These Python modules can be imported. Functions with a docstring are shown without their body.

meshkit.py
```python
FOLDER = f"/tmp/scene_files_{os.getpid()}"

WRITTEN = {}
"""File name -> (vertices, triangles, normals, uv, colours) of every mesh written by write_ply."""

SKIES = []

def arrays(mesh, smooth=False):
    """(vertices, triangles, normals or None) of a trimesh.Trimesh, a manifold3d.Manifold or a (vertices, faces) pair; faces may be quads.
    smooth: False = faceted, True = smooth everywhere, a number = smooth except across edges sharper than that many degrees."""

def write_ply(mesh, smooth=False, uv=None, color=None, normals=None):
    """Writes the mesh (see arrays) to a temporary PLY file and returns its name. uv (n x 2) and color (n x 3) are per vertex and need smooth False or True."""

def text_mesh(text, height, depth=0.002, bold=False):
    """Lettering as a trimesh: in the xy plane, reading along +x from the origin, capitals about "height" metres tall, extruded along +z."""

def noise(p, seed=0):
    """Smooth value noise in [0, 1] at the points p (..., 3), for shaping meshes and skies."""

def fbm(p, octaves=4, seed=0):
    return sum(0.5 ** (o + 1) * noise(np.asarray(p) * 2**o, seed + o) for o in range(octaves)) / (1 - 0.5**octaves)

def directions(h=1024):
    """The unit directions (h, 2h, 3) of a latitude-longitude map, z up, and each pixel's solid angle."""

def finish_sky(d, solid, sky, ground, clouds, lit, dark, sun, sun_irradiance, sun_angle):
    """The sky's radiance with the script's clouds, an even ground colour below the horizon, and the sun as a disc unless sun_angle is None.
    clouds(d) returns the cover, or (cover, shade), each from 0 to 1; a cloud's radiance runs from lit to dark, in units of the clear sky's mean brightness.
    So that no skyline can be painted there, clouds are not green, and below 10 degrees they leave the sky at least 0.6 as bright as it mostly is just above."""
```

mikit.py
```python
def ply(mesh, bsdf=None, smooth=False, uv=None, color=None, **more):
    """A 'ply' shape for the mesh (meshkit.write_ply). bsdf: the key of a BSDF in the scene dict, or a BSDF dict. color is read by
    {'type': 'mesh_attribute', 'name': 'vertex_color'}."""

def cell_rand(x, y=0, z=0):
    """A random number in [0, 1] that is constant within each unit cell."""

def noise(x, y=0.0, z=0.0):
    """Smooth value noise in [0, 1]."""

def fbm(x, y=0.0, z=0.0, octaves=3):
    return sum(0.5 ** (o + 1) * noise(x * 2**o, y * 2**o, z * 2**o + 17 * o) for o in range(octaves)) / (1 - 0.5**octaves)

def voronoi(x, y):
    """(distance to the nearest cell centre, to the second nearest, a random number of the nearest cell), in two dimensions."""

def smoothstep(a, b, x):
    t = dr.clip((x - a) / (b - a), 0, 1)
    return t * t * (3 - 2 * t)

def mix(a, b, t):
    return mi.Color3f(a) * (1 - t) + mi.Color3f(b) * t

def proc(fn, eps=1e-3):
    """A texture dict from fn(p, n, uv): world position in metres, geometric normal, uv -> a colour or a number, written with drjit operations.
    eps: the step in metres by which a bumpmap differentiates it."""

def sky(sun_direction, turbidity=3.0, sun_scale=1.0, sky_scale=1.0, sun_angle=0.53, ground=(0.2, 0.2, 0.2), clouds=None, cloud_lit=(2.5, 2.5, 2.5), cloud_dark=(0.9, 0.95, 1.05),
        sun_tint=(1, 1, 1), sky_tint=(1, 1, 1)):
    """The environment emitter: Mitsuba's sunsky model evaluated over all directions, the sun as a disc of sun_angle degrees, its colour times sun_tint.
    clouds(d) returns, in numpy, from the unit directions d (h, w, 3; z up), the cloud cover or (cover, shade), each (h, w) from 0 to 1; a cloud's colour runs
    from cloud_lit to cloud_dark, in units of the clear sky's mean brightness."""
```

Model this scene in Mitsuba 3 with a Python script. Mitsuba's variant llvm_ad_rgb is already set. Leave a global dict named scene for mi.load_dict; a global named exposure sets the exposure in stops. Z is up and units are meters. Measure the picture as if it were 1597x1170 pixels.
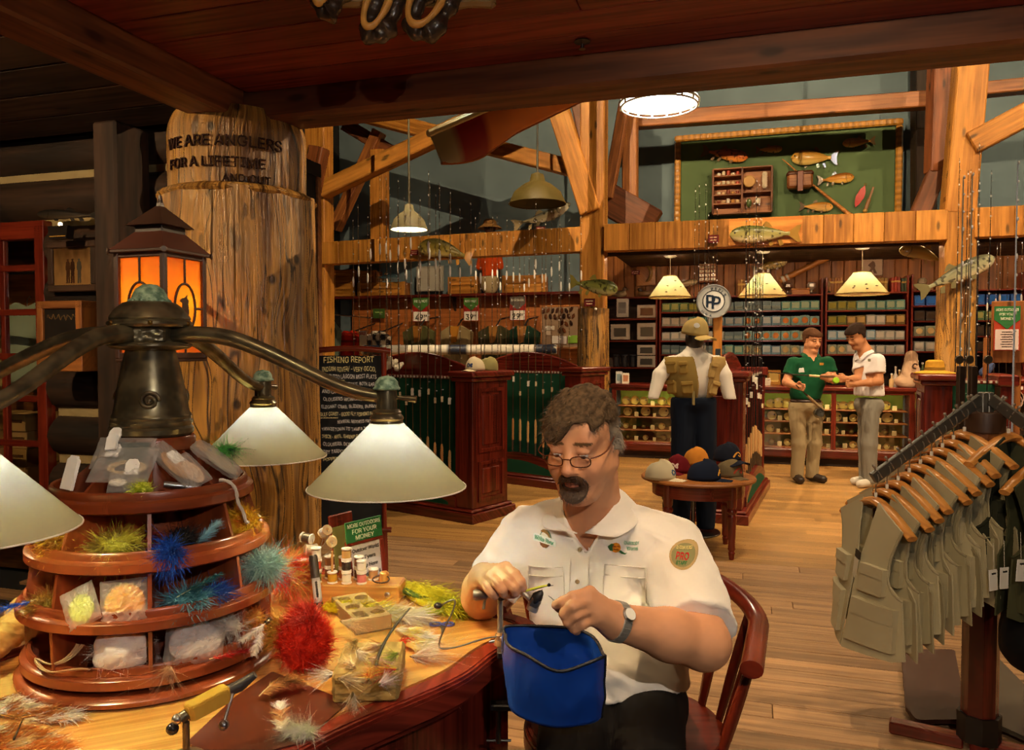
import math,random
import numpy as np,trimesh,manifold3d as m3
import drjit as dr,mitsuba as mi,mikit,meshkit
from shapely.geometry import Polygon,Point,LineString
from shapely import affinity
from mikit import proc,noise,fbm,voronoi,cell_rand,smoothstep,mix
# ------ camera, light, exposure
scene,labels={},{}
exposure=0.0
FPX,PITCH,CAM=1200.0,math.atan(40/1200.0),np.array([0.0,0.0,1.5])
_fw=np.array([0,math.cos(PITCH),-math.sin(PITCH)])
_up=np.array([0,math.sin(PITCH),math.cos(PITCH)])
scene['camera']={'type':'perspective','fov':2*math.degrees(math.atan(798.5/FPX)),'fov_axis':'x','near_clip':0.05,'far_clip':60.0,'to_world':mi.ScalarTransform4f().look_at(origin=CAM.tolist(),target=(CAM+_fw).tolist(),up=[0,0,1])}
A=math.radians(17.0)
UU,VV=np.array([math.cos(A),-math.sin(A),0]),np.array([math.sin(A),math.cos(A),0])
def W(u,v,z):return UU*u+VV*v+np.array([0,0,z])
def ray(px,py):return _fw+(px-798.5)/FPX*np.array([1.0,0,0])-(py-585)/FPX*_up
def at(px,py,Y):
 d=ray(px,py);return CAM+d*(Y/d[1])
def onv(px,py,v):
 d=ray(px,py);return CAM+d*(v/(d@VV))
def onz(px,py,z):
 d=ray(px,py);return CAM+d*((z-CAM[2])/d[2])
def uvz(p):return np.array([p@UU,p@VV,p[2]])
def lin(*c):
 c=c[0]if len(c)==1 else c
 if isinstance(c,str):c=[int(c.lstrip('#')[i:i+2],16)for i in(0,2,4)]
 c=np.asarray(c,float)/255
 return np.where(c<=0.04045,c/12.92,((c+0.055)/1.055)**2.4)
def rgb(*c):return{'type':'rgb','value':[float(x)for x in lin(*c)]}
WARM=np.array([1.0,0.70,0.38]);WARM2=np.array([1.0,0.80,0.56])
def spot(name,o,t,inten,cut=45,beam=25,tint=WARM):
 scene[name]={'type':'spot','to_world':mi.ScalarTransform4f().look_at(origin=list(map(float,o)),target=list(map(float,t)),up=[0.01,0.02,1]),'intensity':{'type':'rgb','value':[float(inten*x)for x in tint]},'cutoff_angle':float(cut),'beam_width':float(beam)}
BULB,LANTERN,STRIP,PEND,CASE=1050.0,150.0,62.0,190.0,40.0
CC0=np.array([-1.3,3.8,1.75])
spot('track_light_1',W(-2.0,6.0,5.6),W(-2.4,11.5,2.0),70,65,45)
spot('track_light_2',W(1.8,6.0,5.6),W(2.2,11.5,2.0),70,65,45)
spot('track_light_3',W(5.2,6.2,5.6),W(4.6,11.5,2.0),62,65,45)
spot('track_light_4',W(0.8,5.2,5.6),W(0.6,7.0,0.5),30,50,35)
spot('track_light_5',W(2.6,4.2,5.6),W(2.2,4.6,0.0),30,48,30)
spot('track_light_6',W(0.1,4.7,3.4),CC0,16,40,25)
spot('flash',[0.42,-0.25,1.95],[0.35,2.4,1.2],4.9,75,50,(1.0,0.90,0.78))
spot('down_light_1',[-0.5,0.5,2.70],[-0.6,1.5,0.9],4.0,60,40)  # unseen spot, added to brighten the man and the carousel
spot('down_light_2',[0.5,1.0,2.70],[1.4,2.8,0.8],6.5,55,35)  # unseen spot, added to brighten the hanging vests
spot('down_light_3',[-2.9,2.2,2.70],W(-3.9,3.7,1.5),14.0,60,40)  # unseen spot, added to brighten the cabin wall and door
# ------ materials
def pr(key,base,rough=0.5,**k):
 scene[key]={'type':'twosided','bsdf':{'type':'principled','base_color':base,'roughness':float(rough),**k}}
VC={'type':'mesh_attribute','name':'vertex_color'}
pr('vc_matte',VC,0.85,specular=0.25)
pr('vc_satin',VC,0.45,specular=0.5)
pr('vc_gloss',VC,0.16,specular=0.5,clearcoat=0.5,clearcoat_gloss=0.9)
pr('vc_metal',VC,0.30,metallic=1.0)
pr('vc_brushed',VC,0.42,metallic=0.85)
pr('vc_skin',VC,0.52,specular=0.4)
pr('nylon',VC,0.38,specular=0.6,sheen=0.3)
def bump(key,fn,height=0.001,eps=1e-3):
 scene[key]['bsdf']={'type':'bumpmap','nested':scene[key]['bsdf'],'arbitrary':proc(fn,eps),'scale':float(height)}
def cl_b(p,n,uv):return fbm(p.x*60,p.y*60,p.z*60,3)
pr('vc_cloth',VC,0.9,specular=0.15,sheen=0.4)
def packed(p,n,uv):
 """One colour for a whole mesh, carried in its uv: red in the whole part of u, green in its fraction, blue in v."""
 r=dr.floor(uv.x);g=(uv.x-r-0.05)/0.9;r=r/255
 return mi.Color3f(r*r,g*g,uv.y*uv.y)
for _k in[k for k in scene if k.startswith('vc_')]+['nylon']:
 def _swap(d):return proc(packed)if d is VC else({a:_swap(b)for a,b in d.items()}if isinstance(d,dict)else d)
 scene['one_'+_k]=_swap(scene[_k])
L3=lambda*c:[float(x)for x in lin(*c)]
def wood(key,dark,light,rough,knots=0.0,fine=60.0,rings=9.0,tonal=0.35,**k):
 d,l=L3(dark),L3(light)
 def fn(p,n,uv):
  tone=cell_rand(dr.floor((uv.x+8)/16),3,5)
  s,t=uv.x,uv.y+tone*7.3
  wob=fbm(s*1.1,t*3.0,tone*40,2)
  g=fbm(s*3.0,t*fine,tone*31,3)
  band=fbm(s*0.7+9,t*rings+wob*1.4,tone*17,2)
  f=0.55*g+0.45*band
  c=mix(d,l,smoothstep(0.25,0.75,f))*(1-tonal+2*tonal*tone)
  if knots>0:
   kd,_,kr=voronoi(s*2.3,t*7.0)
   on=dr.select(kr>1-knots,1.0,0.0)
   c=c*(1-on*0.72*(1-smoothstep(0.05,0.17,kd)))
  return c
 pr(key,proc(fn),rough,**k)
wood('pine','#855014','#c0853a',0.5,knots=0.35,fine=45,tonal=0.16,specular=0.4)
wood('pinedark','#4a2410','#7d4420',0.55,knots=0.25,fine=45,tonal=0.15)
wood('mahogany','#3b0d07','#74261a',0.22,fine=70,rings=14,tonal=0.16,clearcoat=0.5,clearcoat_gloss=0.92)
wood('mahoglow','#48120a','#7a2a1c',0.45,fine=55,rings=12,tonal=0.22,specular=0.35)
wood('carousel','#54210f','#7c381c',0.24,fine=60,rings=10,tonal=0.05,clearcoat=0.4,clearcoat_gloss=0.9)
wood('oak','#a8662e','#d29550',0.33,fine=110,rings=30,tonal=0.06,clearcoat=0.3,clearcoat_gloss=0.85)
wood('floorwood','#886848','#b48c62',0.5,knots=0.08,fine=70,rings=16,tonal=0.24,specular=0.4)
wood('panelwood','#6a3a1c','#a0642f',0.5,knots=0.1,fine=50,tonal=0.15)
wood('darklog','#160d08','#3a2415',0.75,knots=0.1,fine=30,rings=5,tonal=0.3)
wood('hangerwood','#a5642a','#d09048',0.28,fine=50,tonal=0.1,clearcoat=0.5,clearcoat_gloss=0.9)
wood('redrail','#4c130b','#7e2b18',0.2,fine=60,tonal=0.1,clearcoat=0.6,clearcoat_gloss=0.93)
def log_c(p,n,uv):
 s,t=uv.x,uv.y
 wob=fbm(s*2.5,t*6,4.0,2)*0.12
 g=fbm(s*3.0,(t+wob)*95,3.0,4)
 big=fbm(s*1.6,(t+wob)*14,8.0,3)
 r1=1-dr.abs(2*fbm(s*1.1+5,(t+wob)*20,21.0,2)-1);r2=1-dr.abs(2*fbm(s*3.2+2,(t+wob)*46,33.0,2)-1)
 crack=dr.maximum(smoothstep(0.95,0.995,r1),0.7*smoothstep(0.93,0.99,r2)*smoothstep(0.4,0.6,fbm(s*4,t*9,71.0,2)))
 chip=smoothstep(0.68,0.78,fbm(s*7+3,t*26,90.0,3))
 kd,_,kr=voronoi(s*2.6,t*3.4)
 kn=dr.select(kr>0.62,1.0,0.0)*(1-smoothstep(0.03,0.09,kd))
 c=mix(L3('#5a3410'),L3('#bf8c42'),smoothstep(0.25,0.75,0.5*g+0.5*big))
 c=mix(c,L3('#b8a078'),0.25*smoothstep(0.5,0.8,fbm(s*3,t*18,55.0,2)))
 return c*(1-0.85*crack)*(1-0.55*chip)*(1-0.85*kn)
def log_h(p,n,uv):return fbm(uv.x*3.0,uv.y*80,3.0,4)+0.9*fbm(uv.x*1.3+5,uv.y*24,21.0,3)
pr('logwood',proc(log_c),0.45,specular=0.5,clearcoat=0.35,clearcoat_gloss=0.8);bump('logwood',log_h,0.014)
def hallfloor_c(p,n,uv):
 u,v=p.x*float(UU[0])+p.y*float(UU[1]),p.x*float(VV[0])+p.y*float(VV[1])
 row=dr.floor(v/0.13)
 col=dr.floor(u/2.4+cell_rand(row,7)*3)
 tone=cell_rand(row,col,4)
 g=fbm(u*2.5,v*50,tone*30,3)
 fv=v/0.13-row
 c=mix(L3('#8d6536'),L3('#b58d55'),g)*(0.76+0.44*tone)
 return c*(1-0.55*(1-smoothstep(0.0,0.06,fv)))
pr('hallfloor',proc(hallfloor_c),0.42,specular=0.4)
def wall_c(p,n,uv):
 return mix(L3('#586a74'),L3('#6c7f88'),fbm(p.x*1.5,p.y*1.5,p.z*1.5,3))
pr('wallpaint',proc(wall_c),0.9,specular=0.2)
def slat_c(p,n,uv):
 z,u=p.z,p.x*float(UU[0])+p.y*float(UU[1])
 fz,fu=z/0.075-dr.floor(z/0.075),u/0.11-dr.floor(u/0.11)
 g=fbm(u*3,z*40,2.0,3)
 c=mix(L3('#864318'),L3('#b46c34'),g)
 return c*(1-0.45*(1-smoothstep(0.0,0.12,fz)))*(1-0.3*(1-smoothstep(0.0,0.1,fu)))
pr('slatwall',proc(slat_c),0.5)
def bronze_c(p,n,uv):
 f=fbm(p.x*30,p.y*30,p.z*30,3)
 return mix(L3('#4c4536'),L3('#736950'),smoothstep(0.3,0.75,f))
pr('bronze',proc(bronze_c),0.27,metallic=0.7)
def verd_c(p,n,uv):
 f=fbm(p.x*90,p.y*90,p.z*90,4)
 return mix(L3('#4d6a58'),L3('#8fa890'),smoothstep(0.3,0.7,f))
pr('verdigris',proc(verd_c),0.6,metallic=0.3)
scene['bulbglass']={'type':'diffuse','reflectance':rgb('#ffffff')}
scene['glass']={'type':'thindielectric'}
scene['shadeglass']={'type':'principledthin','base_color':rgb('#85836f'),'roughness':0.22,'diff_trans':0.42,'eta':1.4}
scene['papershade']={'type':'principledthin','base_color':rgb('#f3cf98'),'roughness':0.7,'diff_trans':1.1,'eta':1.3}
scene['mica']={'type':'principledthin','base_color':rgb('#ffb85c'),'roughness':0.5,'diff_trans':1.3,'eta':1.4}
scene['clearbag']={'type':'blendbsdf','weight':0.17,'a':{'type':'thindielectric'},'b':{'type':'principledthin','base_color':rgb('#f4f2ee'),'roughness':0.15,'diff_trans':0.8,'eta':1.5}}
# ------ naming, placing
rng=random.Random(7)
nrs=np.random.RandomState(11)
STUFF={'guides','strands','hairs','slot_liner','wing','beading'}
_count={}
def numbered(k):
 n=_count.get(k,0);_count[k]=n+1
 return k if n==0 else f'{k}_{n:03d}'
def LB(key,label=None,cat=None,group=None,kind=None):
 d=labels.setdefault(key,{})
 for a,b in(('label',label),('category',cat),('group',group),('kind',kind)):
  if b:d[a]=b
 return key
def thing(name,label,cat,group=None):return LB(numbered(name),label,cat,group)
_gid=[0]
def tm(mesh):
 if hasattr(mesh,'to_mesh'):
  m=mesh.to_mesh();return trimesh.Trimesh(np.array(m.vert_properties[:,:3],float),np.array(m.tri_verts),process=False)
 if isinstance(mesh,(tuple,list)):
  v,f=np.asarray(mesh[0],float),np.asarray(mesh[1],int)
  if f.shape[1]==4:f=np.vstack([f[:,[0,1,2]],f[:,[0,2,3]]])
  return trimesh.Trimesh(v,f,process=False)
 return mesh
def mk(mesh,mat,smooth=False,col=None,grain=None,M=None,seed=None,gid=None):
 """The shape dict of a mesh. col: one colour, per-vertex colours or fn(v, n); grain: the axis (0, 1, 2) its wood grain runs along, or fn(v) -> uv."""
 m=tm(mesh)
 if smooth is not False and smooth is not True:
  m=trimesh.graph.smooth_shade(trimesh.Trimesh(m.vertices,m.faces,process=False),angle=math.radians(smooth),facet_minarea=None);smooth=True
 v,f=np.array(m.vertices,float),np.array(m.faces)
 if len(f)==0:raise ValueError('empty mesh')
 uv=color=None
 if grain is not None:
  if callable(grain):uv=grain(v)
  else:
   i,j=[k for k in range(3)if k!=grain]
   uv=np.stack([v[:,grain],v[:,i]+v[:,j]],1)
  _gid[0]+=1
  uv=uv+np.array([[16.0*((_gid[0]*37+(seed or 0))%61 if gid is None else gid),0.0]])
 if col is not None:
  c=col
  if callable(c):
   c=c(v)
  elif isinstance(c,str):c=lin(c)
  c=np.asarray(c,float)
  if c.ndim>1 and np.ptp(c,axis=0).max()<1e-6:c=c[0]
  if c.ndim==1 and mat.startswith('vc_')or mat=='nylon':
   q=np.sqrt(np.clip(c,0,1));uv=np.tile([np.round(q[0]*254)+0.05+0.9*min(q[1],0.999),q[2]],(len(v),1));mat='one_'+mat
  else:color=np.tile(c,(len(v),1))if c.ndim==1 else c
 if M is not None:
  v=v@M[:3,:3].T+M[:3,3]
  if np.linalg.det(M[:3,:3])<0:f=f[:,::-1]
 return mikit.ply((v,f),mat,smooth,uv=uv,color=color)
def put(name,shape,parent=None,M=None,label=None,cat=None,group=None,kind=None):
 key=numbered(parent+'__'+name if parent else name)
 scene[key]=dict(shape,to_world=mi.ScalarTransform4f(np.asarray(M,float).tolist()))if M is not None else shape
 if parent and name in STUFF:kind='stuff'
 if label or cat or group or kind:LB(key,label,cat,group,kind)
 return key
class Proto:
 """Parts of one kind of thing, stamped under a key at a place."""
 def __init__(self):self.parts=[]
 def add(self,name,shape,label=None):self.parts.append((name,shape,label));return self
 def stamp(self,key,M,only=None):
  for name,shape,lab in self.parts:put(name,shape,key,M,label=lab,kind='stuff' if name in STUFF else None)
  return key
# ------ shapes
def TR(x,y=None,z=None):
 M=np.eye(4);M[:3,3]=x if y is None else(x,y,z);return M
def RZ(d):
 a=math.radians(d);M=np.eye(4);M[:2,:2]=[[math.cos(a),-math.sin(a)],[math.sin(a),math.cos(a)]];return M
def RX(d):
 a=math.radians(d);M=np.eye(4);M[1:3,1:3]=[[math.cos(a),-math.sin(a)],[math.sin(a),math.cos(a)]];return M
def RY(d):
 a=math.radians(d);M=np.eye(4);M[0,0]=M[2,2]=math.cos(a);M[0,2]=math.sin(a);M[2,0]=-math.sin(a);return M
def SC(x,y=None,z=None):return np.diag([x,x if y is None else y,x if z is None else z,1.0])
def nrm(a):a=np.asarray(a,float);return a/max(np.linalg.norm(a),1e-12)
def FR(o,x,y):
 """Local x along x, local y along y as near as can be, local z out of both."""
 x=nrm(x);z=nrm(np.cross(x,y));y=np.cross(z,x)
 M=np.eye(4);M[:3,0],M[:3,1],M[:3,2],M[:3,3]=x,y,z,o;return M
HB=np.eye(4);HB[:3,0],HB[:3,1]=UU,VV
def WALLF(o):return FR(o,UU,[0,0,1])
def cbox(sx,sy,sz,c=0.004,at0=(0,0,0)):
 c=min(c,0.45*min(sx,sy,sz));a,b,d=sx/2,sy/2,sz/2
 pts=[(i*(a-c*(k==0))if False else i*(a-(c if k!=0 else 0)),j*(b-(c if k!=1 else 0)),l*(d-(c if k!=2 else 0)))for k in range(3)for i in(-1,1)for j in(-1,1)for l in(-1,1)]
 h=trimesh.convex.convex_hull(np.array(pts)+np.asarray(at0,float));return h
def beamM(p0,p1,up=(0,0,1)):
 p0,p1=np.asarray(p0,float),np.asarray(p1,float)
 x=nrm(p1-p0);y=nrm(np.cross(up,x))if abs(nrm(up)@x)<0.999 else np.array([0,1.0,0])
 z=np.cross(x,y);M=np.eye(4);M[:3,0],M[:3,1],M[:3,2],M[:3,3]=x,y,z,(p0+p1)/2
 return M,np.linalg.norm(p1-p0)
def beam(p0,p1,w,h,mat='pine',c=0.012,up=(0,0,1)):
 M,L=beamM(p0,p1,up);return mk(cbox(L,w,h,c),mat,grain=0,M=M)
def lathe(prof,n=48,a0=0,a1=360):
 prof=np.asarray(prof,float);k=len(prof);full=a1-a0>=359.9
 t=np.radians(np.linspace(a0,a1,n+(0 if full else 1),endpoint=not full));c=len(t)
 v=np.stack([np.outer(np.cos(t),prof[:,0]),np.outer(np.sin(t),prof[:,0]),np.tile(prof[:,1],(c,1))],-1).reshape(-1,3)
 i,j=np.meshgrid(np.arange(c if full else c-1),np.arange(k-1),indexing='ij');i2=(i+1)%c
 q=np.stack([i*k+j,i2*k+j,i2*k+j+1,i*k+j+1],-1).reshape(-1,4)
 f=np.vstack([q[:,[0,1,2]],q[:,[0,2,3]]])
 m=trimesh.Trimesh(v,f,process=False);m.merge_vertices();m.update_faces(m.nondegenerate_faces());return m
def tube(pts,r,n=8,cap=True,flat=1.0):
 p=np.asarray(pts,float);r=np.broadcast_to(np.asarray(r,float),(len(p),))
 t=np.gradient(p,axis=0);t/=np.linalg.norm(t,axis=1,keepdims=True)+1e-12
 a=np.cross(t[0],[0,0,1.0]if abs(t[0][2])<0.9 else[1.0,0,0]);a=nrm(a);fr=[]
 for k in range(len(p)):
  a=nrm(a-(a@t[k])*t[k]);fr.append((a,np.cross(t[k],a)))
 ang=np.arange(n)*2*np.pi/n
 v=np.concatenate([p[k]+r[k]*(np.cos(ang)[:,None]*fr[k][0]+flat*np.sin(ang)[:,None]*fr[k][1])for k in range(len(p))])
 i,j=np.meshgrid(np.arange(len(p)-1),np.arange(n),indexing='ij')
 q=np.stack([i*n+j,i*n+(j+1)%n,(i+1)*n+(j+1)%n,(i+1)*n+j],-1).reshape(-1,4)
 f=np.vstack([q[:,[0,1,2]],q[:,[0,2,3]]])
 if cap:
  v=np.vstack([v,p[0],p[-1]]);k0,k1=len(v)-2,len(v)-1;jj=np.arange(n);e=(len(p)-1)*n
  f=np.vstack([f,np.stack([jj*0+k0,(jj+1)%n,jj],1),np.stack([jj*0+k1,e+jj,e+(jj+1)%n],1)])
 return trimesh.Trimesh(v,f,process=False)
def spline(pts,n=24):
 from scipy.interpolate import CubicSpline
 p=np.asarray(pts,float);d=np.concatenate([[0],np.cumsum(np.linalg.norm(np.diff(p,axis=0),axis=1))])
 return CubicSpline(d,p)(np.linspace(0,d[-1],n))
def prism(poly,h,z0=0.0):
 poly=poly if hasattr(poly,'exterior')or hasattr(poly,'geoms')else Polygon(poly)
 ms=[trimesh.creation.extrude_polygon(g,h,engine='earcut')for g in(poly.geoms if hasattr(poly,'geoms')else[poly])]
 m=trimesh.util.concatenate(ms);m.apply_translation([0,0,z0]);return m
def bevelprism(poly,h,b):
 """A prism with chamfered top edge."""
 cs=m3.CrossSection([np.asarray(poly.exterior.coords)[:-1]]+[np.asarray(i.coords)[:-1]for i in poly.interiors],m3.FillRule.EvenOdd)
 a=cs.extrude(h-b);t=None
 for k in range(1,4):
  s=cs.offset(-b*(1-math.cos(math.pi/2*k/3)),m3.JoinType.Round)
  lay=s.extrude(b*(math.sin(math.pi/2*k/3)-math.sin(math.pi/2*(k-1)/3))+1e-5).translate([0,0,h-b+b*math.sin(math.pi/2*(k-1)/3)])
  a=a+lay
 return tm(a)
def ball(r=1.0,sub=2,c=(0,0,0),s=(1,1,1)):
 m=trimesh.creation.icosphere(subdivisions=sub,radius=r);m.vertices=m.vertices*np.asarray(s)+np.asarray(c);return m
def torus(R,r,n=32,k=10):
 m=trimesh.creation.torus(R,r,major_sections=n,minor_sections=k);return m
def cyl(r,h,n=20,c=0.0,z0=0.0):
 c=min(c,h/3,r/2)
 return lathe([(0,z0),(r-c,z0),(r,z0+c),(r,z0+h-c),(r-c,z0+h),(0,z0+h)],n)
def tf(m,M):m=tm(m).copy();m.vertices=m.vertices@M[:3,:3].T+M[:3,3];return m
def cat_(*ms):return trimesh.util.concatenate([tm(x)for x in ms])
def rope(p0,p1,r=0.003,n=6):return tube([p0,p1],r,n)
def text(s,h,d=0.0012,bold=True,width=None):
 m=meshkit.text_mesh(s,h,d,bold)
 if width:
  w=m.extents[0];m.vertices[:,0]=(m.vertices[:,0]-m.bounds[0][0])*(width/w)
 return m
def ctext(s,h,d=0.0012,bold=True,width=None,c=(0,0,0)):
 m=text(s,h,d,bold,width);b=m.bounds
 m.apply_translation([-(b[0][0]+b[1][0])/2+c[0],-h/2+c[1],c[2]]);return m
def panel(poly,th,edge,fn):
 """A sheet cut to a flat outline in x, z, th thick along y, refined and bent by fn(points)."""
 cs=m3.CrossSection([np.asarray(poly.exterior.coords)[:-1]],m3.FillRule.EvenOdd)
 m=cs.extrude(th).refine_to_length(edge);t=tm(m);v=t.vertices[:,[0,2,1]].copy();v[:,1]-=th/2
 v=fn(v);return trimesh.Trimesh(v,t.faces[:,::-1],process=False)
# ------ smooth bodies: blended distance fields turned into one mesh (surface nets)
class Body:
 def __init__(self):self.p=[]
 def cone(self,a,b,ra,rb,k=0.02,s=1):self.p.append(('c',np.asarray(a,float),np.asarray(b,float),ra,rb,k,s));return self
 def chain(self,pts,rs,k=0.02):
  for i in range(len(pts)-1):self.cone(pts[i],pts[i+1],rs[i],rs[i+1],k)
  return self
 def ell(self,c,r,R=None,k=0.02,s=1):self.p.append(('e',np.asarray(c,float),np.asarray(r,float),np.eye(3)if R is None else R,0,k,s));return self
 @staticmethod
 def one(q,P):
  if q[0]=='c':
   _,a,b,ra,rb,_,_=q;ba=b-a;pa=P-a
   h=np.clip(pa@ba/max(ba@ba,1e-12),0,1)
   return np.linalg.norm(pa-h[...,None]*ba,axis=-1)-(ra+(rb-ra)*h)
  _,c,r,R,_,_,_=q;x=(P-c)@R
  k0=np.linalg.norm(x/r,axis=-1);k1=np.linalg.norm(x/(r*r),axis=-1)
  return np.where(k1>1e-9,k0*(k0-1)/np.maximum(k1,1e-9),-r.min())
 def ev(self,P,prims=None):
  d=None
  for q in(self.p if prims is None else prims):
   e,k=self.one(q,P),q[5]
   if q[6]<0:
    if d is None:continue
    h=np.clip(0.5-0.5*(d+e)/k,0,1);d=d*(1-h)+(-e)*h+k*h*(1-h)
   elif d is None:d=e
   else:
    h=np.clip(0.5+0.5*(d-e)/k,0,1);d=d*(1-h)+e*h-k*h*(1-h)
  return d if d is not None else np.full(P.shape[:-1],1.0)
 def near(self,P0,R):
  out=[]
  for q in self.p:
   e=self.one(q,P0[None])[0]
   sc=1.0 if q[0]=='c' else max(1.0,q[2].max()/q[2].min()*0.7)
   if e<(R+2*q[5])*sc:out.append(q)
  return out
def nets(field,lo,hi,h,near=None,B=16):
 """field(P, prims) -> distance. Mesh of its zero set."""
 lo,hi=np.asarray(lo,float),np.asarray(hi,float);n=np.ceil((hi-lo)/h/B).astype(int)*B+1
 F=np.full(n,1.0,np.float32);R=h*B*0.87+2*h
 g=np.arange(B+1)
 G=np.stack(np.meshgrid(g,g,g,indexing='ij'),-1)*h
 for bi in range((n[0]-1)//B):
  for bj in range((n[1]-1)//B):
   for bk in range((n[2]-1)//B):
    o=lo+np.array([bi,bj,bk])*B*h;c=o+B*h/2
    pr_=near(c,R+0.02)if near else None
    if pr_ is not None and not pr_:continue
    d0=field(c[None],pr_)[0]
    sl=(slice(bi*B,bi*B+B+1),slice(bj*B,bj*B+B+1),slice(bk*B,bk*B+B+1))
    if d0>2.2*R:continue
    if d0<-2.2*R:F[sl]=-1.0;continue
    F[sl]=field(o+G,pr_)
 s=F<0
 cs=np.zeros(np.array(s.shape)-1,np.uint8)
 for a in(0,1):
  for b in(0,1):
   for c in(0,1):cs+=s[a:s.shape[0]-1+a,b:s.shape[1]-1+b,c:s.shape[2]-1+c]
 cells=np.argwhere((cs>0)&(cs<8))
 idx=np.full(cs.shape,-1,np.int64);idx[tuple(cells.T)]=np.arange(len(cells))
 acc,cnt=np.zeros((len(cells),3)),np.zeros(len(cells))
 for ax in range(3):
  o1,o2=[k for k in range(3)if k!=ax]
  for a in(0,1):
   for b in(0,1):
    off=np.zeros(3,int);off[o1],off[o2]=a,b
    p0=cells+off;p1=p0.copy();p1[:,ax]+=1
    f0,f1=F[tuple(p0.T)],F[tuple(p1.T)];on=(f0<0)!=(f1<0)
    t=np.where(on,f0/np.where(on,f0-f1,1),0)
    q=p0.astype(float);q[:,ax]+=t
    acc[on]+=q[on];cnt[on]+=1
 V=lo+acc/cnt[:,None]*h
 faces=[]
 for ax in range(3):
  o1,o2=(ax+1)%3,(ax+2)%3
  s0=[slice(None)]*3;s1=[slice(None)]*3;s0[ax]=slice(0,-1);s1[ax]=slice(1,None)
  e=np.argwhere(s[tuple(s0)]!=s[tuple(s1)])
  e=e[(e[:,o1]>0)&(e[:,o2]>0)&(e[:,o1]<s.shape[o1]-1)&(e[:,o2]<s.shape[o2]-1)]
  def cell(d1,d2):
   c=e.copy();c[:,o1]+=d1;c[:,o2]+=d2;return idx[tuple(c.T)]
  q=np.stack([cell(-1,-1),cell(0,-1),cell(0,0),cell(-1,0)],1)
  fl=~s[tuple(e.T)];q[fl]=q[fl][:,::-1]
  faces.append(q)
 q=np.vstack(faces);q=q[(q>=0).all(1)]
 return trimesh.Trimesh(V,np.vstack([q[:,[0,1,2]],q[:,[0,2,3]]]),process=False)
def smx(a,b,k=0.01):
 h=np.clip(0.5-0.5*(a-b)/k,0,1);return a*(1-h)+b*h+k*h*(1-h)
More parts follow.
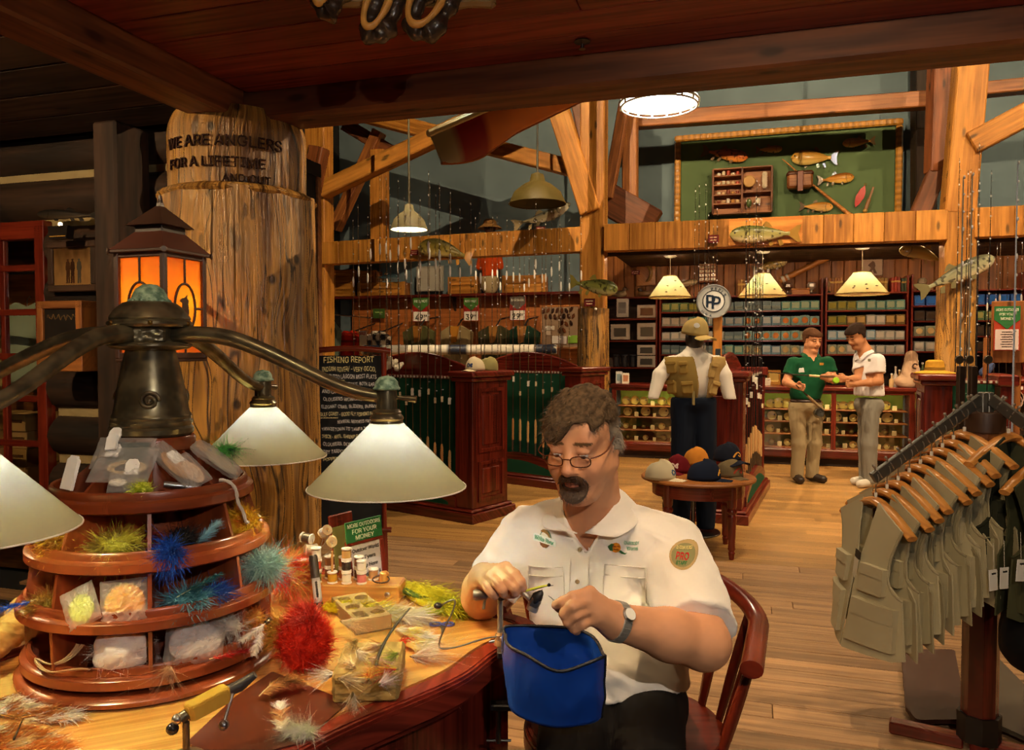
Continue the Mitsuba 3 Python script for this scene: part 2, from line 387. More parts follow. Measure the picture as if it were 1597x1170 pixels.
def hairs(roots,dirs,length,width,cols,droop=0.0,seed=0,curl=0.0,seg=3,taper=True):
 """Strands as thin three-sided ribbons: roots, dirs n x 3."""
 r=np.random.RandomState(seed);n=len(roots);dirs=dirs/(np.linalg.norm(dirs,axis=1,keepdims=True)+1e-9)
 L=np.broadcast_to(length,(n,))*(0.6+0.8*r.rand(n));side=np.cross(dirs,r.randn(n,3));side/=np.linalg.norm(side,axis=1,keepdims=True)+1e-9
 bend=r.randn(n,3)*curl
 V,C=[],[]
 for k in range(seg+1):
  t=k/seg
  p=roots+dirs*(L*t)[:,None]+(bend*t*t+np.array([0,0,-droop])*t*t)*L[:,None]
  w=width*((1-0.85*t)if taper else 1.0)
  V+=[p-side*w/2,p+side*w/2]
  c=np.broadcast_to(cols,(n,3))*(0.75+0.5*r.rand(n,1)if k==0 else 1);C+=[c,c]if k==0 else[np.broadcast_to(cols,(n,3))]*2
 V=np.stack(V,1);C=np.stack(C,1);m=2*(seg+1)
 f=np.concatenate([[[2*k,2*k+1,2*k+3],[2*k,2*k+3,2*k+2]]for k in range(seg)])
 F=(f[None]+(np.arange(n)*m)[:,None,None]).reshape(-1,3)
 return trimesh.Trimesh(V.reshape(-1,3),F,process=False),np.clip(C.reshape(-1,3),0,1)
# ------ the building: floor, walls, ceilings
pr('darkpaint',rgb('#16181a'),0.9)
pr('roofpaint',rgb('#1c2624'),0.9)
def hbox(u0,u1,v0,v1,z0,z1,mat,c=0.004,grain=0,**k):
 b=cbox(u1-u0,v1-v0,z1-z0,c,((u0+u1)/2,(v0+v1)/2,(z0+z1)/2))
 return mk(b,mat,grain=grain,M=HB,**k)
def struct(name,shape):return put(name,shape,kind='structure')
FL=struct('floor',hbox(-7,9,5.6,12.2,-0.1,0.0,'hallfloor'))
put('underlay',hbox(-7,9,-4,5.6,-0.1,-0.02,'darkpaint'),FL)
_r=random.Random(3)
for i in range(32):
 v=5.6-0.13*(i+1)
 u=-4.0+_r.uniform(-1.2,0)
 while u<6.2:
  L=_r.uniform(1.6,3.4)
  if u+L>-2.9 and u<5.2:
   put('board',hbox(u+0.0015,u+L-0.0015,v+0.002,v+0.128,-0.022,_r.uniform(-0.0015,0.0),'floorwood',0.002),FL)
  u+=L
WB=struct('wall_back',hbox(-7,9,12.0,12.2,0,6.4,'wallpaint'))
put('slat_panel',hbox(-6.5,-2.17,11.86,12.0,0.0,2.36,'slatwall'),WB)
for i in range(54):
 u=-2.16+i*0.165
 put('board',hbox(u+0.002,u+0.161,11.9,12.0,0.9,3.05,'panelwood',0.008,2),WB)
struct('wall_right',hbox(8.8,9,-4,12.2,0,6.4,'darkpaint'))
struct('wall_left',hbox(-7,-6.8,-4,12.2,0,6.4,'darkpaint'))
struct('wall_front',hbox(-7,9,-4.2,-4,0,6.4,'darkpaint'))
CE=struct('ceiling',hbox(-7,9,3.2,12.2,6.4,6.5,'roofpaint'))
LC=struct('ceiling',hbox(-7,9,-4,3.2,2.80,2.9,'darkpaint'))
for i in range(28):
 v=3.19-0.205*(i+1)
 if v<-2.6:break
 u=-2.3+_r.uniform(-2.5,0)
 while u<6.0:
  L=_r.uniform(2.6,4.2)
  a,b=max(u,-2.3),min(u+L,6.0)
  if b-a>0.1:
   put('plank',hbox(a+0.001,b-0.001,v+0.001,v+0.203,2.725,2.80,'mahoglow',0.005),LC)
  u+=L
for i in range(14):
 v=3.6-0.3*(i+1)
 put('rough_plank',hbox(-6.5,-2.5,v+0.004,v+0.296,2.76,2.80,'darklog',0.008),LC)
# ------ posts, beams and braces
def timber(name,label,cat,p0,p1,w,h,mat='pine',group=None,up=(0,0,1),c=0.012):
 return put(name,beam(p0,p1,w,h,mat,c,up),None,label=label,cat=cat,group=group)
timber('header_beam','long brown header beam along the edge of the low ceiling','beam',W(-2.6,3.31,2.75),W(6.0,3.31,2.75),0.22,0.30,'pinedark')
timber('edge_beam','dark beam running overhead from the upper left corner to the log column','beam',W(-2.42,-3.0,2.72),W(-2.42,3.2,2.72),0.2,0.24,'pinedark')
def bv(a,b,v):return onv(*a,v),onv(*b,v)
p=onv(499,400,9.4);x=uvz(p)
timber('timber_post','golden timber post beside the log column','post',W(x[0],9.4,0),W(x[0],9.4,4.9),0.26,0.3,up=UU)
p=onv(926,400,9.4);x2=uvz(p)
timber('timber_post','golden square upper post above the middle log post','post',W(x2[0],9.4,1.95),W(x2[0],9.4,5.2),0.26,0.3,up=UU)
p=onv(1493,400,9.4);x3=uvz(p)
timber('timber_post','golden post at the right, upper part above the fish mount','post',W(x3[0],9.4,2.2),W(x3[0],9.4,3.15),0.29,0.3,up=UU)
a,b=bv((1493,335),(1517,60),9.4)
timber('timber_post','golden leaning upper post at the right, above the long beam','post',a,b,0.3,0.3,up=UU)
def log_mesh(r0,r1,h,seed,n=56,k=40,amp=0.02):
 z=np.linspace(0,h,k);t=np.arange(n)*2*np.pi/n
 Z,T=np.meshgrid(z,t,indexing='ij')
 P=np.stack([np.cos(T)*3,np.sin(T)*3,Z*0.8],-1)
 r=r0+(r1-r0)*Z/h+amp*(meshkit.fbm(P,3,seed)-0.5)*2+amp*0.5*(meshkit.fbm(P*np.array([4,4,0.7]),2,seed+5)-0.5)
 V=np.stack([np.cos(T)*r,np.sin(T)*r,Z],-1).reshape(-1,3)
 i,j=np.meshgrid(np.arange(k-1),np.arange(n),indexing='ij')
 q=np.stack([i*n+j,i*n+(j+1)%n,(i+1)*n+(j+1)%n,(i+1)*n+j],-1).reshape(-1,4)
 V=np.vstack([V,[0,0,0],[0,0,h]]);e=(k-1)*n;jj=np.arange(n)
 F=np.vstack([q[:,[0,1,2]],q[:,[0,2,3]],np.stack([jj*0+k*n,(jj+1)%n,jj],1),np.stack([jj*0+k*n+1,e+jj,e+(jj+1)%n],1)])
 return trimesh.Trimesh(V,F,process=False)
def log_uv(R):return lambda v:np.stack([v[:,2],np.arctan2(v[:,0],-v[:,1])*R],1)
put('log_post',mk(log_mesh(0.2,0.19,2.0,4),'logwood',40,grain=log_uv(0.2),M=TR(W(x2[0],9.4,0))),label='round log post standing in the middle of the hall',cat='post')
put('log_post',mk(log_mesh(0.2,0.19,2.25,9),'logwood',40,grain=log_uv(0.2),M=TR(W(x3[0],9.4,0))),label='round log post at the right behind the fly rods',cat='post')
for(a,b,w,h,lab)in(((505,397),(909,375),0.2,0.29,'long golden beam left of the middle post, a brown trout hung on it'),((944,373),(1474,353),0.2,0.31,'long golden beam between the middle and the right post under the green mural'),((1515,350),(1640,344),0.2,0.3,'short golden beam right of the right post')):
 p0,p1=bv(a,b,9.35)
 bm=timber('tie_beam',lab,'beam',p0,p1,w,h)
 M,L=beamM(p0,p1)
 n=max(2,int(L/0.3))
 for i in range(n):
  put('fascia_board',mk(cbox(L/n-0.004,0.03,h+0.012,0.006,(-L/2+(i+0.5)*L/n,-w/2-0.012,0)),'pine',grain=2,M=M,gid=5+i%3),bm)
def br(lab,a,b,v,w,h,mat='pine',va=None):
 p0,p1=onv(*a,v),onv(*b,va or v)
 timber('timber_brace',lab,'brace',p0,p1,w,h,mat)
br('golden brace rising from the left post, crossing the pendant stem',(503,298),(815,150),9.3,0.2,0.21)
br('golden brace falling from the upper left to the middle post behind the canoe',(540,172),(893,263),10.2,0.2,0.21)
br('pale knee brace joining the middle post from the upper left',(868,160),(922,332),9.3,0.2,0.25)
br('brown knee brace close left of the middle post, partly behind the pale one',(900,150),(938,330),9.75,0.2,0.17,'pinedark')
br('thin brown brace right of the middle post',(975,160),(948,310),10.3,0.18,0.14,'panelwood')
br('dark brown heavy brace falling from the middle post to the long beam',(938,305),(1020,352),10.4,0.2,0.42,'pinedark')
br('brown upper tie beam above the green mural',(985,190),(1452,156),10.9,0.2,0.2,'panelwood')
br('reddish curved brace left of the right leaning post',(1468,90),(1462,270),10.2,0.2,0.24,'pinedark')
br('short reddish brace foot left of the right post',(1464,262),(1432,338),10.2,0.2,0.2,'pinedark')
br('golden brace rising to the right edge beside the right post',(1512,226),(1640,158),9.3,0.2,0.24)
br('brown tie beam at the top right edge',(1520,142),(1640,130),10.4,0.2,0.15,'panelwood')
br('dark brace behind the left post going down to the left',(592,205),(522,358),10.5,0.2,0.16,'panelwood')
br('dark red strut crossing behind the left brace',(540,195),(615,240),10.6,0.2,0.2,'pinedark')
br('dark strut leaning at the left post above the chalkboard',(498,230),(484,300),9.0,0.2,0.22,'pinedark')
p0,p1=onv(592,376,10.5),onv(592,235,10.5)
timber('timber_post','short golden post behind the left pendant lamp','post',p0,p1,0.22,0.22,up=UU)
p0,p1=onv(983,345,10.6),onv(983,150,10.6)
timber('timber_post','brown rear post right of the middle post','post',p0,p1,0.2,0.2,'panelwood',up=UU)
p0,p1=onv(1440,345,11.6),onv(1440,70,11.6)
timber('timber_post','dark upright block standing for the wall shadow right of the green mural','post',p0,p1,0.4,0.25,'darklog',up=UU)  # dark upright added in place of a wide shadow on the wall
SO=put('shelf_soffit',hbox(-1.72,6.6,9.62,11.9,2.76,2.84,'darklog'),label='dark soffit board over the fly box shelves',cat='soffit')
put('front_board',hbox(-1.72,6.6,9.56,9.62,2.66,2.86,'darklog'),SO)
# ------ the big log column
CC=np.array([-1.385,3.93,0])
LGC=thing('log_column','massive rough log column with a carved log capital left of the middle','column')
put('trunk',mk(log_mesh(0.40,0.375,2.26,1,90,70,0.022),'logwood',50,grain=log_uv(0.38),M=TR(CC)),LGC)
cap=log_mesh(0.335,0.335,0.40,2,90,26,0.012)
zz=cap.vertices[:,2]/0.40
cap.vertices[:,:2]*=(1-0.10*np.clip((zz-0.72)/0.28,0,1)**2-0.05*np.clip((0.12-zz)/0.12,0,1)**2)[:,None]
CPk=put('capital',mk(cap,'logwood',50,grain=log_uv(0.33),M=TR(CC+[0.0,0,2.25])),LGC,label='carved log capital with burnt lettering')
put('shoulder',mk(lathe([(0.375,0),(0.385,0.012),(0.372,0.03),(0.34,0.045),(0.3,0.05)],80),'logwood',60,grain=log_uv(0.35),M=TR(CC+[0,0,2.235])),LGC)
def wrap(mesh,R,a0):
 """Flat lettering (x right, y up, z out) bent round an upright cylinder, centred on the direction a0 (radians, 0 = towards the viewer)."""
 v=tm(mesh).vertices;t=v[:,0]/R+a0;r=R+v[:,2]
 return trimesh.Trimesh(np.stack([np.sin(t)*r,-np.cos(t)*r,v[:,1]],1),tm(mesh).faces,process=False)
def fine(mesh,e):
 v,f=trimesh.remesh.subdivide_to_size(mesh.vertices,mesh.faces,e,max_iter=12);return trimesh.Trimesh(v,f,process=False)
for s,h,z,a0 in(('WE ARE ANGLERS',0.05,0.245,0.08),('FOR A LIFETIME',0.045,0.145,-0.02),('AND OUT',0.035,0.065,0.45)):
 put('lettering',mk(wrap(fine(ctext(s,h,0.01,False),0.03),0.338,a0+0.0),'vc_matte',col='#2e180c',M=TR(CC+[0,0,2.25+z-h/2])),CPk)
# ------ cabin wall at the left with its glazed door
VC0=3.75
WL=struct('wall_cabin',hbox(-6.8,-3.12,VC0+0.17,VC0+0.22,2.28,2.8,'darkpaint'))
put('backing',hbox(-4.03,-3.12,VC0+0.17,VC0+0.22,0.0,2.28,'darkpaint'),WL)
put('side',hbox(-3.2,-3.12,VC0+0.22,5.2,0.0,2.8,'darkpaint'),WL)
du=uvz(onv(74,500,VC0))[0]
def hlog(u0,u1,v,z,r,seed):
 m=log_mesh(r,r,u1-u0,seed,16,14,0.012);m=tf(m,RY(90));return mk(m,'darklog',50,grain=0,M=HB@TR(u0,v,z))
for k in range(10):
 z=-0.07+0.295*k+0.145
 u0=du+0.02 if z<2.25 else-6.7
 put('log',hlog(u0,-3.0,VC0+0.1,z,0.135,k),WL)
def chink_c(v):
 return lin('#9c8a63')*(0.8+0.4*meshkit.fbm(v*14,3)[:,None])
for k in range(10):
 z=-0.07+0.295*k
 u0=du+0.02 if z<2.25 else-6.7
 L=-3.0-u0;n=int(L/0.03)
 uu=np.linspace(u0,-3.0,n);top=0.042+0.02*(meshkit.fbm(np.stack([uu*9,uu*0+k,uu*0],1),3)-0.5);bot=-0.042+0.02*(meshkit.fbm(np.stack([uu*7,uu*0+k+9,uu*0],1),3)-0.5)
 poly=Polygon(list(zip(uu,z+top))+list(zip(uu[::-1],z+bot[::-1])))
 m=prism(poly,0.1);v=m.vertices[:,[0,2,1]].copy();v[:,1]=VC0+0.05+v[:,1]
 put('chinking',mk(trimesh.Trimesh(v,m.faces[:,::-1],process=False),'vc_matte',col=chink_c,M=HB),WL)
pu=uvz(onv(182,400,3.66))[0]
timber('cabin_post','dark upright timber at the cabin corner behind the lantern','post',W(pu+0.14,3.565,0),W(pu+0.14,3.565,2.76),0.26,0.16,'darklog',up=UU)
timber('cabin_post','dark upright timber left of the big log column, half hidden by it','post',W(-2.82,3.98,0),W(-2.82,3.98,2.8),0.3,0.3,'darklog',up=UU)
DR=struct('door_1',hbox(du-0.075,du,VC0-0.02,VC0+0.05,0.0,2.27,'redrail',grain=2))
def zv(py,px=40):return onv(px,py,VC0)[2]
put('top_rail',hbox(du-1.6,du,VC0-0.02,VC0+0.05,2.19,2.30,'redrail'),DR)
put('bottom_rail',hbox(du-1.6,du,VC0-0.02,VC0+0.05,0.25,0.62,'redrail'),DR)
cols=[du-0.075-0.29*k for k in range(6)]
rows=[zv(760),zv(692),zv(622),zv(556),zv(487),zv(418),zv(342)]
for k in range(1,6):put('muntin',hbox(cols[k]-0.02,cols[k]+0.02,VC0,VC0+0.035,0.6,2.2,'redrail',grain=2),DR)
for r in rows[1:-1]:put('muntin',hbox(du-1.6,du-0.06,VC0-0.004,VC0+0.03,r-0.02,r+0.02,'redrail'),DR)
for k in range(4):
 for j in range(6):
  put('pane',hbox(cols[k+1]+0.018,cols[k]-0.018,VC0+0.012,VC0+0.018,rows[j],rows[j+1],'glass'),DR)
# ------ the round fly tying bench
DZ=0.84
_out=[(-0.331,1.258),(-0.223,1.386),(-0.09,1.535),(-0.035,1.645),(0.03,1.735),(0.065,1.80),(0.045,1.87),(-0.03,1.93),(-0.122,1.995),(-0.305,2.13),(-0.5,2.27),(-0.70,2.40),(-0.86,2.40),(-1.0,2.15),(-1.10,1.70),(-1.3,1.35),(-1.4,1.0),(-1.2,0.72),(-0.8,0.70),(-0.5,0.98)]
def closed_spline(pts,n):
 from scipy.interpolate import CubicSpline
 p=np.array(pts+[pts[0]],float);d=np.concatenate([[0],np.cumsum(np.linalg.norm(np.diff(p,axis=0),axis=1)**0.5)])
 return CubicSpline(d,p,bc_type='periodic')(np.linspace(0,d[-1],n,endpoint=False))
deskP=Polygon(closed_spline(_out,140)).buffer(0)
inner=deskP.buffer(-0.058)
def desk_grain(v):
 c,s=math.cos(0.42),math.sin(0.42)
 return np.stack([v[:,0]*c+v[:,1]*s,-v[:,0]*s+v[:,1]*c+0.6*v[:,2]],1)
def ring_grain(v):
 d=np.arctan2(v[:,1]-1.6,v[:,0]+0.7)*0.7
 return np.stack([d,np.hypot(v[:,1]-1.6,v[:,0]+0.7)+v[:,2]],1)
DK=thing('tying_bench','rounded wooden fly tying bench with an oak top and mahogany rim','bench')
put('top',mk(prism(inner,0.038,DZ-0.038),'oak',grain=desk_grain),DK,label='honey coloured oak top')
rim=bevelprism(Polygon(deskP.exterior.coords,[inner.exterior.coords]),0.05,0.014)
put('rim',mk(tf(rim,TR(0,0,DZ-0.049)),'mahogany',35,grain=ring_grain),DK,label='dark red bullnose rim')
put('moulding',mk(prism(Polygon(deskP.buffer(-0.025).exterior.coords,[deskP.buffer(-0.10).exterior.coords]),0.025,DZ-0.074),'mahogany',grain=ring_grain),DK)
put('cabinet',mk(prism(deskP.buffer(-0.075),DZ-0.074-0.09,0.09),'mahogany',grain=2),DK)
put('plinth',mk(prism(deskP.buffer(-0.05),0.09,0.0),'mahogany',grain=ring_grain),DK)
# ------ the revolving tiered tray
HUB=np.array([-0.765,1.63,0.0])
PHI0=math.atan2(-1.63,0.765)
def cpos(phi,r,z):
 """phi degrees from the direction of the viewer, positive to the right."""
 a=PHI0+math.radians(phi);return HUB+np.array([math.cos(a)*r,math.sin(a)*r,z])
CT=thing('materials_carousel','tiered round wooden carousel full of tying materials on the bench','carousel')
def cring(name,prof):return put(name,mk(lathe(prof,96),'carousel',40,grain=lambda v:np.stack([np.arctan2(v[:,0],v[:,1])*0.25,np.hypot(v[:,0],v[:,1])+v[:,2]],1),M=TR(HUB)),CT)
cring('base',[(0,DZ+0.001),(0.248,DZ+0.001),(0.256,DZ+0.006),(0.257,DZ+0.014),(0.25,DZ+0.021),(0.235,DZ+0.024),(0,DZ+0.024)])
TIER=[(0.871,0.246),(0.978,0.252),(1.083,0.236),(1.188,0.203)]
for z,r in TIER:
 cring('tray',[(0,z),(r-0.006,z),(r,z+0.004),(r,z+0.020),(r-0.004,z+0.024),(r-0.012,z+0.025),(r-0.012,z+0.036),(r-0.015,z+0.040),(r-0.020,z+0.040),(r-0.022,z+0.036),(r-0.022,z+0.010),(0,z+0.010)])
cring('core',[(0.045,0.865),(0.095,0.87),(0.09,1.0),(0.075,1.2),(0.06,1.29)])
cring('crown',[(0,1.288),(0.083,1.288),(0.087,1.292),(0.087,1.312),(0.083,1.318),(0,1.318)])
prof=np.array([(0.865,0.236),(0.978,0.240),(1.083,0.225),(1.188,0.193),(1.2,0.19),(1.292,0.082)])
for k in range(8):
 poly=Polygon([(0.04,0.866)]+[(r,z)for z,r in prof]+[(0.04,1.292)])
 m=prism(poly,0.007,-0.0035)
 v=m.vertices[:,[0,2,1]];m=trimesh.Trimesh(v,m.faces[:,::-1],process=False)
 put('divider',mk(m,'carousel',grain=2,M=TR(HUB)@RZ(math.degrees(PHI0)-2+45*k)),CT)
# ------ bronze lamp with four arms and glass shades
LP=thing('arm_lamp','bronze lamp with four curved arms and cone glass shades above the carousel','lamp')
def bz(name,prof,mat='bronze',n=64,parent=LP,o=HUB,sm=40):return put(name,mk(lathe(prof,n),mat,sm,M=TR(o)),parent)
bz('body',[(0,1.319),(0.078,1.319),(0.083,1.324),(0.083,1.334),(0.078,1.339),(0.081,1.343),(0.081,1.349),(0.077,1.353),(0.079,1.357),(0.0785,1.362),(0.075,1.366),(0.0715,1.385),(0.066,1.42),(0.058,1.46),(0.05,1.493),(0.048,1.5),(0.0,1.5)])
bz('collar',[(0,1.498),(0.05,1.498),(0.075,1.502),(0.082,1.507),(0.082,1.511),(0.07,1.515),(0.055,1.517),(0.055,1.545),(0,1.545)])
bz('dome',[(0,1.544),(0.06,1.544),(0.08,1.547),(0.084,1.552),(0.083,1.557),(0.078,1.561),(0.08,1.565),(0.076,1.572),(0.066,1.586),(0.052,1.597),(0.036,1.602),(0,1.602)])
fin=lathe([(0,1.60),(0.039,1.60),(0.041,1.604),(0.036,1.608),(0.033,1.616),(0.027,1.627),(0.014,1.636),(0,1.638)],48)
put('finial',mk(fin,'verdigris',40,M=TR(HUB)),LP,label='green verdigris knob')
beads=cat_(*[ball(0.0035,1,(0.039*math.cos(t),0.039*math.sin(t),1.6015))for t in np.arange(24)*math.pi/12])
put('beading',mk(beads,'verdigris',True,M=TR(HUB)),LP)
for k in range(6):
 t=PHI0+k*math.pi/3+0.0
 put('rivet',mk(ball(0.005,2,(0.083*math.cos(t),0.083*math.sin(t),1.554)),'vc_metal',True,col='#8a6a34',M=TR(HUB)),LP)
for k in range(3):
 o=cpos(-3+120*k,0.0,1.395);a=PHI0+math.radians(-3+120*k)
 M=FR(o+np.array([math.cos(a),math.sin(a),0])*0.0695,[-math.sin(a),math.cos(a),0],[0,0,1])
 sp_=[(0.019*(1-t/14)*math.cos(t),0.019*(1-t/14)*math.sin(t),0.003)for t in np.linspace(0,12,40)]
 put('scroll_boss',mk(cat_(tube(sp_,0.0042,8),ball(0.007,2,s=(1,1,.7))),'bronze',True,M=M),LP)
for k in range(4):
 a=PHI0+math.radians(-3+90*k)
 b=cbox(0.062,0.02,0.03,0.004);n_=fine(b,0.004);n_.vertices=n_.vertices+trimesh.Trimesh(n_.vertices,n_.faces,process=False).vertex_normals*(0.0035*(meshkit.noise(n_.vertices*160,3)-0.4))[:,None]
 o=HUB+np.array([math.cos(a),math.sin(a),0])*0.057+[0,0,1.529]
 put('cast_block',mk(n_,'bronze',50,M=FR(o,[-math.sin(a),math.cos(a),0],[math.cos(a),math.sin(a),0])),LP)
ARMD=[math.degrees(math.atan2(1.6-1.63,0.505)),math.degrees(math.atan2(2.05-1.63,0.099)),0,0]
ARMD[2],ARMD[3]=ARMD[0]+180,ARMD[1]+180
shade_m=lathe([(0.031,1.349),(0.034,1.347),(0.164,1.2125)],72)
for k,dg in enumerate(ARMD):
 L=0.505 if k%2==0 else 0.435
 a=math.radians(dg);D=np.array([math.cos(a),math.sin(a),0])
 f=L/0.505
 pts=[HUB+D*(s*f)+[0,0,z]for s,z in((0.05,1.529),(0.10,1.531),(0.16,1.526),(0.23,1.503),(0.31,1.466),(0.39,1.428),(0.45,1.408),(0.49,1.402))]
 P=spline(pts,28)
 ar=put('arm',mk(tube(P,np.linspace(0.0185,0.0135,28),14),'bronze',40),LP)
 o=HUB+D*L
 put('socket',mk(lathe([(0,1.418),(0.020,1.418),(0.0215,1.41),(0.0215,1.376),(0.027,1.374),(0.031,1.37),(0.029,1.366),(0.033,1.362),(0.036,1.357),(0.033,1.352),(0.034,1.346),(0,1.346)],40),'bronze',35,M=TR(o)),ar)
 put('socket_cap',mk(lathe([(0,1.417),(0.027,1.416),(0.029,1.419),(0.025,1.423),(0.023,1.433),(0.016,1.442),(0,1.446)],40),'verdigris',40,M=TR(o)),ar,label='green verdigris cap')
 put('thumb_screw',mk(tube([o+D*0.02+[0,0,1.40],o+D*0.062+[0,0,1.396]],[0.004,0.008],10),'bronze',40),ar)
 put('shade',mk(shade_m,'shadeglass',True,M=TR(o)),ar,label='cream glass cone shade')
 put('shade_rim',mk(tf(torus(0.164,0.0016,72,8),TR(o+[0,0,1.2125])),'vc_gloss',True,col='#d8d2c4'),ar)
 bk=put('bulb',mk(ball(0.024,3,(0,0,1.292),(1,1,1.2)),'bulbglass',True,M=TR(o)),ar)
 scene[bk]['emitter']={'type':'area','radiance':{'type':'rgb','value':[float(BULB*x)for x in(1.0,0.68,0.33)]}}
# ------ the seated man tying a fly
def J(px,py,Y):return at(px,py,Y)
def hit(field,px,py,t0=0.6,t1=14.0):
 """Where the line of sight meets a field's zero set, and the outward normal there."""
 d=nrm(ray(px,py));t=t0
 for _ in range(200):
  e=field((CAM+d*t)[None])[0]
  if e<1e-4 or t>t1:break
  t+=max(e*0.7,2e-4)
 p=CAM+d*t;g=np.array([field((p+o)[None])[0]-field((p-o)[None])[0]for o in np.eye(3)*0.002])
 return p,nrm(g)
def onsurf(field,mesh,p,n,up=(0,0,1),rot=0.0,lift=0.0,iters=8):
 """A flat mesh (x right, y up, z out) laid onto a field's surface round the point p."""
 x=nrm(np.cross(up,n));M=FR(p,x,up)@RZ(rot);m=tm(mesh).copy();z=m.vertices[:,2].copy()
 v=m.vertices.copy();v[:,2]=0.0;v=v@M[:3,:3].T+M[:3,3];nn=M[:3,2]
 for _ in range(iters):
  e=field(v)-(z+lift);v=v-nn*np.clip(e,-0.02,0.02)[:,None]
 m.vertices=v;return m
def col_mix(a,b,t):return np.asarray(a)*(1-t)[:,None]+np.asarray(b)*t[:,None]
SKIN,SKIN2=lin('#c98f68'),lin('#c07a58')
MAN=thing('person','seated man in a white logo shirt and glasses, tying a fly at the bench','person')
HS=0.89
HC=J(909,688,1.675)
hf=nrm([-0.40,-0.86,-0.27]);hx=nrm(np.cross(hf,[0,0,1]));hz=nrm(np.cross(hx,hf))
HR=np.stack([hx,hf,hz],1)
def h(x,y,z):return HC+HR@(np.array([x,y,z])*HS)
def hell(B,c,r,k=0.02,s=1):B.ell(h(*c),np.array(r)*HS,HR,k,s)
def hcone(B,a,b,ra,rb,k=0.015):B.cone(h(*a),h(*b),ra*HS,rb*HS,k)
head=Body()
hell(head,(0,-0.018,0.040),(0.077,0.097,0.082))
hell(head,(0,0.022,-0.028),(0.066,0.076,0.088),0.03)
for s in(-1,1):
 hcone(head,(s*0.058,-0.005,-0.055),(s*0.022,0.070,-0.103),0.024,0.020,0.03)
 hell(head,(s*0.038,0.058,-0.040),(0.032,0.032,0.036),0.025)
 hell(head,(s*0.034,0.060,0.050),(0.034,0.030,0.03),0.03)
hell(head,(0,0.078,-0.104),(0.027,0.022,0.021),0.02)
hell(head,(0,0.045,-0.112),(0.045,0.04,0.028),0.03)
for s in(-1,1):hell(head,(s*0.033,0.109,0.006),(0.019,0.013,0.012),0.014,-1)
hcone(head,(-0.046,0.080,0.028),(0.046,0.080,0.028),0.011,0.011,0.018)
for s in(-1,1):hell(head,(s*0.033,0.0885,0.0115),(0.017,0.0125,0.0095),0.005)
for s in(-1,1):hell(head,(s*0.033,0.0870,-0.0085),(0.016,0.010,0.007),0.006)
hcone(head,(0,0.092,0.016),(0,0.118,-0.028),0.009,0.0145,0.012)
for s in(-1,1):hell(head,(s*0.0135,0.106,-0.034),(0.0095,0.011,0.008),0.007)
hell(head,(0,0.096,-0.050),(0.026,0.014,0.012),0.012)
hell(head,(0,0.1025,-0.0615),(0.022,0.009,0.0055),0.005)
hell(head,(0,0.1005,-0.0715),(0.019,0.009,0.0065),0.005)
hell(head,(0,0.113,-0.0668),(0.021,0.008,0.0010),0.003,-1)
for s in(-1,1):
 E=HR@np.array([[math.cos(0.35),s*math.sin(0.35),0],[-s*math.sin(0.35),math.cos(0.35),0],[0,0,1]]).T
 head.ell(h(s*0.081,-0.010,-0.004),np.array((0.007,0.019,0.032))*HS,E,0.008)
 head.ell(h(s*0.089,-0.006,0.002),np.array((0.006,0.011,0.018))*HS,E,0.005,-1)
NB=J(926,812,1.80)
neckB=Body().cone(h(0,-0.035,-0.055),NB,0.060,0.066,0.03)
SHL,SHR_=J(1048,862,1.79),J(822,846,1.90)
ELL,ELR=J(1097,1003,1.53),J(752,932,1.87)
WRL,WRR=J(960,969,1.455),J(755,903,1.70)
limb=Body()
limb.cone(SHL,ELL,0.062,0.052,0.03).cone(ELL,ELL*0.6+WRL*0.4,0.050,0.049,0.02).cone(ELL*0.6+WRL*0.4,WRL,0.049,0.033,0.02)
limb.cone(SHR_,ELR,0.062,0.049,0.03).cone(ELR,ELR*0.55+WRR*0.45,0.047,0.046,0.02).cone(ELR*0.55+WRR*0.45,WRR,0.046,0.033,0.02)
def hand(wr,kn,fingers,thumb,palm_r,fr=0.0108):
 B=Body();mid=np.mean(kn,0)
 for q in kn:B.cone(wr*0.75+mid*0.25,q,palm_r,0.0125,0.016)
 B.cone(wr,wr*0.4+mid*0.6,0.030,palm_r+0.004,0.02)
 for f in fingers:B.chain(f,np.linspace(fr,fr*0.8,len(f)),0.0045)
 B.chain(thumb,[0.017,0.0135,0.0125,0.0105],0.006)
 return B
KR=[J(789,885,1.615),J(777,890,1.605),J(766,899,1.60),J(757,909,1.605)]
FR_=[[KR[0],J(803,896,1.585),J(812,908,1.575),J(815,917,1.578)],[KR[1],J(792,905,1.573),J(802,917,1.565),J(804,925,1.57)],[KR[2],J(776,911,1.570),J(783,920,1.565),J(785,926,1.572)],[KR[3],J(762,918,1.585),J(768,925,1.58),J(772,929,1.585)]]
handR=hand(WRR,KR,FR_,[J(757,912,1.67),J(774,920,1.63),J(788,924,1.605),J(800,926,1.59)],0.0175,0.0118)
KL=[J(920,924,1.425),J(917,937,1.415),J(919,951,1.415),J(925,965,1.42)]
FL_=[[KL[0],J(894,931,1.405),J(877,939,1.41),J(867,944,1.42)],[KL[1],J(893,946,1.392),J(880,958,1.40),J(884,966,1.42)],[KL[2],J(897,960,1.395),J(886,970,1.40),J(891,976,1.42)],[KL[3],J(908,973,1.405),J(896,980,1.408),J(899,984,1.425)]]
handL=hand(WRL,KL,FL_,[J(945,950,1.475),J(913,944,1.46),J(888,944,1.447),J(872,947,1.436)],0.0185,0.0112)
BC=J(938,930,1.86)
bf=nrm([-0.36,-0.93,-0.05]);bl=nrm(np.cross([0,0,1],bf))*1.0
bl=nrm(np.array([0.93,-0.36,0]));bz_=nrm(np.cross(bl,bf));bz_=bz_ if bz_[2]>0 else-bz_
BR=np.stack([bl,bf,bz_],1)
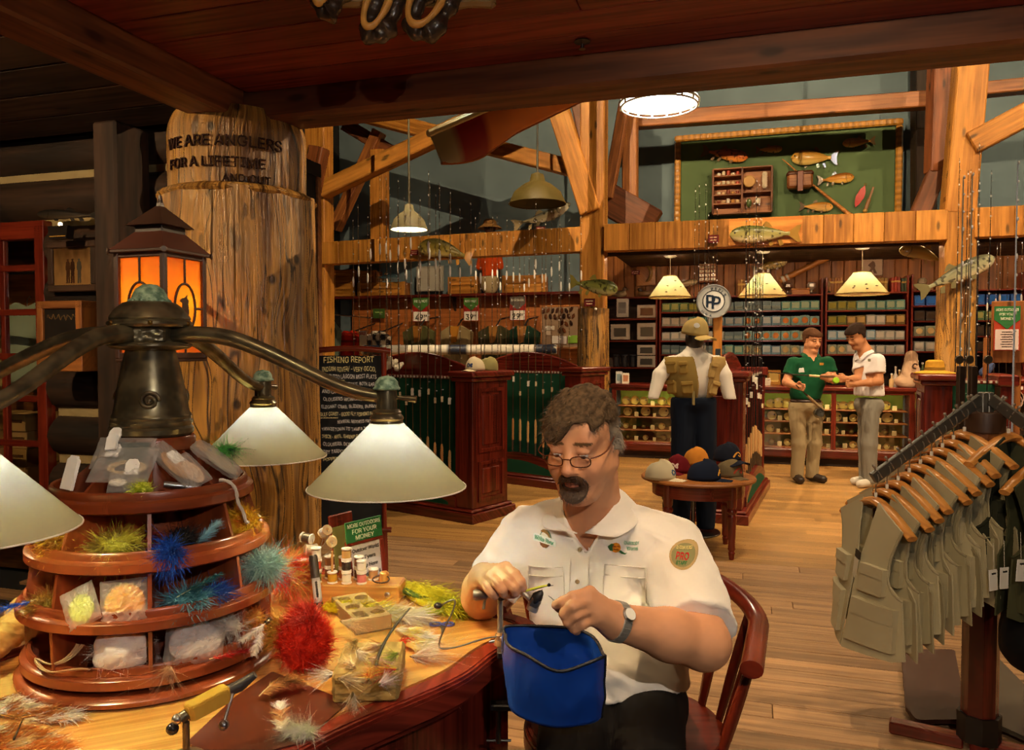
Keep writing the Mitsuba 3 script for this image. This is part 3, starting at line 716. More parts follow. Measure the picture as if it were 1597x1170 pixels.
CH,BE,HP=J(935,895,1.88),J(950,1000,1.85),J(958,1085,1.86)
torso=Body().ell(CH,(0.165,0.105,0.16),BR,0.05).ell(BE,(0.165,0.13,0.15),BR,0.06).ell(HP,(0.16,0.13,0.12),BR,0.06)
torso.cone(SHL,SHR_,0.058,0.058,0.05).cone(NB,SHL*0.6+NB*0.4,0.06,0.06,0.04).cone(NB,SHR_*0.6+NB*0.4,0.06,0.06,0.04)
body=Body();body.p=torso.p+limb.p+neckB.p+head.p+handR.p+handL.p
def body_f(P,prims=None):return body.ev(P,prims)
nails=[f[-1]+(f[-1]-f[-2])*0.25-nrm(ray(900,940))*0.008 for f in FR_[:3]+FL_[:1]]
def skin_c(v):
 L=(v-HC)@HR/HS;n=meshkit.fbm(v*70,3)
 c=np.tile(SKIN,(len(v),1))*(0.94+0.12*n)[:,None]
 red=np.clip(1-np.linalg.norm((L-[0,0.115,-0.028])/[0.024,0.03,0.025],axis=1),0,1)+0.6*np.clip(1-np.linalg.norm((np.abs(L)-[0.042,0.07,0.035])/[0.04,0.05,0.035],axis=1),0,1)
 inhead=np.linalg.norm(L,axis=1)<0.16
 c=col_mix(c,lin('#bd6f52'),np.clip(red,0,1)*0.55*inhead)
 lip=(np.abs(L[:,0])<0.023)&(L[:,2]>-0.079)&(L[:,2]<-0.0565)&(L[:,1]>0.094)
 c[lip]=lin('#b5745a')
 slit=(np.abs(L[:,0])<0.021)&(np.abs(L[:,2]+0.0665)<0.0016)&(L[:,1]>0.09);c[slit]=lin('#7a4436')
 for s in(-1,1):
  b=np.linalg.norm((L-[s*0.034,0.093,0.0315-0.0])/[0.024,0.02,0.0055],axis=1)<1;c[b]=lin('#5a4028')
  e=np.linalg.norm((L-[s*0.033,0.098,0.0035])/[0.015,0.012,0.0022],axis=1)<1;c[e]=lin('#3a2418')
 for q in nails:
  d=np.linalg.norm(v-q,axis=1);c=col_mix(c,lin('#d9a890'),np.clip(1.6-d/0.005,0,1)*0.8)
 return c
def bounds(B,pad=0.01):
 lo=np.min([np.minimum(q[1]-(q[2].max()if q[0]=='e' else q[3]),q[2]-q[4]if q[0]=='c' else q[1]-q[2].max())for q in B.p],0)
 hi=np.max([np.maximum(q[1]+(q[2].max()if q[0]=='e' else q[3]),q[2]+q[4]if q[0]=='c' else q[1]+q[2].max())for q in B.p],0)
 return lo-pad,hi+pad
lo,hi=bounds(body)
bm_=nets(body_f,lo,hi,0.0034,body.near)
put('body',mk(bm_,'vc_skin',True,col=skin_c),MAN,label='tanned face, bare forearms and hands')
for s in(-1,1):
 eb=ball(0.0100,3);ev=eb.vertices@HR.T+h(s*0.033,0.0872,0.0035)
 def eye_c(v,s=s):
  L=(v-h(s*0.033,0.0872,0.0035))@HR;c=np.tile(lin('#d8cfc4'),(len(v),1))
  d=np.hypot(L[:,0]+0.001,L[:,2]+0.0045);c[(d<0.0055)&(L[:,1]>0)]=lin('#4a3a2a');c[(d<0.0025)&(L[:,1]>0)]=0.005
  return c
 put('eye',mk(trimesh.Trimesh(ev,eb.faces,process=False),'vc_gloss',True,col=eye_c),MAN)
def hairline(L):
 """Positive inside the hair region."""
 jag=0.020*(meshkit.noise(np.stack([L[:,0]*70,L[:,0]*0,L[:,0]*0],1),4)-0.5)+0.012*np.cos(L[:,0]*55+0.6)
 wid=0.024/(1+np.exp((L[:,0]+0.004)*160))-0.010/(1+np.exp(-(L[:,0]-0.012)*160))
 top=L[:,2]-(0.066+jag+wid)
 side=np.where(L[:,1]<0.012,L[:,2]+0.018+np.clip(-L[:,1],0,0.1)*0.55,-1)
 front=np.where(L[:,1]>0.02,L[:,2]-0.050-jag-wid,1.0)
 return np.maximum(np.minimum(np.maximum(top,L[:,2]-0.05-0.3*(0.04-L[:,1])),front),side)
hb=Body();hb.p=head.p
def hair_f(P,prims=None):
 sh=P.shape[:-1];Q=P.reshape(-1,3);L=(Q-HC)@HR/HS
 d=hb.ev(Q)
 th=0.004+0.007*np.clip((L[:,2]-0.03)/0.07,0,1)+0.018*(meshkit.fbm(L*np.array([85,22,40]),3)-0.5)
 return smx(d-th,-hairline(L)*0.8,0.006).reshape(sh)
hm=nets(hair_f,HC-0.17,HC+0.17,0.0042)
def hair_c(v):
 L=(v-HC)@HR/HS;n=meshkit.fbm(L*np.array([200,60,200]),3)
 g=np.clip((np.abs(L[:,0])-0.045)/0.04,0,1)*np.clip((0.055-L[:,2])/0.06,0,1)
 return col_mix(col_mix(np.tile(lin('#1e150d'),(len(v),1)),lin('#5e4a34'),np.clip(n*1.6-0.3,0,1)),lin('#8c8274'),np.clip(g*1.2,0,0.8))
HK=put('hair',mk(hm,'vc_matte',True,col=hair_c),MAN,label='short greying brown hair')
_n=hm.vertex_normals;_i=nrs.choice(len(hm.vertices),5200)
_L=(hm.vertices[_i]-HC)@HR/HS;swirl=np.stack([np.sign(_L[:,0]+0.02)*0.5,0.55+0*_L[:,0],-0.2+0*_L[:,0]],1)@HR.T
hs,hc_=hairs(hm.vertices[_i]-_n[_i]*0.003,_n[_i]*0.16+swirl*0.9,0.012,0.0012,hair_c(hm.vertices[_i])*1.15,droop=0.15,seed=4,curl=0.35)
put('strands',mk(hs,'vc_satin',False,col=hc_),HK)
def beard_f(P,prims=None):
 sh=P.shape[:-1];Q=P.reshape(-1,3);L=(Q-HC)@HR/HS;d=hb.ev(Q)
 ax,z=np.abs(L[:,0]),L[:,2]
 outer=np.hypot(ax/0.037,(z+0.079)/0.042)-1
 mouth=np.hypot(ax/0.022,(z+0.0685)/0.0085)-1
 r=np.maximum(outer*0.03,-mouth*0.012);r=np.maximum(r,0.045-L[:,1]);r=np.maximum(r,z+0.043)
 return smx(d-0.0042-0.003*(meshkit.fbm(L*160,2)-0.5),r,0.004).reshape(sh)
be=nets(beard_f,HC-0.16,HC+0.16,0.0034)
def beard_c(v):
 L=(v-HC)@HR/HS;n=meshkit.fbm(L*220,3);g=np.clip((-0.080-L[:,2])/0.02,0,1)
 return col_mix(np.tile(lin('#3c2819'),(len(v),1))*(0.7+0.6*n)[:,None],lin('#7a6e60'),np.clip(g*(0.1+0.7*n),0,0.7))
BK=put('beard',mk(be,'vc_matte',True,col=beard_c),MAN,label='brown moustache and grey goatee')
_n=be.vertex_normals;_i=nrs.choice(len(be.vertices),1500)
hs,hc_=hairs(be.vertices[_i],_n[_i]*0.5+np.tile(-HR[:,2],(len(_i),1))*0.8,0.008,0.0008,beard_c(be.vertices[_i]),seed=5)
put('strands',mk(hs,'vc_satin',False,col=hc_),BK)
def lens_pts(s,n=40):
 out=[]
 for t in np.linspace(0,2*math.pi,n,endpoint=False):
  x=0.0235*np.sign(math.cos(t))*abs(math.cos(t))**0.75;z=0.0135*np.sign(math.sin(t))*abs(math.sin(t))**0.75
  cx=s*0.0335+x;out.append(h(cx,0.118-2.2*cx*cx,-0.004+z))
 return np.array(out)
GL=put('glasses',mk(cat_(*[tube(np.vstack([lens_pts(s),lens_pts(s)[:1]]),0.0012,8,cap=False)for s in(-1,1)]),'vc_metal',True,col='#7a4a34'),MAN,label='thin metal framed glasses')
put('bridge',mk(tube(spline([h(-0.0105,0.1165,0.0),h(0,0.1215,0.003),h(0.0105,0.1165,0.0)],10),0.0012,8),'vc_metal',True,col='#7a4a34'),GL)
for s in(-1,1):
 put('temple_arm',mk(tube(spline([h(s*0.057,0.110,0.004),h(s*0.078,0.095,0.008),h(s*0.084,0.03,0.014),h(s*0.086,-0.015,0.018),h(s*0.086,-0.03,0.0)],20),0.0014,8),'vc_gloss',True,col='#5a2c1c'),GL)
 q=lens_pts(s);put('lens',mk(trimesh.Trimesh(np.vstack([q,q.mean(0)]),[[40,i,(i+1)%40]for i in range(40)],process=False),'glass',False),GL)
shb=Body().ell(CH,(0.190,0.128,0.175),BR,0.05).ell(BE,(0.192,0.158,0.165),BR,0.07).ell(HP,(0.19,0.172,0.13),BR,0.06)
shb.cone(SHL,SHR_,0.072,0.072,0.06).cone(NB,SHL*0.65+NB*0.35,0.070,0.074,0.05).cone(NB,SHR_*0.65+NB*0.35,0.070,0.074,0.05)
CUL,CUR=SHL*0.10+ELL*0.90,SHR_*0.22+ELR*0.78
shb.cone(SHL,CUL,0.080,0.080,0.025).cone(SHR_,CUR,0.078,0.070,0.025)
dL,dR=nrm(CUL-SHL),nrm(CUR-SHR_)
def shirt_base(P,prims=None):return shb.ev(P,prims)
def shirt_f(P,prims=None):
 sh=P.shape[:-1];Q=P.reshape(-1,3);d=shb.ev(Q,prims)
 w=meshkit.fbm(Q@np.array([[7,3,2],[2,8,3],[-6,4,11]]).T,3,2)-0.5
 w2=meshkit.fbm((Q-ELL)@np.array([[18,0,8],[0,9,0],[14,5,26]]).T,2,8)-0.5
 w3=meshkit.noise((Q-CH)@np.array([[5,14,2],[-3,8,0],[16,-9,20.0]]).T,6)-0.5
 d=d-0.018*w-0.010*w2-0.007*w3
 d=np.maximum(d,np.where(np.linalg.norm(Q-CUL,axis=1)<0.16,(Q-CUL)@dL+0.006*np.sin(Q[:,0]*60),-1))
 d=np.maximum(d,np.where(np.linalg.norm(Q-CUR,axis=1)<0.13,(Q-CUR)@dR,-1))
 hem=J(1010,1068,1.72)[2]-0.03;d=np.maximum(d,hem+0.012*np.sin(Q[:,0]*25)-Q[:,2])
 L=Q-NB;nk=np.hypot(L@bl,(L@bf)*0.8+0.01)-0.066
 V=np.abs(L@bl)*1.0-np.clip((0.045-(-(L[:,2]+0.03))),-1,0.075)*0.62
 d=np.maximum(d,-np.where(L[:,2]>-0.02,nk,1));
 vee=np.where((L@bf>0.0)&(L[:,2]>-0.062),np.abs(L@bl)-0.62*(L[:,2]+0.062),1.0)
 d=np.maximum(d,-vee*0.8)
 return d.reshape(sh)
lo,hi=bounds(shb,0.02)
sm_=nets(shirt_f,lo,hi,0.006,shb.near)
SHK=put('shirt',mk(sm_,'vc_cloth',True,col='#ece4d8'),MAN,label='white short-sleeved fishing shirt')
def shirt_s(P):
 return shirt_f(np.asarray(P,float))
def decal(name,mesh,px,py,col,parent,rot=0,lift=0.0008,field=None,mat='vc_matte',e=0.006,label=None,up=(0,0,1)):
 f=field or shirt_s;p,n=hit(f,px,py);m=fine(tm(mesh),e)
 n=nrm(n+0.0)
 return put(name,mk(onsurf(f,m,p,n,up,rot,lift),mat,False,col=col),parent,label=label)
def patch(pts,th=0.004,sub=3):
 p=np.asarray(pts,float);n=nrm(np.cross(p[1]-p[0],p[-1]-p[0]));n=n if n@ray(900,800)<0 else-n
 c=p.mean(0);k=len(p)
 v=np.vstack([p+n*th/2,c+n*(th/2+0.003),p-n*th/2,c-n*(th/2)])
 f=[]
 for i in range(k):
  j=(i+1)%k;f+=[[k,i,j],[2*k+1,k+1+j,k+1+i],[i,k+1+i,k+1+j],[i,k+1+j,j]]
 m=trimesh.Trimesh(v,f,process=False);trimesh.repair.fix_normals(m);return m
def strip(a,b,th=0.004,n=16):
 """A sheet between two curves."""
 A_,B_=spline(a,n),spline(b,n);d=np.gradient(A_,axis=0);nn=np.cross(d,B_-A_);nn/=np.linalg.norm(nn,axis=1,keepdims=True)+1e-9
 if(nn@ray(900,800)).mean()>0:nn=-nn
 rows=[A_+nn*th/2,(A_+B_)/2+nn*(th/2+0.003),B_+nn*th/2,B_-nn*th/2,(A_+B_)/2+nn*(0.003-th/2),A_-nn*th/2]
 v=np.concatenate(rows);f=[]
 for r in range(6):
  r2=(r+1)%6
  for i in range(n-1):f+=[[r*n+i,r*n+i+1,r2*n+i+1],[r*n+i,r2*n+i+1,r2*n+i]]
 for i in(0,n-1):f+=[[i,n+i,4*n+i],[i,4*n+i,5*n+i],[n+i,2*n+i,3*n+i],[n+i,3*n+i,4*n+i]]
 m=trimesh.Trimesh(v,f,process=False);trimesh.repair.fix_normals(m);return m
cvL=[J(950,752,1.83),J(962,775,1.755),J(945,805,1.70),J(912,831,1.685)]
coL=[J(985,782,1.86),J(998,800,1.78),J(988,822,1.715),J(960,838,1.69)]
cvR=[J(860,782,1.86),J(862,797,1.80),J(874,816,1.73),J(900,832,1.69)]
coR=[J(845,796,1.87),J(845,812,1.81),J(856,826,1.74),J(880,828,1.715)]
put('collar',mk(strip(cvL,coL),'vc_cloth',35,col='#ece4d8'),SHK)
put('collar',mk(strip(cvR,coR),'vc_cloth',35,col='#ece4d8'),SHK)
def sew(name,pts2,col,w=0.0016,lift=0.0009):
 """A seam drawn through pixel points over the shirt."""
 P=[hit(shirt_s,*q)for q in pts2];c=spline([p+n*lift for p,n in P],26)
 put(name,mk(tube(c,w,5),'vc_cloth',True,col=col),SHK)
sew('placket',[(915,838),(919,870),(918,910),(916,945)],'#ddd3c5',0.0015)
sew('placket',[(893,842),(890,880),(888,920),(886,950)],'#ddd3c5',0.0015)
for q in((905,856),(901,907)):
 p,n=hit(shirt_s,*q);M=FR(p+n*0.002,np.cross([0,0,1],n),[0,0,1])
 put('button',mk(lathe([(0,0.002),(0.0025,0.0018),(0.004,0.0026),(0.0052,0.002),(0.0052,0),(0,0)],20),'vc_gloss',40,col='#8a7a5c',M=M),SHK)
for a in([(824,882),(850,885),(878,884)],[(824,896),(850,899),(878,898)],[(825,882),(824,915),(826,945)],[(878,884),(880,915),(880,950)],[(943,880),(975,883),(1008,886)],[(943,896),(975,900),(1008,902)],[(943,880),(941,910),(941,940)],[(1008,886),(1008,910),(1008,940)]):
 sew('pocket_seam',a,'#d8cebf',0.0013)
LG=put('river_badge',mk(onsurf(shirt_s,fine(prism(Point(0,0).buffer(0.019),0.0006),0.006),*hit(shirt_s,851,840),lift=0.0006),'vc_matte',False,col='#dcd8c6'),SHK,label='White River badge with a leaping trout')
fishP=Polygon([(-0.017,0.012),(-0.01,0.017),(0.003,0.016),(0.012,0.008),(0.017,-0.001),(0.012,0.001),(0.006,0.006),(-0.004,0.010),(-0.012,0.010)])
decal('ring',prism(Point(0,0).buffer(0.0185).difference(Point(0,0).buffer(0.0165)),0.0006),851,840,lin('#3a6e58'),SHK,lift=0.0012)
decal('trout',prism(fishP,0.0006),851,838,lin('#8a6a3c'),SHK,lift=0.0014)
decal('rocks',prism(Polygon([(-0.014,-0.006),(0.014,-0.006),(0.011,-0.014),(0.004,-0.019),(-0.005,-0.018),(-0.012,-0.013)]),0.0006),850,842,lin('#6b4a30'),SHK,lift=0.0013)
decal('banner',prism(Polygon([(-0.031,0.007),(-0.029,-0.005),(0.030,-0.008),(0.033,0.002),(0.03,0.006)]).buffer(0.002),0.0007),850,842,lin('#e9efe6'),SHK,lift=0.0016,rot=-4)
decal('lettering',ctext('White River',0.0095,0.0008,True,0.056),850,842,lin('#3f8a6a'),SHK,lift=0.0024,rot=-7,e=0.004)
FG=decal('fish_badge',prism(Point(0,0).buffer(0.0115),0.0006),960,854,lin('#d98a24'),SHK,lift=0.0010,label='orange and green fish badge with the words Outdoor World')
decal('fish_head',prism(Polygon([(-0.018,0.002),(-0.010,0.010),(-0.004,0.008),(-0.007,0.0),(-0.006,-0.008),(-0.013,-0.007)]),0.0006),960,854,lin('#2f5a34'),SHK,lift=0.0016)
decal('fish_tail',prism(Polygon([(0.010,-0.006),(0.018,-0.012),(0.024,-0.011),(0.020,-0.015),(0.012,-0.014),(0.006,-0.010)]),0.0006),961,854,lin('#2f5a34'),SHK,lift=0.0014)
decal('lettering',cat_(tf(text('Bass Pro',0.0046,0.0006,True,0.016),TR(-0.007,0.001,0)),tf(text('Shops',0.004,0.0006,True,0.011),TR(-0.005,-0.006,0))),960,854,lin('#7a1f14'),SHK,lift=0.0017,e=0.004)
decal('lettering',tf(text('Outdoor',0.0085,0.0008,False,0.033),TR(-0.016,0.001,0)),985,850,lin('#3f8a6a'),SHK,lift=0.0012,e=0.004,rot=4)
decal('lettering',tf(text('World',0.0085,0.0008,False,0.024),TR(-0.012,-0.009,0)),986,852,lin('#3f8a6a'),SHK,lift=0.0012,e=0.004,rot=4)
PB=decal('sleeve_patch',prism(affinity.scale(Point(0,0).buffer(1),0.030,0.0215),0.001),1065,866,lin('#b59a6a'),SHK,lift=0.0008,label='oval PRO sleeve patch')
decal('patch_field',prism(affinity.scale(Point(0,0).buffer(1),0.025,0.017),0.0006),1065,866,lin('#8a8458'),SHK,lift=0.0020)
decal('lettering',ctext('PRO',0.0105,0.0008,True,0.027),1065,866,lin('#b01c24'),SHK,lift=0.0032,e=0.004)
decal('lettering',ctext('STAFF',0.0055,0.0008,True,0.022,(0,-0.0105,0)),1065,866,lin('#2f6a3a'),SHK,lift=0.0030,e=0.004)
decal('lettering',ctext('OUTDOOR WORLD',0.0038,0.0008,True,0.033,(0,0.0115,0)),1065,866,lin('#e8d48a'),SHK,lift=0.0030,e=0.004)
wd=nrm(WRL-ELL);wx=nrm(np.cross(wd,[0,0,1]));WM=FR(WRL-wd*0.004,wx,np.cross(wd,wx))
links=[]
for t in np.arange(26)*2*math.pi/26:
 b=cbox(0.0092,0.0045,0.019,0.0012);links.append(tf(b,WM@RZ(math.degrees(t))@TR(0,0.0365,0)))
WK=put('watch',mk(cat_(*links),'vc_brushed',30,col='#c9c4ba'),MAN,label='steel wrist watch')
fd=nrm(-nrm(ray(958,960))-wd*(-nrm(ray(958,960))@wd)+np.array([0,0,0.5]));fd=nrm(fd-wd*(fd@wd))
put('case',mk(tf(cyl(0.014,0.007,32,0.002),FR(WRL-wd*0.004+fd*0.036,wd,np.cross(fd,wd))),'vc_metal',30,col='#b8b4aa'),WK)
put('dial',mk(tf(cyl(0.0115,0.001,32,0.0002),FR(WRL-wd*0.004+fd*0.0432,wd,np.cross(fd,wd))),'vc_gloss',30,col='#e8e4da'),WK)
KN=[J(880,1150,1.36)*[1,1,0]+[0,0,0.66],J(1010,1150,1.40)*[1,1,0]+[0,0,0.66]]
HPs=[HP+bl*-0.085+[0,0,0.0],HP+bl*0.085]
tr=Body().ell(HP+[0,0,-0.02],(0.17,0.145,0.12),BR,0.05)
for a,b in zip(HPs,KN):
 tr.cone(a,b,0.09,0.068,0.03);f=b+np.array([0.02,0.03,-0.42]);tr.cone(b,f,0.066,0.05,0.02)
lo,hi=bounds(tr)
tmm=nets(lambda P,q=None:tr.ev(P,q)-0.006*(meshkit.fbm(P*9,3)-0.5),lo,hi,0.011,tr.near)
put('trousers',mk(tmm,'vc_matte',True,col='#060506'),MAN,label='black trousers')
for b in KN:
 f=b+np.array([0.02,0.03,-0.46]);d=np.array([-0.3,-0.95,0])
 sb=Body().cone(f,f+[0,0,-0.045],0.045,0.045,0.02).cone(f+[0,0,-0.05],f+d*0.15+[0,0,-0.06],0.045,0.038,0.03)
 lo,hi=bounds(sb);zf=f[2]-0.09
 put('shoe',mk(nets(lambda P,q=None:np.maximum(sb.ev(P,q),zf-P[...,2]),lo,hi,0.008),'vc_satin',True,col='#15110f'),MAN)
SHOE_Z=KN[0][2]-0.46-0.09
# ------ his chair
CHR=thing('captains_chair','glossy dark red captains chair with a curved arm rail under the seated man','chair')
cc,cf=np.array([0.285,1.90,0]),nrm([-0.30,-0.95,0]);cl_=np.array([-cf[1],cf[0],0]);cl_=cl_ if cl_[0]>0 else-cl_
def cp(f,l,z):return cc+cf*f+cl_*l+np.array([0,0,z])
def horseshoe(z0,z1,hw,n=60,front=0.27,back=0.27):
 pts=[]
 for t in np.linspace(-0.84,1,n):
  a=t*2.05;l=hw*math.sin(a)/math.sin(2.05)if abs(a)>math.pi/2 else hw*math.sin(a)
  l=hw*math.sin(min(max(a,-math.pi/2),math.pi/2))if abs(a)<math.pi/2 else math.copysign(hw,a)*(1-0.10*(abs(a)-math.pi/2))
  f=-back*math.cos(a)if abs(a)<math.pi/2 else(abs(a)-math.pi/2)/(2.05-math.pi/2)*front
  pts.append(cp(f,l,z0+(z1-z0)*max(0,math.cos(a))**1.5))
 return np.array(pts)
rl=horseshoe(0.845,0.905,0.315)
put('arm_rail',mk(tube(rl,0.024,14,flat=0.8),'redrail',40,grain=lambda v:np.stack([np.arctan2(v[:,0]-cc[0],v[:,1]-cc[1])*0.3,v[:,2]+v[:,0]*0.3],1)),CHR)
sp=bevelprism(affinity.scale(Point(0,0).buffer(1,24),0.25,0.25),0.05,0.018)
put('seat',mk(tf(sp,FR(cp(0.02,0,0.525),cf,cl_)),'redrail',40,grain=0),CHR)
st=horseshoe(0.56,0.56,0.235,60,0.2,0.215)
for i in(2,8,14,19,24,29,34,40,46,52,57):
 a,b=st[i],rl[i];w=i in(14,40)
 k=np.linspace(0,1,14)
 put('back_slat' if w else 'spindle',mk(tube([a+(b-a)*t for t in k],(0.024 if w else 0.011)*(0.8+0.35*np.sin(k*math.pi)),12,flat=0.45 if w else 1),'redrail',40,grain=2),CHR)
for a,b in((0.2,0.19),(0.2,-0.19),(-0.17,0.17),(-0.17,-0.17)):
 k=np.linspace(0,1,16);rr=0.021+0.006*np.sin(k*9)*(k>0.15)-0.006*k
 put('leg',mk(tube([cp(a*(1+0.2*t),b*(1+0.2*t),0.53*(1-t))for t in k],rr,14),'redrail',40,grain=2),CHR)
for f_,l_ in(((0.22,0.21),(0.22,-0.21)),((-0.19,0.19),(-0.19,-0.19)),((0.22,0.21),(-0.19,0.19)),((0.22,-0.21),(-0.19,-0.19))):
 put('stretcher',mk(tube([cp(*f_,0.14),cp(*l_,0.14)],0.013,12),'redrail',40,grain=0),CHR)
# ------ fur, feathers, bags
def clump(name,label,cat,c,r,cols,n=900,L=0.03,w=0.0016,bias=(0,0,0),seed=0,curl=0.3,droop=0.2,group=None,core=0.85,tang=0.0):
 """A loose ball of fur or marabou: an uneven core and strands; r = radii."""
 rs=np.random.RandomState(seed+100);c=np.asarray(c,float);r=np.asarray(r,float)
 b=ball(1.0,3);b.vertices=b.vertices*(1+0.35*(meshkit.fbm(b.vertices*2.2+seed,3)[:,None]-0.5))*r*core+c
 cols=[lin(q)for q in cols]
 def cc_(v):
  t=np.clip(meshkit.fbm((v-c)/r.max()*1.6+seed*3.1,2)*1.9-0.45,0,0.999)*len(cols)
  return np.array(cols)[t.astype(int)]
 d=rs.randn(n,3);d/=np.linalg.norm(d,axis=1,keepdims=True);roots=d*r*core*0.9+c
 tg=np.cross(d,rs.randn(n,3));lay=rs.randn(3)*[1,1,0.3];lay/=np.linalg.norm(lay)
 dd=(d*0.75+rs.randn(n,3)*0.38+lay*0.45)*(1-tang)+(tg/np.linalg.norm(tg,axis=1,keepdims=True)+d*0.12)*tang
 hm_,hc_=hairs(roots,dd+np.asarray(bias),L,w*1.45,cc_(roots),droop,seed,curl)
 k=put(name,mk(b,'vc_matte',True,col=lambda v:cc_(v)*0.85),label=label,cat=cat,group=group)
 put('strands',mk(hm_,'vc_matte',False,col=hc_),k)
 return k
def feather(name,label,p0,p1,width,cols,cat='feather',up=(0,0,1),n=160,seed=0,arch=0.0,w=0.0012,group=None,quill='#d8c8a0'):
 p0,p1=np.asarray(p0,float),np.asarray(p1,float);L=np.linalg.norm(p1-p0);x=nrm(p1-p0);y=nrm(np.cross(up,x));z=np.cross(x,y)
 rs=np.random.RandomState(seed+50);t=rs.rand(n)*0.92+0.06;s=np.where(rs.rand(n)<0.5,-1,1)
 P=p0+np.outer(t,p1-p0)+np.outer(arch*L*4*t*(1-t),z)
 D=np.outer(0.8+0*t,x)+np.outer(s*(0.9-0.3*t),y)+np.outer(rs.randn(n)*0.18,z)
 C=np.array([lin(q)for q in cols]);cc_=C[np.minimum((t*len(C)).astype(int),len(C)-1)]
 m,c=hairs(P,D,width*np.sqrt(np.clip(np.sin(np.pi*np.clip(t,0.05,0.97)),0.05,1)),w,cc_,0.1,seed,0.12)
 k=put(name,mk(m,'vc_matte',False,col=c),label=label,cat=cat,group=group)
 q=np.linspace(0,1,10);put('quill',mk(tube(p0+np.outer(q,p1-p0)+np.outer(arch*L*4*q*(1-q),z),0.0011*(1.1-q),5),'vc_satin',True,col=quill),k)
 return k
def pillow(w,h,t,seed=0,rim=0.0,n=34):
 """A crumpled flat bag in the xy plane."""
 u=np.linspace(-1,1,n);X,Y=np.meshgrid(u,u,indexing='ij');e=np.clip((1-X**4)*(1-Y**4),0,1)**0.5
 P=np.stack([X*2,Y*2,X*0+seed],-1);wv=0.45+0.8*meshkit.fbm(P*1.7,3,seed)+1.5*np.abs(meshkit.fbm(P*2.6+5,2,seed+9)-0.5)
 ed=1+0.06*(meshkit.fbm(P*1.3+7,2,seed+3)-0.5)
 top=np.stack([X*w/2*ed,Y*h/2*ed,e*t/2*wv+0.0004],-1);bot=np.stack([X*w/2*ed,Y*h/2*ed,-e*t/2*wv[::-1]-0.0004],-1)
 i,j=np.meshgrid(np.arange(n-1),np.arange(n-1),indexing='ij');q=np.stack([i*n+j,(i+1)*n+j,(i+1)*n+j+1,i*n+j+1],-1).reshape(-1,4)
 V=np.vstack([top.reshape(-1,3),bot.reshape(-1,3)]);Q=np.vstack([q,q[:,::-1]+n*n])
 return trimesh.Trimesh(V,np.vstack([Q[:,[0,1,2]],Q[:,[0,2,3]]]),process=False)
def coil(R,r,turns,flat,seed=0):
 t=np.linspace(0,turns*2*math.pi,turns*26);rs=np.random.RandomState(seed)
 rad=R*(0.85+0.15*np.sin(t*0.37+seed));return tube(np.stack([np.cos(t)*rad,np.sin(t)*rad*flat,0.002*np.sin(t*1.3)],1),r,5)
def bag(name,label,M,w,h,t,seed,content=None,tab=None,group=None,inside=None):
 k=put(name,mk(pillow(w,h,t,seed),'clearbag',True,M=M),label=label,cat='bag',group=group)
 if content:put(content[0],mk(content[1],'vc_matte',True,col=content[2],M=M),k)
 if tab:put('hang_tab',mk(bevelprism(Polygon([(-0.012,0),(0.012,0),(0.012,0.022),(0.007,0.030),(-0.007,0.030),(-0.012,0.022)]).buffer(0.001),0.004,0.001),'vc_satin',30,col='#e4e0da',M=M@TR(tab[0],tab[1],0)),k,label='white hang tab')
 return k
def trayM(phi,r,z,tilt=60,rot=0):
 """A bag leaning in a compartment: its face turned outwards and up."""
 o=cpos(phi,r,z);out=nrm(cpos(phi,1,0)-HUB);side=np.cross([0,0,1],out)
 c,s=math.cos(math.radians(tilt)),math.sin(math.radians(tilt));up_=np.array([0,0,s])-out*c
 return FR(o,side,up_)@RZ(rot)
put('white_tag',mk(bevelprism(Polygon([(-0.017,-0.032),(0.017,-0.032),(0.017,0.026),(0.010,0.030),(0.010,0.034),(-0.010,0.034),(-0.010,0.030),(-0.017,0.026)]),0.006,0.0015),'vc_satin',30,col='#e8e6e2',M=trayM(-52,0.178,1.262,75,-3)),label='white plastic package tag standing at the left of the top tray',cat='tag')
bag('clear_bag','clear bag with a pale fibre loop in the top tray',trayM(-22,0.135,1.275,42),0.115,0.085,0.018,3,('fibre_loop',tf(coil(0.036,0.0011,9,0.45),TR(0.008,-0.008,0.0)),'#cdb58e'),(-0.030,0.020))
bag('clear_bag','clear bag with a dark card behind the fibre loop bag',trayM(-30,0.105,1.293,55),0.12,0.07,0.012,5,('card',tf(cbox(0.08,0.05,0.002,0.0005),TR(0.01,0.0,0)),'#2c3a38'),(-0.030,0.026))
bag('clear_bag','clear bag with a white tab low in the top tray',trayM(-18,0.165,1.245,60),0.055,0.04,0.012,6,('fibre',tf(ball(0.012,2,s=(1.4,.7,.4)),TR(-.01,0,0)),'#d8d0c0'),(0.012,0.016))
clump('fur_tuft','bright chartreuse fur tuft at the front of the top tray','fur',cpos(-7,0.166,1.232),(0.018,0.018,0.013),['#b9c22a','#d2d650','#93a01e'],500,0.012,0.0012,seed=1)
bag('clear_bag','clear bag with a tan hide strip in the front of the top tray',trayM(17,0.135,1.272,45,28),0.045,0.115,0.02,7,('hide_strip',tf(ball(0.04,3,s=(0.42,1.0,0.14)),TR(0,-0.006,0)),'#a87a48'))
bag('clear_bag','clear bag with beige fluff and a tab right of the hide strip',trayM(27,0.15,1.258,45,20),0.05,0.08,0.02,8,('fluff',tf(ball(0.03,3,s=(0.6,1.0,0.28)),TR(0,-0.006,0)),'#c8a88a'),(-0.006,0.024))
put('tinsel_tube',mk(tube([cpos(7,0.16,1.236),cpos(29,0.178,1.224)],0.007,14),'vc_metal',30,col='#b9bcc0'),label='silver tinsel tube lying in the top tray',cat='tube')
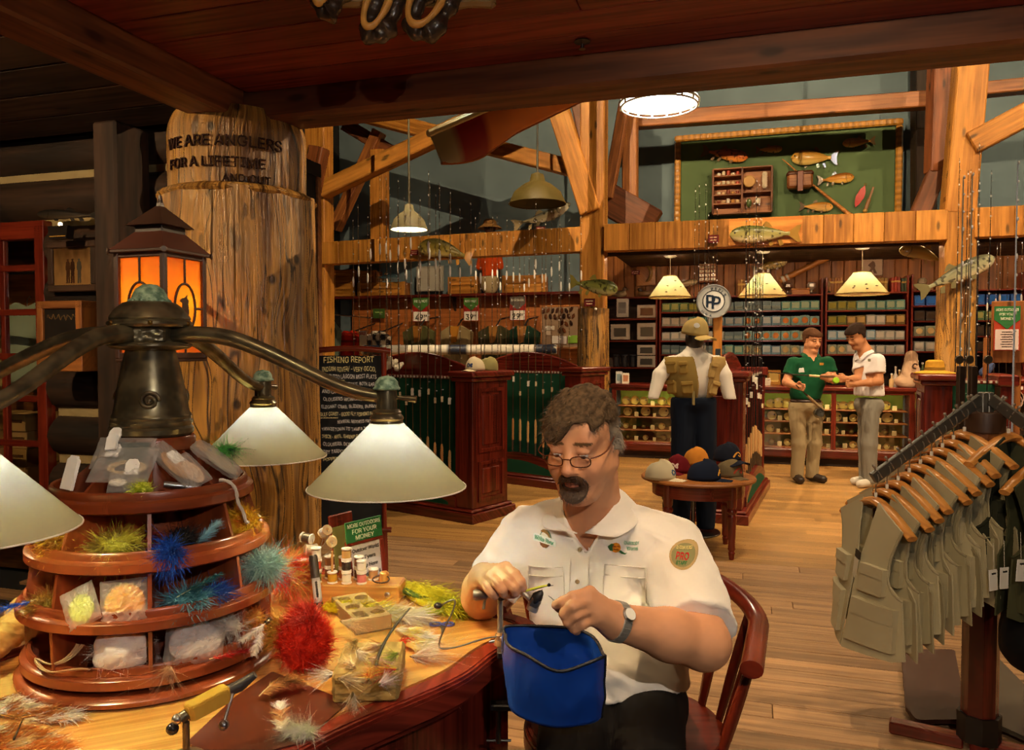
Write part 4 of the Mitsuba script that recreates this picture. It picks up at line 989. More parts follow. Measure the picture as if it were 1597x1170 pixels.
bag('clear_bag','long clear bag with grey down at the right of the top tray',trayM(58,0.145,1.268,40,15),0.055,0.115,0.022,9,('down',tf(ball(0.035,3,s=(0.6,1.15,0.25)),TR(0,-0.012,0)),'#9a8a72'))
clump('tinsel_tuft','green tinsel tuft at the right rim of the top tray','tinsel',cpos(75,0.15,1.285),(0.02,0.012,0.006),['#1f5a2c','#4c9a44','#123a1c'],350,0.022,0.0008,(0.8,0,0),seed=2,curl=0.6)
yp=spline([cpos(40,0.19,1.235),cpos(43,0.206,1.231),cpos(46,0.214,1.21),cpos(47,0.216,1.185),cpos(49,0.222,1.165),cpos(50,0.226,1.145),cpos(52,0.226,1.143)],24)
put('yarn',mk(tube(yp,0.0035+0.0006*np.sin(np.arange(24)*2.1),8),'vc_matte',True,col='#b8aca0'),label='grey yarn strand hanging over the top tray',cat='yarn')
put('white_tag',mk(bevelprism(Polygon([(-0.012,-0.016),(0.012,-0.016),(0.012,0.012),(0.006,0.018),(-0.006,0.018),(-0.012,0.012)]),0.005,0.0012),'vc_satin',30,col='#e8e6e2',M=trayM(-38,0.115,1.315,60,12)),label='small white package tag behind the top tray bags',cat='tag')
clump('marabou','olive and yellow feather clump in the second tray','feathers',cpos(-22,0.175,1.125),(0.046,0.036,0.022),['#8a8a2a','#b2ae3a','#6a5a26'],1500,0.026,0.0013,seed=3)
clump('marabou','royal blue feather clump hanging over the second tray rim','feathers',cpos(7,0.216,1.112),(0.022,0.02,0.026),['#123a8a','#1d50b0','#0c2a6a'],1100,0.024,0.0013,(0.25,-0.3,-0.3),seed=4)
clump('marabou','black feather clump behind the blue one','feathers',cpos(17,0.17,1.122),(0.026,0.026,0.022),['#0f0f12','#1c1a1c'],700,0.02,0.0013,seed=5)
feather('hackle_feather','pale blue feather in the second tray',cpos(22,0.185,1.108),cpos(38,0.19,1.152),0.026,['#6fa2b4','#8fbcc6'],seed=6,n=260,w=0.0018)
clump('marabou','orange and yellow plume at the right of the second tray','feathers',cpos(62,0.195,1.135),(0.03,0.03,0.028),['#c9951c','#dcae2a','#b4581c'],1100,0.026,0.0014,seed=7)
clump('marabou','golden feather clump at the left of the second tray','feathers',cpos(-60,0.19,1.128),(0.03,0.03,0.026),['#b07c1c','#c99a2a','#7a4a18'],800,0.026,0.0014,seed=8)
clump('marabou','dull red feather clump beside the front divider','feathers',cpos(-3,0.16,1.128),(0.014,0.014,0.02),['#7a2018','#4a1812'],350,0.018,0.0013,seed=88)
bag('clear_bag','shiny bag with chartreuse fur in the third tray',trayM(-32,0.232,1.027,68,30),0.065,0.075,0.02,11,('fur',tf(ball(0.024,3,s=(1.0,1.1,0.3)),TR(0,-0.004,0)),'#b8c83a'))
bag('clear_bag','shiny bag with orange fur in the third tray',trayM(-13,0.222,1.030,74,4),0.085,0.085,0.028,12,('fur',tf(ball(0.035,3,s=(1.0,1.05,0.3)),TR(0,-0.002,0)),'#c97818'))
clump('marabou','slate blue feather clump in the third tray','feathers',cpos(17,0.205,1.014),(0.042,0.034,0.016),['#3f7486','#5a94a4','#2c5868'],1300,0.024,0.0014,seed=13)
feather('hackle_feather','dark teal feather lying over the slate blue clump',cpos(10,0.215,1.026),cpos(33,0.222,1.058),0.022,['#1d4448','#27565a'],seed=14,n=240,w=0.0016)
clump('marabou','navy blue feather clump at the right of the third tray','feathers',cpos(31,0.215,1.018),(0.026,0.024,0.014),['#12285a','#1c3c80'],700,0.022,0.0013,seed=15)
clump('marabou','pale teal feather clump sticking out at the right','feathers',cpos(64,0.235,1.040),(0.032,0.028,0.022),['#7ea8a0','#9cbfb4','#5c8a86'],1300,0.034,0.0013,(0.5,-0.1,0.1),seed=16)
feather('hackle_feather','royal blue feather sticking out at the left of the third tray',cpos(-62,0.23,1.025),cpos(-74,0.345,1.0),0.028,['#16409a','#1d4cb0','#2f62c4'],seed=17,n=320,w=0.0016)
clump('marabou','brown fluff at the left of the third tray','feathers',cpos(-62,0.215,1.01),(0.032,0.028,0.02),['#8a6a2a','#6a4a1c'],700,0.02,0.0013,seed=18)
clump('wool_ball','big ball of pinkish white wool in the bottom tray','wool',cpos(-17,0.198,0.934),(0.050,0.042,0.046),['#e2d4c6','#eadfd2','#d2c0b2'],1300,0.012,0.0009,seed=20,curl=1.0,droop=0,core=0.99,tang=1.0)
bag('wool_bag','clear bag of silvery grey wool in the bottom tray',trayM(19,0.215,0.931,78,-12),0.115,0.085,0.035,21,('wool',tf(ball(0.04,3,s=(1.25,0.95,0.36)),TR(0,0,0)),'#b9b5b2'))
clump('wool_ball','grey wool tuft poking out of the bottom tray','wool',cpos(38,0.222,0.945),(0.022,0.02,0.016),['#a9a49c','#c4beb4'],700,0.018,0.0009,seed=22,curl=0.9,tang=0.8)
for i in range(2):
 rp=spline([cpos(-40+3*i,0.205,0.945),cpos(-42,0.222,0.925-0.004*i),cpos(-48,0.236,0.914),cpos(-58,0.24,0.914+0.004*i),cpos(-52+2*i,0.246,0.908),cpos(-40,0.246,0.909),cpos(-28,0.235,0.912)],40)
 put('yarn',mk(cat_(*[tube(rp+np.array([0.002*math.cos(t),0.002*math.sin(t),0.0015*math.sin(2*t)]),0.0014,5)for t in(0,2,4)]),'vc_matte',True,col='#b8946a'),label='beige wool strand curled on the bottom tray rim',cat='yarn',group='beige strands on the bottom tray')
feather('hackle_feather','red feather at the front rim of the bottom tray',cpos(22,0.25,0.905),cpos(41,0.262,0.90),0.018,['#b01c18','#8a1410'],seed=24,n=220,w=0.0018)
SFk=feather('streamer_feather','white feather streamer leaning on the bottom tray',cpos(50,0.268,0.938),cpos(36,0.262,0.922),0.02,['#e0d8cc','#c9bfae'],seed=25,n=240,w=0.0016)
feather('streamer_feather','white streamer tail drooping below the bottom tray',cpos(47,0.27,0.93),cpos(38,0.285,0.895),0.014,['#e6e0d6','#d2c8b8'],seed=26,n=200,w=0.0016)
put('lacquered_head',mk(tube([cpos(50,0.268,0.938),cpos(53,0.27,0.941),cpos(54,0.272,0.942)],[0.004,0.006,0.002],10),'vc_gloss',True,col='#0c0c0c'),SFk)
clump('hair_tuft','brown hairs hanging over the front of the bottom tray','hair',cpos(5,0.25,0.902),(0.01,0.008,0.01),['#a08468','#7a5c40'],120,0.04,0.0005,(0,-0.2,-0.8),seed=27,curl=0.6)
clump('marabou','orange loops in the right of the bottom tray','feathers',cpos(64,0.205,0.925),(0.03,0.03,0.02),['#b4682a','#c98a3c'],500,0.02,0.0016,seed=28)
# ------ on the bench top
def dz(px,py,z=DZ):return onz(px,py,z+0.0)
p=J(474,1010,1.56)
p[2]=DZ+0.060
clump('marabou','large red marabou bundle beside the carousel','feathers',p,(0.056,0.05,0.064),['#b5200f','#c42a14','#9a180c','#c42816'],5200,0.020,0.0016,(0.05,0,0.7),seed=30)
clump('marabou','yellow fluff on the left side of the red bundle','feathers',p+[-0.055,0.015,0.012],(0.016,0.018,0.03),['#c9a23a','#b07c2c'],500,0.028,0.0011,(-0.2,0,0.5),seed=31)
q=J(452,895,2.0)
clump('marabou','red and yellow fan of feathers behind the carousel','feathers',q,(0.040,0.035,0.040),['#c4301c','#e0c060','#d85a3c','#c9201a'],1700,0.045,0.0014,(0,0,0.4),seed=32)
a,b=J(497,944,1.93),J(488,866,1.95)
MK=thing('marker_pen','thick grey marker pen with a black cap standing on the bench','pen')
u_=nrm(b-a);L=np.linalg.norm(b-a)
put('barrel',mk(tube([a,a+u_*L*0.58],0.0105,18),'vc_satin',40,col='#8f9296'),MK)
put('cap',mk(tube([a+u_*L*0.55,a+u_*L*0.97,a+u_*L],[0.0115,0.0108,0.009],18),'vc_satin',40,col='#121214'),MK)
put('foot',mk(tube([a-u_*0.006,a+u_*0.008],0.0112,18),'vc_satin',40,col='#121214'),MK)
put('label_band',mk(tube([a+u_*L*0.14,a+u_*L*0.50],0.01062,18),'vc_satin',40,col='#a4a7aa'),MK)
for i in range(7):put('label_mark',mk(tf(ball(0.0032,1,s=(1,1.2,0.25)),FR(a+u_*L*(0.18+0.045*i)-nrm(ray(490,900))*0.0106,np.cross(u_,nrm(ray(490,900))),u_)),'vc_matte',col='#1a1a1c'),MK)
bl0,br0=dz(506,941),dz(622,944)
cx_=nrm((br0-bl0)*[1,1,0]);cM=FR(br0,cx_,np.cross([0,0,1],cx_))
cM[:3,:3]=np.stack([cx_,np.cross([0,0,1],cx_),[0,0,1]],1);cM[:3,3]=br0
SCD=put('spool_caddy',mk(cbox(0.30,0.085,0.048,0.004,(-0.15,0.0425,0.0245)),'oak',grain=0,M=cM),label='oak spool caddy block with pegs for thread spools',cat='rack')
put('screw',mk(tf(lathe([(0,0.004),(0.004,0.0038),(0.0075,0.002),(0.008,0),(0,0)],24),cM@TR(-0.03,-0.001,0.026)@RX(90)),'vc_metal',40,col='#c8c4bc'),SCD)
spool_b=lathe([(0,0),(0.0125,0),(0.0135,0.001),(0.0135,0.0035),(0.0095,0.005),(0.0095,0.026),(0.0135,0.0275),(0.0135,0.030),(0.0125,0.031),(0.005,0.031),(0.004,0.025),(0,0.025)],28)
thread=lathe([(0.009,0.0052),(0.0118,0.006),(0.0122,0.0155),(0.0118,0.025),(0.009,0.0258)],28)
spb={c:mk(spool_b,'vc_satin',40,col=c)for c in('#e2d8c4','#d9b98a')}
thc={}
def spool(label,M,tc,bc='#e2d8c4',group=None):
 k=put('thread_spool',spb[bc],None,M,label=label,cat='spool',group=group)
 if tc not in thc:thc[tc]=mk(thread,'vc_satin',40,col=tc)
 put('thread',thc[tc],k,M);return k
colsp=[(-0.262,[('yellow','#cdb23c'),('gold','#a8822a')]),(-0.222,[('olive green','#4a5a24'),('red','#b53420'),('white','#d8d0c0')]),(-0.180,[('golden','#a87c24')]),(-0.142,[('cream','#d8ccb4'),('black','#141212'),('tan','#b08a54')]),(-0.102,[('pink','#c46a64'),('ivory','#d8ccb8')])]
H_={1:['single',''],2:['bottom','top'],3:['bottom','middle','top']}
for x,st_ in colsp:
 for i,(nm,c)in enumerate(st_):
  spool(f'{nm} thread spool on the front row of the spool caddy',cM@TR(x,0.016,0.0487+0.0312*i)@RZ(20*i),c)
for x,y,nm,c,n in((-0.24,0.05,'silver grey','#a8a49c',2),(-0.2,0.055,'brown','#6a4024',2),(-0.16,0.05,'copper','#a4602c',2),(-0.12,0.055,'dark brown','#3a2418',2),(-0.08,0.052,'light brown','#a07850',1)):
 for i in range(n):spool(f'{nm} thread spool on the back row of the caddy, {"upper" if i else "lower"} one',cM@TR(x,y,0.0487+0.0312*i),c)
put('peg',mk(tf(cyl(0.003,0.085,10,0.001),cM@TR(-0.18,0.016,0.048)),'vc_satin',40,col='#b98a50'),SCD)
put('peg',mk(tf(cyl(0.012,0.03,20,0.004),cM@TR(-0.045,0.03,0.048)),'oak',40,grain=2),SCD)
lp=[(cM@np.array([-0.05+0.022*math.cos(t),0.014+0.012*math.sin(t),0.062+0.006*math.sin(t),1]))[:3]for t in np.linspace(0,2*math.pi,30)]
put('rubber_loop',mk(tube(lp,0.0016,8,cap=False),'vc_satin',True,col='#1c1410'),label='black rubber loop at the end of the spool caddy',cat='loop')
for i,(px,py,c,nm)in enumerate(((487,841,'#e2d8c4','white and black'),(503,832,'#d9b98a','tan'),(517,843,'#d9b98a','round tan'),(494,856,'#e2d8c4','white'),(497,870,'#e2d8c4','low white'))):
 o=J(px,py,2.03+0.004*i);d=nrm([(-0.9,0.3,0.1),(0.5,-0.6,0.4),(0.25,-0.95,0.1),(-0.7,-0.5,0.1),(-0.5,-0.7,-0.2)][i])
 M=FR(o,np.cross([0,0,1],d),[0,0,1]);M[:3,:3]=np.stack([nrm(np.cross(d,[0,0,1])),np.cross(d,nrm(np.cross(d,[0,0,1]))),d],1)
 BB=thing('bobbin',f'{nm} thread bobbin on wires at the left end of the caddy','bobbin')
 put('spool',mk(tf(spool_b,SC(1.05)),'vc_satin',40,col=c,M=M),BB);put('thread',mk(tf(thread,SC(1.05)),'vc_satin',40,col='#181414' if i==0 else '#d8ccb8',M=M),BB)
 tip=(cM@np.array([-0.275+0.012*i,0.045,0.045,1]))[:3]
 put('wire',mk(cat_(*[tube(spline([o+M[:3,2]*zz,o+M[:3,2]*zz+[0,0,-0.02],tip*0.4+o*0.6,tip],14),0.0009,6)for zz in(0.0,0.032)]),'vc_metal',True,col='#c2beb6'),BB)
def board(name,pts,Y0,Y1):pass
def quadM(bl_,br_,tl_):
 w=np.linalg.norm(br_-bl_);hgt=np.linalg.norm(tl_-bl_);return FR((bl_+br_)/2+(tl_-bl_)/2,br_-bl_,tl_-bl_),w,hgt
s0,s1=J(545,910,2.10),J(602,905,2.21)
s0[2]=s1[2]=DZ
sx_=nrm(s1-s0);up_=nrm(np.array([0,0,1.0])+0.12*np.cross(sx_,[0,0,1])*-1)
W_=np.linalg.norm(s1-s0);SH=0.128
sM=FR(s0,sx_,up_)
SG=thing('sign_holder','wooden sign holder with a white card behind the spool caddy','sign')
fw=0.014
for(x0,y0,w,hh)in((0,0,W_,fw),(0,SH-fw,W_,fw),(0,fw,fw,SH-2*fw),(W_-fw,fw,fw,SH-2*fw)):
 put('frame',mk(cbox(w,hh,0.012,0.002,(x0+w/2,y0+hh/2,0)),'mahogany',grain=0 if w>hh else 1,M=sM),SG)
put('card',mk(cbox(W_-2*fw,SH-2*fw,0.003,0.0005,(W_/2,SH/2,0)),'vc_matte',col='#c8c4c8',M=sM),SG)
for i,s in enumerate(('Outdoor World','Fly Tyers','Tie Up Here','and Beginners')):
 put('lettering',mk(ctext(s,0.0095,0.0008,True,(W_-2*fw)*(0.9,0.62,0.74,0.9)[i],(W_/2,SH-0.030-0.0235*i,0.0016)),'vc_matte',col='#1c1a1e',M=sM),SG)
G2=put('green_sign',mk(cbox(W_*0.98,0.058,0.004,0.001,(W_*0.47,SH+0.024,0.006)),'vc_satin',col='#17562f',M=sM),label='green sign reading MORE OUTDOORS FOR YOUR MONEY',cat='sign')
for i,s in enumerate(('MORE OUTDOORS','FOR YOUR','MONEY')):
 put('lettering',mk(ctext(s,(0.0105,0.012,0.012)[i],0.0008,True,W_*(0.88,0.66,0.5)[i],(W_*0.47,SH+0.041-0.0172*i,0.0082)),'vc_matte',col='#d4dccc',M=sM),G2)
t0,t1=J(520,905,2.24),J(556,905,2.32)
t0[2]=t1[2]=DZ
tx_=nrm(t1-t0);tW=np.linalg.norm(t1-t0);tM=FR(t0,tx_,up_)
S2=put('sign_holder',mk(cbox(tW,0.17,0.01,0.003,(tW/2,0.085,0)),'mahogany',grain=1,M=tM),label='second sign holder with an olive card, behind the green sign',cat='sign')
put('card',mk(cbox(tW*0.92,0.13,0.002,0.0005,(tW/2,0.07,0.0062)),'vc_matte',col='#6a6a3a',M=tM),S2)
def bucktail(label,a,b,r,cols,seed,n=900,L=0.03,cat='fur'):
 a,b=np.asarray(a,float),np.asarray(b,float);rs=np.random.RandomState(seed);t=rs.rand(n);d=nrm(b-a);off=rs.randn(n,3)*r*0.45*np.sqrt(np.sin(np.pi*np.clip(t,0.12,0.9)))[:,None];off[:,2]=np.abs(off[:,2])*0.7
 P=a+np.outer(t,b-a)+off;D=np.tile(d,(n,1))+rs.randn(n,3)*0.22+off/r*0.35
 C=np.array([lin(q)for q in cols]);cc_=C[np.clip((t*len(C)+rs.randn(n)*0.25).astype(int),0,len(C)-1)]
 m,c=hairs(P,D,L,0.0021,cc_,0.15,seed,0.15)
 k=np.linspace(0,1,12)
 key=put('bucktail',mk(tube(a+np.outer(k,b-a),r*(0.35+0.55*np.sin(np.pi*np.clip(k,0.1,0.9))),10,flat=0.5),'vc_matte',True,col=lambda v:C[np.clip((((v-a)@d)/np.linalg.norm(b-a)*len(C)).astype(int),0,len(C)-1)]),label=label,cat=cat)
 put('strands',mk(m,'vc_matte',False,col=c),key);return key
Z1=np.array([0,0,0.012])
bucktail('long yellow bucktail with a white end on the bench top',dz(508,955)+Z1,dz(648,972)+Z1,0.030,['#d2bc1c','#dccb2c','#e0d04a','#dcd4a0','#e6e0cc'],40,2200,0.04)
bucktail('yellow bucktail spread at the back edge of the bench',dz(628,922)+Z1,dz(712,962)+Z1,0.040,['#dcd23c','#d6ca2c','#bcb82a'],41,2400,0.04)
bucktail('chartreuse plume under the dark green lure',dz(645,968)+Z1,dz(722,950)+Z1,0.018,['#c9cc3a','#8a9a2a','#5a7a24'],42,900,0.03)
lure=spline([dz(634,926)+[0,0,0.02],dz(655,944)+[0,0,0.022],dz(680,950)+[0,0,0.02],dz(702,958)+[0,0,0.016]],16)
put('soft_lure',mk(tube(lure,[0.003,0.007,0.010,0.012,0.012,0.011,0.010,0.009,0.009,0.008,0.008,0.007,0.006,0.005,0.004,0.002],12,flat=0.6),'vc_satin',True,col='#2c4a1c'),label='dark green soft lure lying on yellow fur',cat='lure')
bucktail('white and red deer tail at the middle of the bench',dz(628,1008)+Z1,dz(664,1020)+Z1,0.016,['#c43c24','#e0c878','#e6dcc4'],43,700,0.024)
bucktail('cream and yellow deer tail in front of the scissors',dz(622,990)+Z1,dz(668,1004)+Z1,0.015,['#e2d8c0','#d8c86a','#e6e0d0'],44,700,0.024)
f0,f1,f2=dz(512,950),dz(570,946),dz(606,978)
fx,fy=nrm((f2-f1)*[1,1,0]),None
FM=np.eye(4);FM[:3,0]=fx;FM[:3,1]=np.cross([0,0,1],fx);FM[:3,2]=[0,0,1];FM[:3,3]=(f1+f2)/2
fp=Polygon([(-0.095,-0.082),(0.095,-0.082),(0.095,0.0),(-0.095,0.0)]).buffer(0.003)
for i in range(3):
 for j in range(2):
  c_=(-0.06+0.06*i,-0.061+0.042*j);fp=fp.difference(Point(*c_).buffer(0.017,10)if(i+j)%2 else Polygon([(c_[0]-0.021,c_[1]-0.014),(c_[0]+0.021,c_[1]-0.014),(c_[0]+0.021,c_[1]+0.014),(c_[0]-0.021,c_[1]+0.014)]))
FT=put('foam_tray',mk(bevelprism(fp,0.034,0.002),'vc_matte',30,col='#8a7450',M=FM),label='brown foam tray with round and square holes',cat='tray')
put('base',mk(cbox(0.20,0.088,0.003,0.001,(0,-0.041,0.0016)),'vc_matte',col='#4a3a24',M=FM),FT)
g0,g1=dz(517,1100),dz(622,1097)
gx=nrm((g1-g0)*[1,1,0]);gw=np.linalg.norm(g1-g0)
GM=np.eye(4);GM[:3,0]=gx;GM[:3,1]=np.cross([0,0,1],gx);GM[:3,2]=[0,0,1];GM[:3,3]=(g0+g1)/2
bk_=fine(cbox(gw,0.165,0.056,0.006,(0,0.0825,0.0285)),0.006)
nb=trimesh.Trimesh(bk_.vertices,bk_.faces).vertex_normals if False else bk_.vertex_normals
bk_.vertices=bk_.vertices+nb*(0.007*(meshkit.fbm(bk_.vertices*np.array([60,30,90]),3)-0.5))[:,None]
def bark_c(v):
 n=meshkit.fbm(v*np.array([90,40,160]),3);return col_mix(np.tile(lin('#5a4622'),(len(v),1)),lin('#a88a50'),n)
put('bark_block',mk(bk_,'vc_matte',50,col=bark_c,M=GM),label='rough cork bark block with flies stuck on it at the bench front',cat='block')
def fly(label,p,d,cols,L=0.035,seed=0,group=None,body='#5a4a2a'):
 p=np.asarray(p,float);d=nrm(d);t=np.linspace(0,math.pi*1.05,12);up_=nrm(np.array([0,0,1.0])-d*d[2])
 k=put('tied_fly',mk(tube([p+d*s for s in np.linspace(0,0.016,6)],[0.0015,0.0028,0.0032,0.0028,0.0024,0.0014],8),'vc_satin',True,col=body),label=label,cat='fly',group=group)
 hk=np.vstack([[p+d*s for s in np.linspace(0.014,-0.006,5)],[p-d*0.006-up_*0.004*(1-math.cos(q))-d*0.004*math.sin(q)for q in t[1:]]])
 put('hook',mk(tube(hk,0.0006,5),'vc_metal',True,col='#6a6a6a'),k)
 rs=np.random.RandomState(seed);n=130;C=np.array([lin(q)for q in cols])
 m,c=hairs(np.tile(p+d*0.012,(n,1))+rs.randn(n,3)*0.0012,np.tile(-d+0.25*up_,(n,1))+rs.randn(n,3)*0.24,L,0.0011,C[rs.randint(0,len(C),n)],0.1,seed,0.2)
 put('wing',mk(m,'vc_matte',False,col=c),k);return k
TOPZ=DZ+0.062
for i,(px,py,dx,dy,cols,nm)in enumerate(((548,1040,0.6,-0.8,['#d8c8a0','#c8a880'],'cream'),(585,1032,-0.8,0.3,['#d2a890','#e0c8b0'],'pinkish'),(608,1048,0.9,0.2,['#d8c03c','#b02c1c'],'yellow and red'),(560,1022,-0.5,0.9,['#e6e0d0','#bfae8c'],'white'),(598,1066,-0.4,-0.8,['#e0d8d0','#c89890'],'white and rose'),(540,1062,-0.9,0.1,['#e0d0a8','#b89868'],'sandy'),(575,1058,0.2,-0.9,['#b8341c','#d8a03c'],'red and orange'),(612,1025,0.7,0.7,['#8aa03c','#c8cc5a'],'olive'),(553,1005,0.1,1.0,['#c8b06a','#8a6a3a'],'tan'),(590,1010,0.9,0.6,['#9a6a4a','#d8c09a'],'brown'))):
 q=onz(px,py,TOPZ);fly(f'{nm} fly stuck on top of the bark block',q,[dx,dy,0.25],cols,0.042,60+i)
bl_pts=spline([onz(586,1045,TOPZ),onz(588,1030,TOPZ+0.012),onz(598,1005,TOPZ+0.035),J(623,966,1.62)],16)
put('biot_feather',mk(tube(bl_pts,0.0032*(1.05-np.linspace(0,1,16))+0.0003,6,flat=0.35),'vc_satin',True,col='#1a1c10'),label='black curved feather blade rising from the bark block',cat='feather')
fly('pale fly hanging on the front of the bark block',onz(552,1085,TOPZ-0.03)+[0,-0.014,0],[0.1,-0.3,0.9],['#c8b088','#e0d0b0'],0.05,75)
fly('white spike fly left of the bark block',dz(512,1078)+[0,0,0.03],[0.9,0.1,0.2],['#e8e0d4','#d8c8a8'],0.04,76)
fly('long pale streamer right of the bark block',dz(650,1032)+[0,0,0.008],[-0.9,0.2,0.1],['#e0d0b8','#d8b8a0'],0.09,77)
fly('yellow fly left behind the bark block',dz(540,1000)+[0,0,0.04],[-0.8,0.3,0.2],['#d8c490','#e6d8b0'],0.05,78)
feather('wing_feather','brown curled wing feather on the bench front',dz(404,1096)+[0,0,0.012],dz(472,1078)+[0,0,0.012],0.026,['#c8955a','#6a4424','#a87844'],seed=80,n=420,arch=0.22,w=0.0022)
feather('wing_feather','cream and tan feather lying on the dark glossy sheet',dz(440,1150)+[0,0,0.006],dz(437,1098)+[0,0,0.006],0.024,['#e0d0b0','#c08a5a','#e6dcc8'],seed=81,n=420,w=0.0022)
put('plastic_sheet',mk(prism(Polygon([dz(*q)[:2]for q in((372,1088),(425,1052),(540,1098),(468,1160),(350,1190),(296,1160))]).buffer(0.004),0.003,DZ+0.0006),'vc_gloss',col='#3a1a10'),label='thin dark glossy sheet added on the bench front',cat='sheet')  # thin sheet added to make this part of the bench top dark
clump('dubbing_tuft','sparkling white dubbing tuft on the dark glossy sheet','tuft',dz(468,1150)+[0,0,0.012],(0.026,0.014,0.006),['#d8d4c4','#c4c8a0','#e6e2d6'],900,0.014,0.0008,seed=84,curl=0.8)
RV=thing('rotary_vise','small vise with a yellow wooden handle block and ball knobs','vise')
va,vb=J(292,1112,1.22),J(356,1078,1.27)
M_,L_=beamM(va,vb)
hb_=bevelprism(affinity.scale(Polygon([(-0.5,-0.3),(-0.42,-0.5),(0.42,-0.5),(0.5,-0.3),(0.5,0.3),(0.42,0.5),(-0.42,0.5),(-0.5,0.3)]),L_,0.03,origin=(0,0)),0.024,0.004)
put('handle',mk(tf(hb_,M_@TR(0,0,-0.012)),'vc_satin',40,col='#b98d34'),RV,label='yellow wooden handle')
put('jaw_arm',mk(tube([vb,J(374,1070,1.275),J(398,1052,1.28)],[0.009,0.010,0.006],14),'vc_satin',40,col='#26262a'),RV)
put('neck',mk(tube([va,J(282,1122,1.215)],[0.008,0.010],14),'bronze',40),RV)
put('ball_knob',mk(ball(0.0095,3,J(269,1137,1.205)),'vc_gloss',True,col='#0e0e10'),RV);put('chrome_knob',mk(ball(0.0085,3,J(276,1122,1.21)),'vc_metal',True,col='#d8d0b8'),RV)
put('stem',mk(tube([J(290,1126,1.215),[*J(290,1126,1.215)[:2],DZ+0.004]],0.0055,14),'bronze',40),RV);put('foot',mk(tf(cyl(0.028,0.008,28,0.002),TR([*J(290,1126,1.215)[:2],DZ+0.0005])),'bronze',40),RV)
put('lever',mk(tube([J(366,1072,1.272),J(352,1118,1.245),J(349,1128,1.24)],0.0028,10),'vc_metal',40,col='#b8b4ac'),RV);put('ball_knob',mk(ball(0.0085,3,J(349,1131,1.24)),'vc_metal',True,col='#8a8a90'),RV)
def hide(label,pts,cols,seed,n=2600,L=0.026):
 P=Polygon([dz(*q)[:2]for q in pts]).buffer(0.004);b=P.bounds;rs=np.random.RandomState(seed);R=[]
 key=put('hide_patch',mk(prism(P,0.004,DZ+0.0008),'vc_matte',col='#8a6040'),label=label,cat='hide')
 while len(R)<n:
  q=rs.rand(2)*[b[2]-b[0],b[3]-b[1]]+[b[0],b[1]]
  if P.contains(Point(*q)):R.append([*q,DZ+0.0045])
 R=np.array(R);C=np.array([lin(q)for q in cols]);t=np.clip(meshkit.fbm(R*28+seed,2)*2.2-0.6,0,0.999);D=np.tile([0.9,-0.22,0.26],(n,1))+rs.randn(n,3)*0.16
 m,c=hairs(R,D,L,0.0026,C[(t*len(C)).astype(int)],0.2,seed,0.2);put('hairs',mk(m,'vc_matte',False,col=c),key)
hide('white and brown deer hide at the left front of the bench',[(-10,1098),(28,1086),(70,1094),(98,1108),(116,1124),(80,1130),(40,1124),(-10,1116)],['#efe2c8','#e8d8b4','#b87a40','#f0e6d0'],90)
hide('orange brown deer hide at the lower left corner',[(-10,1140),(30,1132),(60,1148),(96,1160),(100,1185),(-10,1190)],['#e6c890','#cc8440','#bf7434','#e6d4ac'],91)
put('needle',mk(tube([dz(22,1172)+[0,0,0.02],dz(36,1148)+[0,0,0.028]],[0.002,0.0008],8),'vc_metal',True,col='#3c3a38'),label='dark needle stuck in the lower left hide',cat='needle')
dwp=spline([dz(-40,1052)+[0,0,0.04],dz(0,1030)+[0,0,0.045],dz(24,1010)+[0,0,0.05],dz(38,985)+[0,0,0.06]],20)
dw=fine(tube(dwp,np.linspace(0.042,0.03,20),16,flat=0.8),0.012);dw.vertices=dw.vertices+dw.vertex_normals*(0.016*(meshkit.fbm(dw.vertices*np.array([30,60,60]),3)-0.5))[:,None]
put('driftwood',mk(dw,'vc_matte',50,col=lambda v:col_mix(np.tile(lin('#7a5224'),(len(v),1)),lin('#c99a58'),meshkit.fbm(v*np.array([40,110,110]),3))),label='piece of driftwood left of the carousel',cat='driftwood')
SX=thing('scissors','small scissors with blue finger loops on the bench','scissors')
so=dz(689,976)+[0,0,0.003]
for s in(-1,1):
 put('finger_loop',mk(tf(torus(0.0135,0.0028,26,8),TR(so+[0.015*s,0.002,0])@SC(1,0.8,1)),'vc_gloss',True,col='#2c3c80'),SX)
 put('blade',mk(tube([so+[0.004*s,-0.006,0],so+[0.002,-0.02,0.001],so+[0.007-0.003*s,-0.052,0]],[0.0026,0.003,0.0006],6,flat=0.4),'vc_metal',True,col='#a8a4a0'),SX)
# ------ the clamp vise and the fly in it
VS=thing('fly_vise','steel fly tying vise clamped to the bench edge, a yellow fly in its jaws','vise')
vx,vy=J(780,1000,1.655)[:2]
put('stem',mk(tube([[vx,vy,DZ+0.005],J(780,925,1.655)],0.0062,16),'vc_brushed',40,col='#a8a49c'),VS)
put('clamp',mk(cat_(cbox(0.028,0.075,0.016,0.003,(vx+0.008,vy-0.005,DZ+0.009)),cbox(0.022,0.022,0.13,0.003,(vx+0.0265,vy+0.0,DZ-0.055)),cbox(0.06,0.028,0.014,0.003,(vx+0.008,vy,DZ-0.118))),'vc_satin',col='#17151a'),VS,label='black clamp')
put('clamp_screw',mk(cat_(tf(cyl(0.006,0.09,14),TR(vx-0.004,vy,DZ-0.20)),tube([[vx-0.03,vy,DZ-0.195],[vx+0.024,vy,DZ-0.195]],0.003,8)),'vc_metal',40,col='#8a867e'),VS)
put('stem_collar',mk(tf(lathe([(0,0),(0.013,0),(0.014,0.006),(0.010,0.014),(0.008,0.028),(0,0.028)],24),TR(vx,vy,DZ+0.017)),'vc_satin',40,col='#c89a70'),VS)
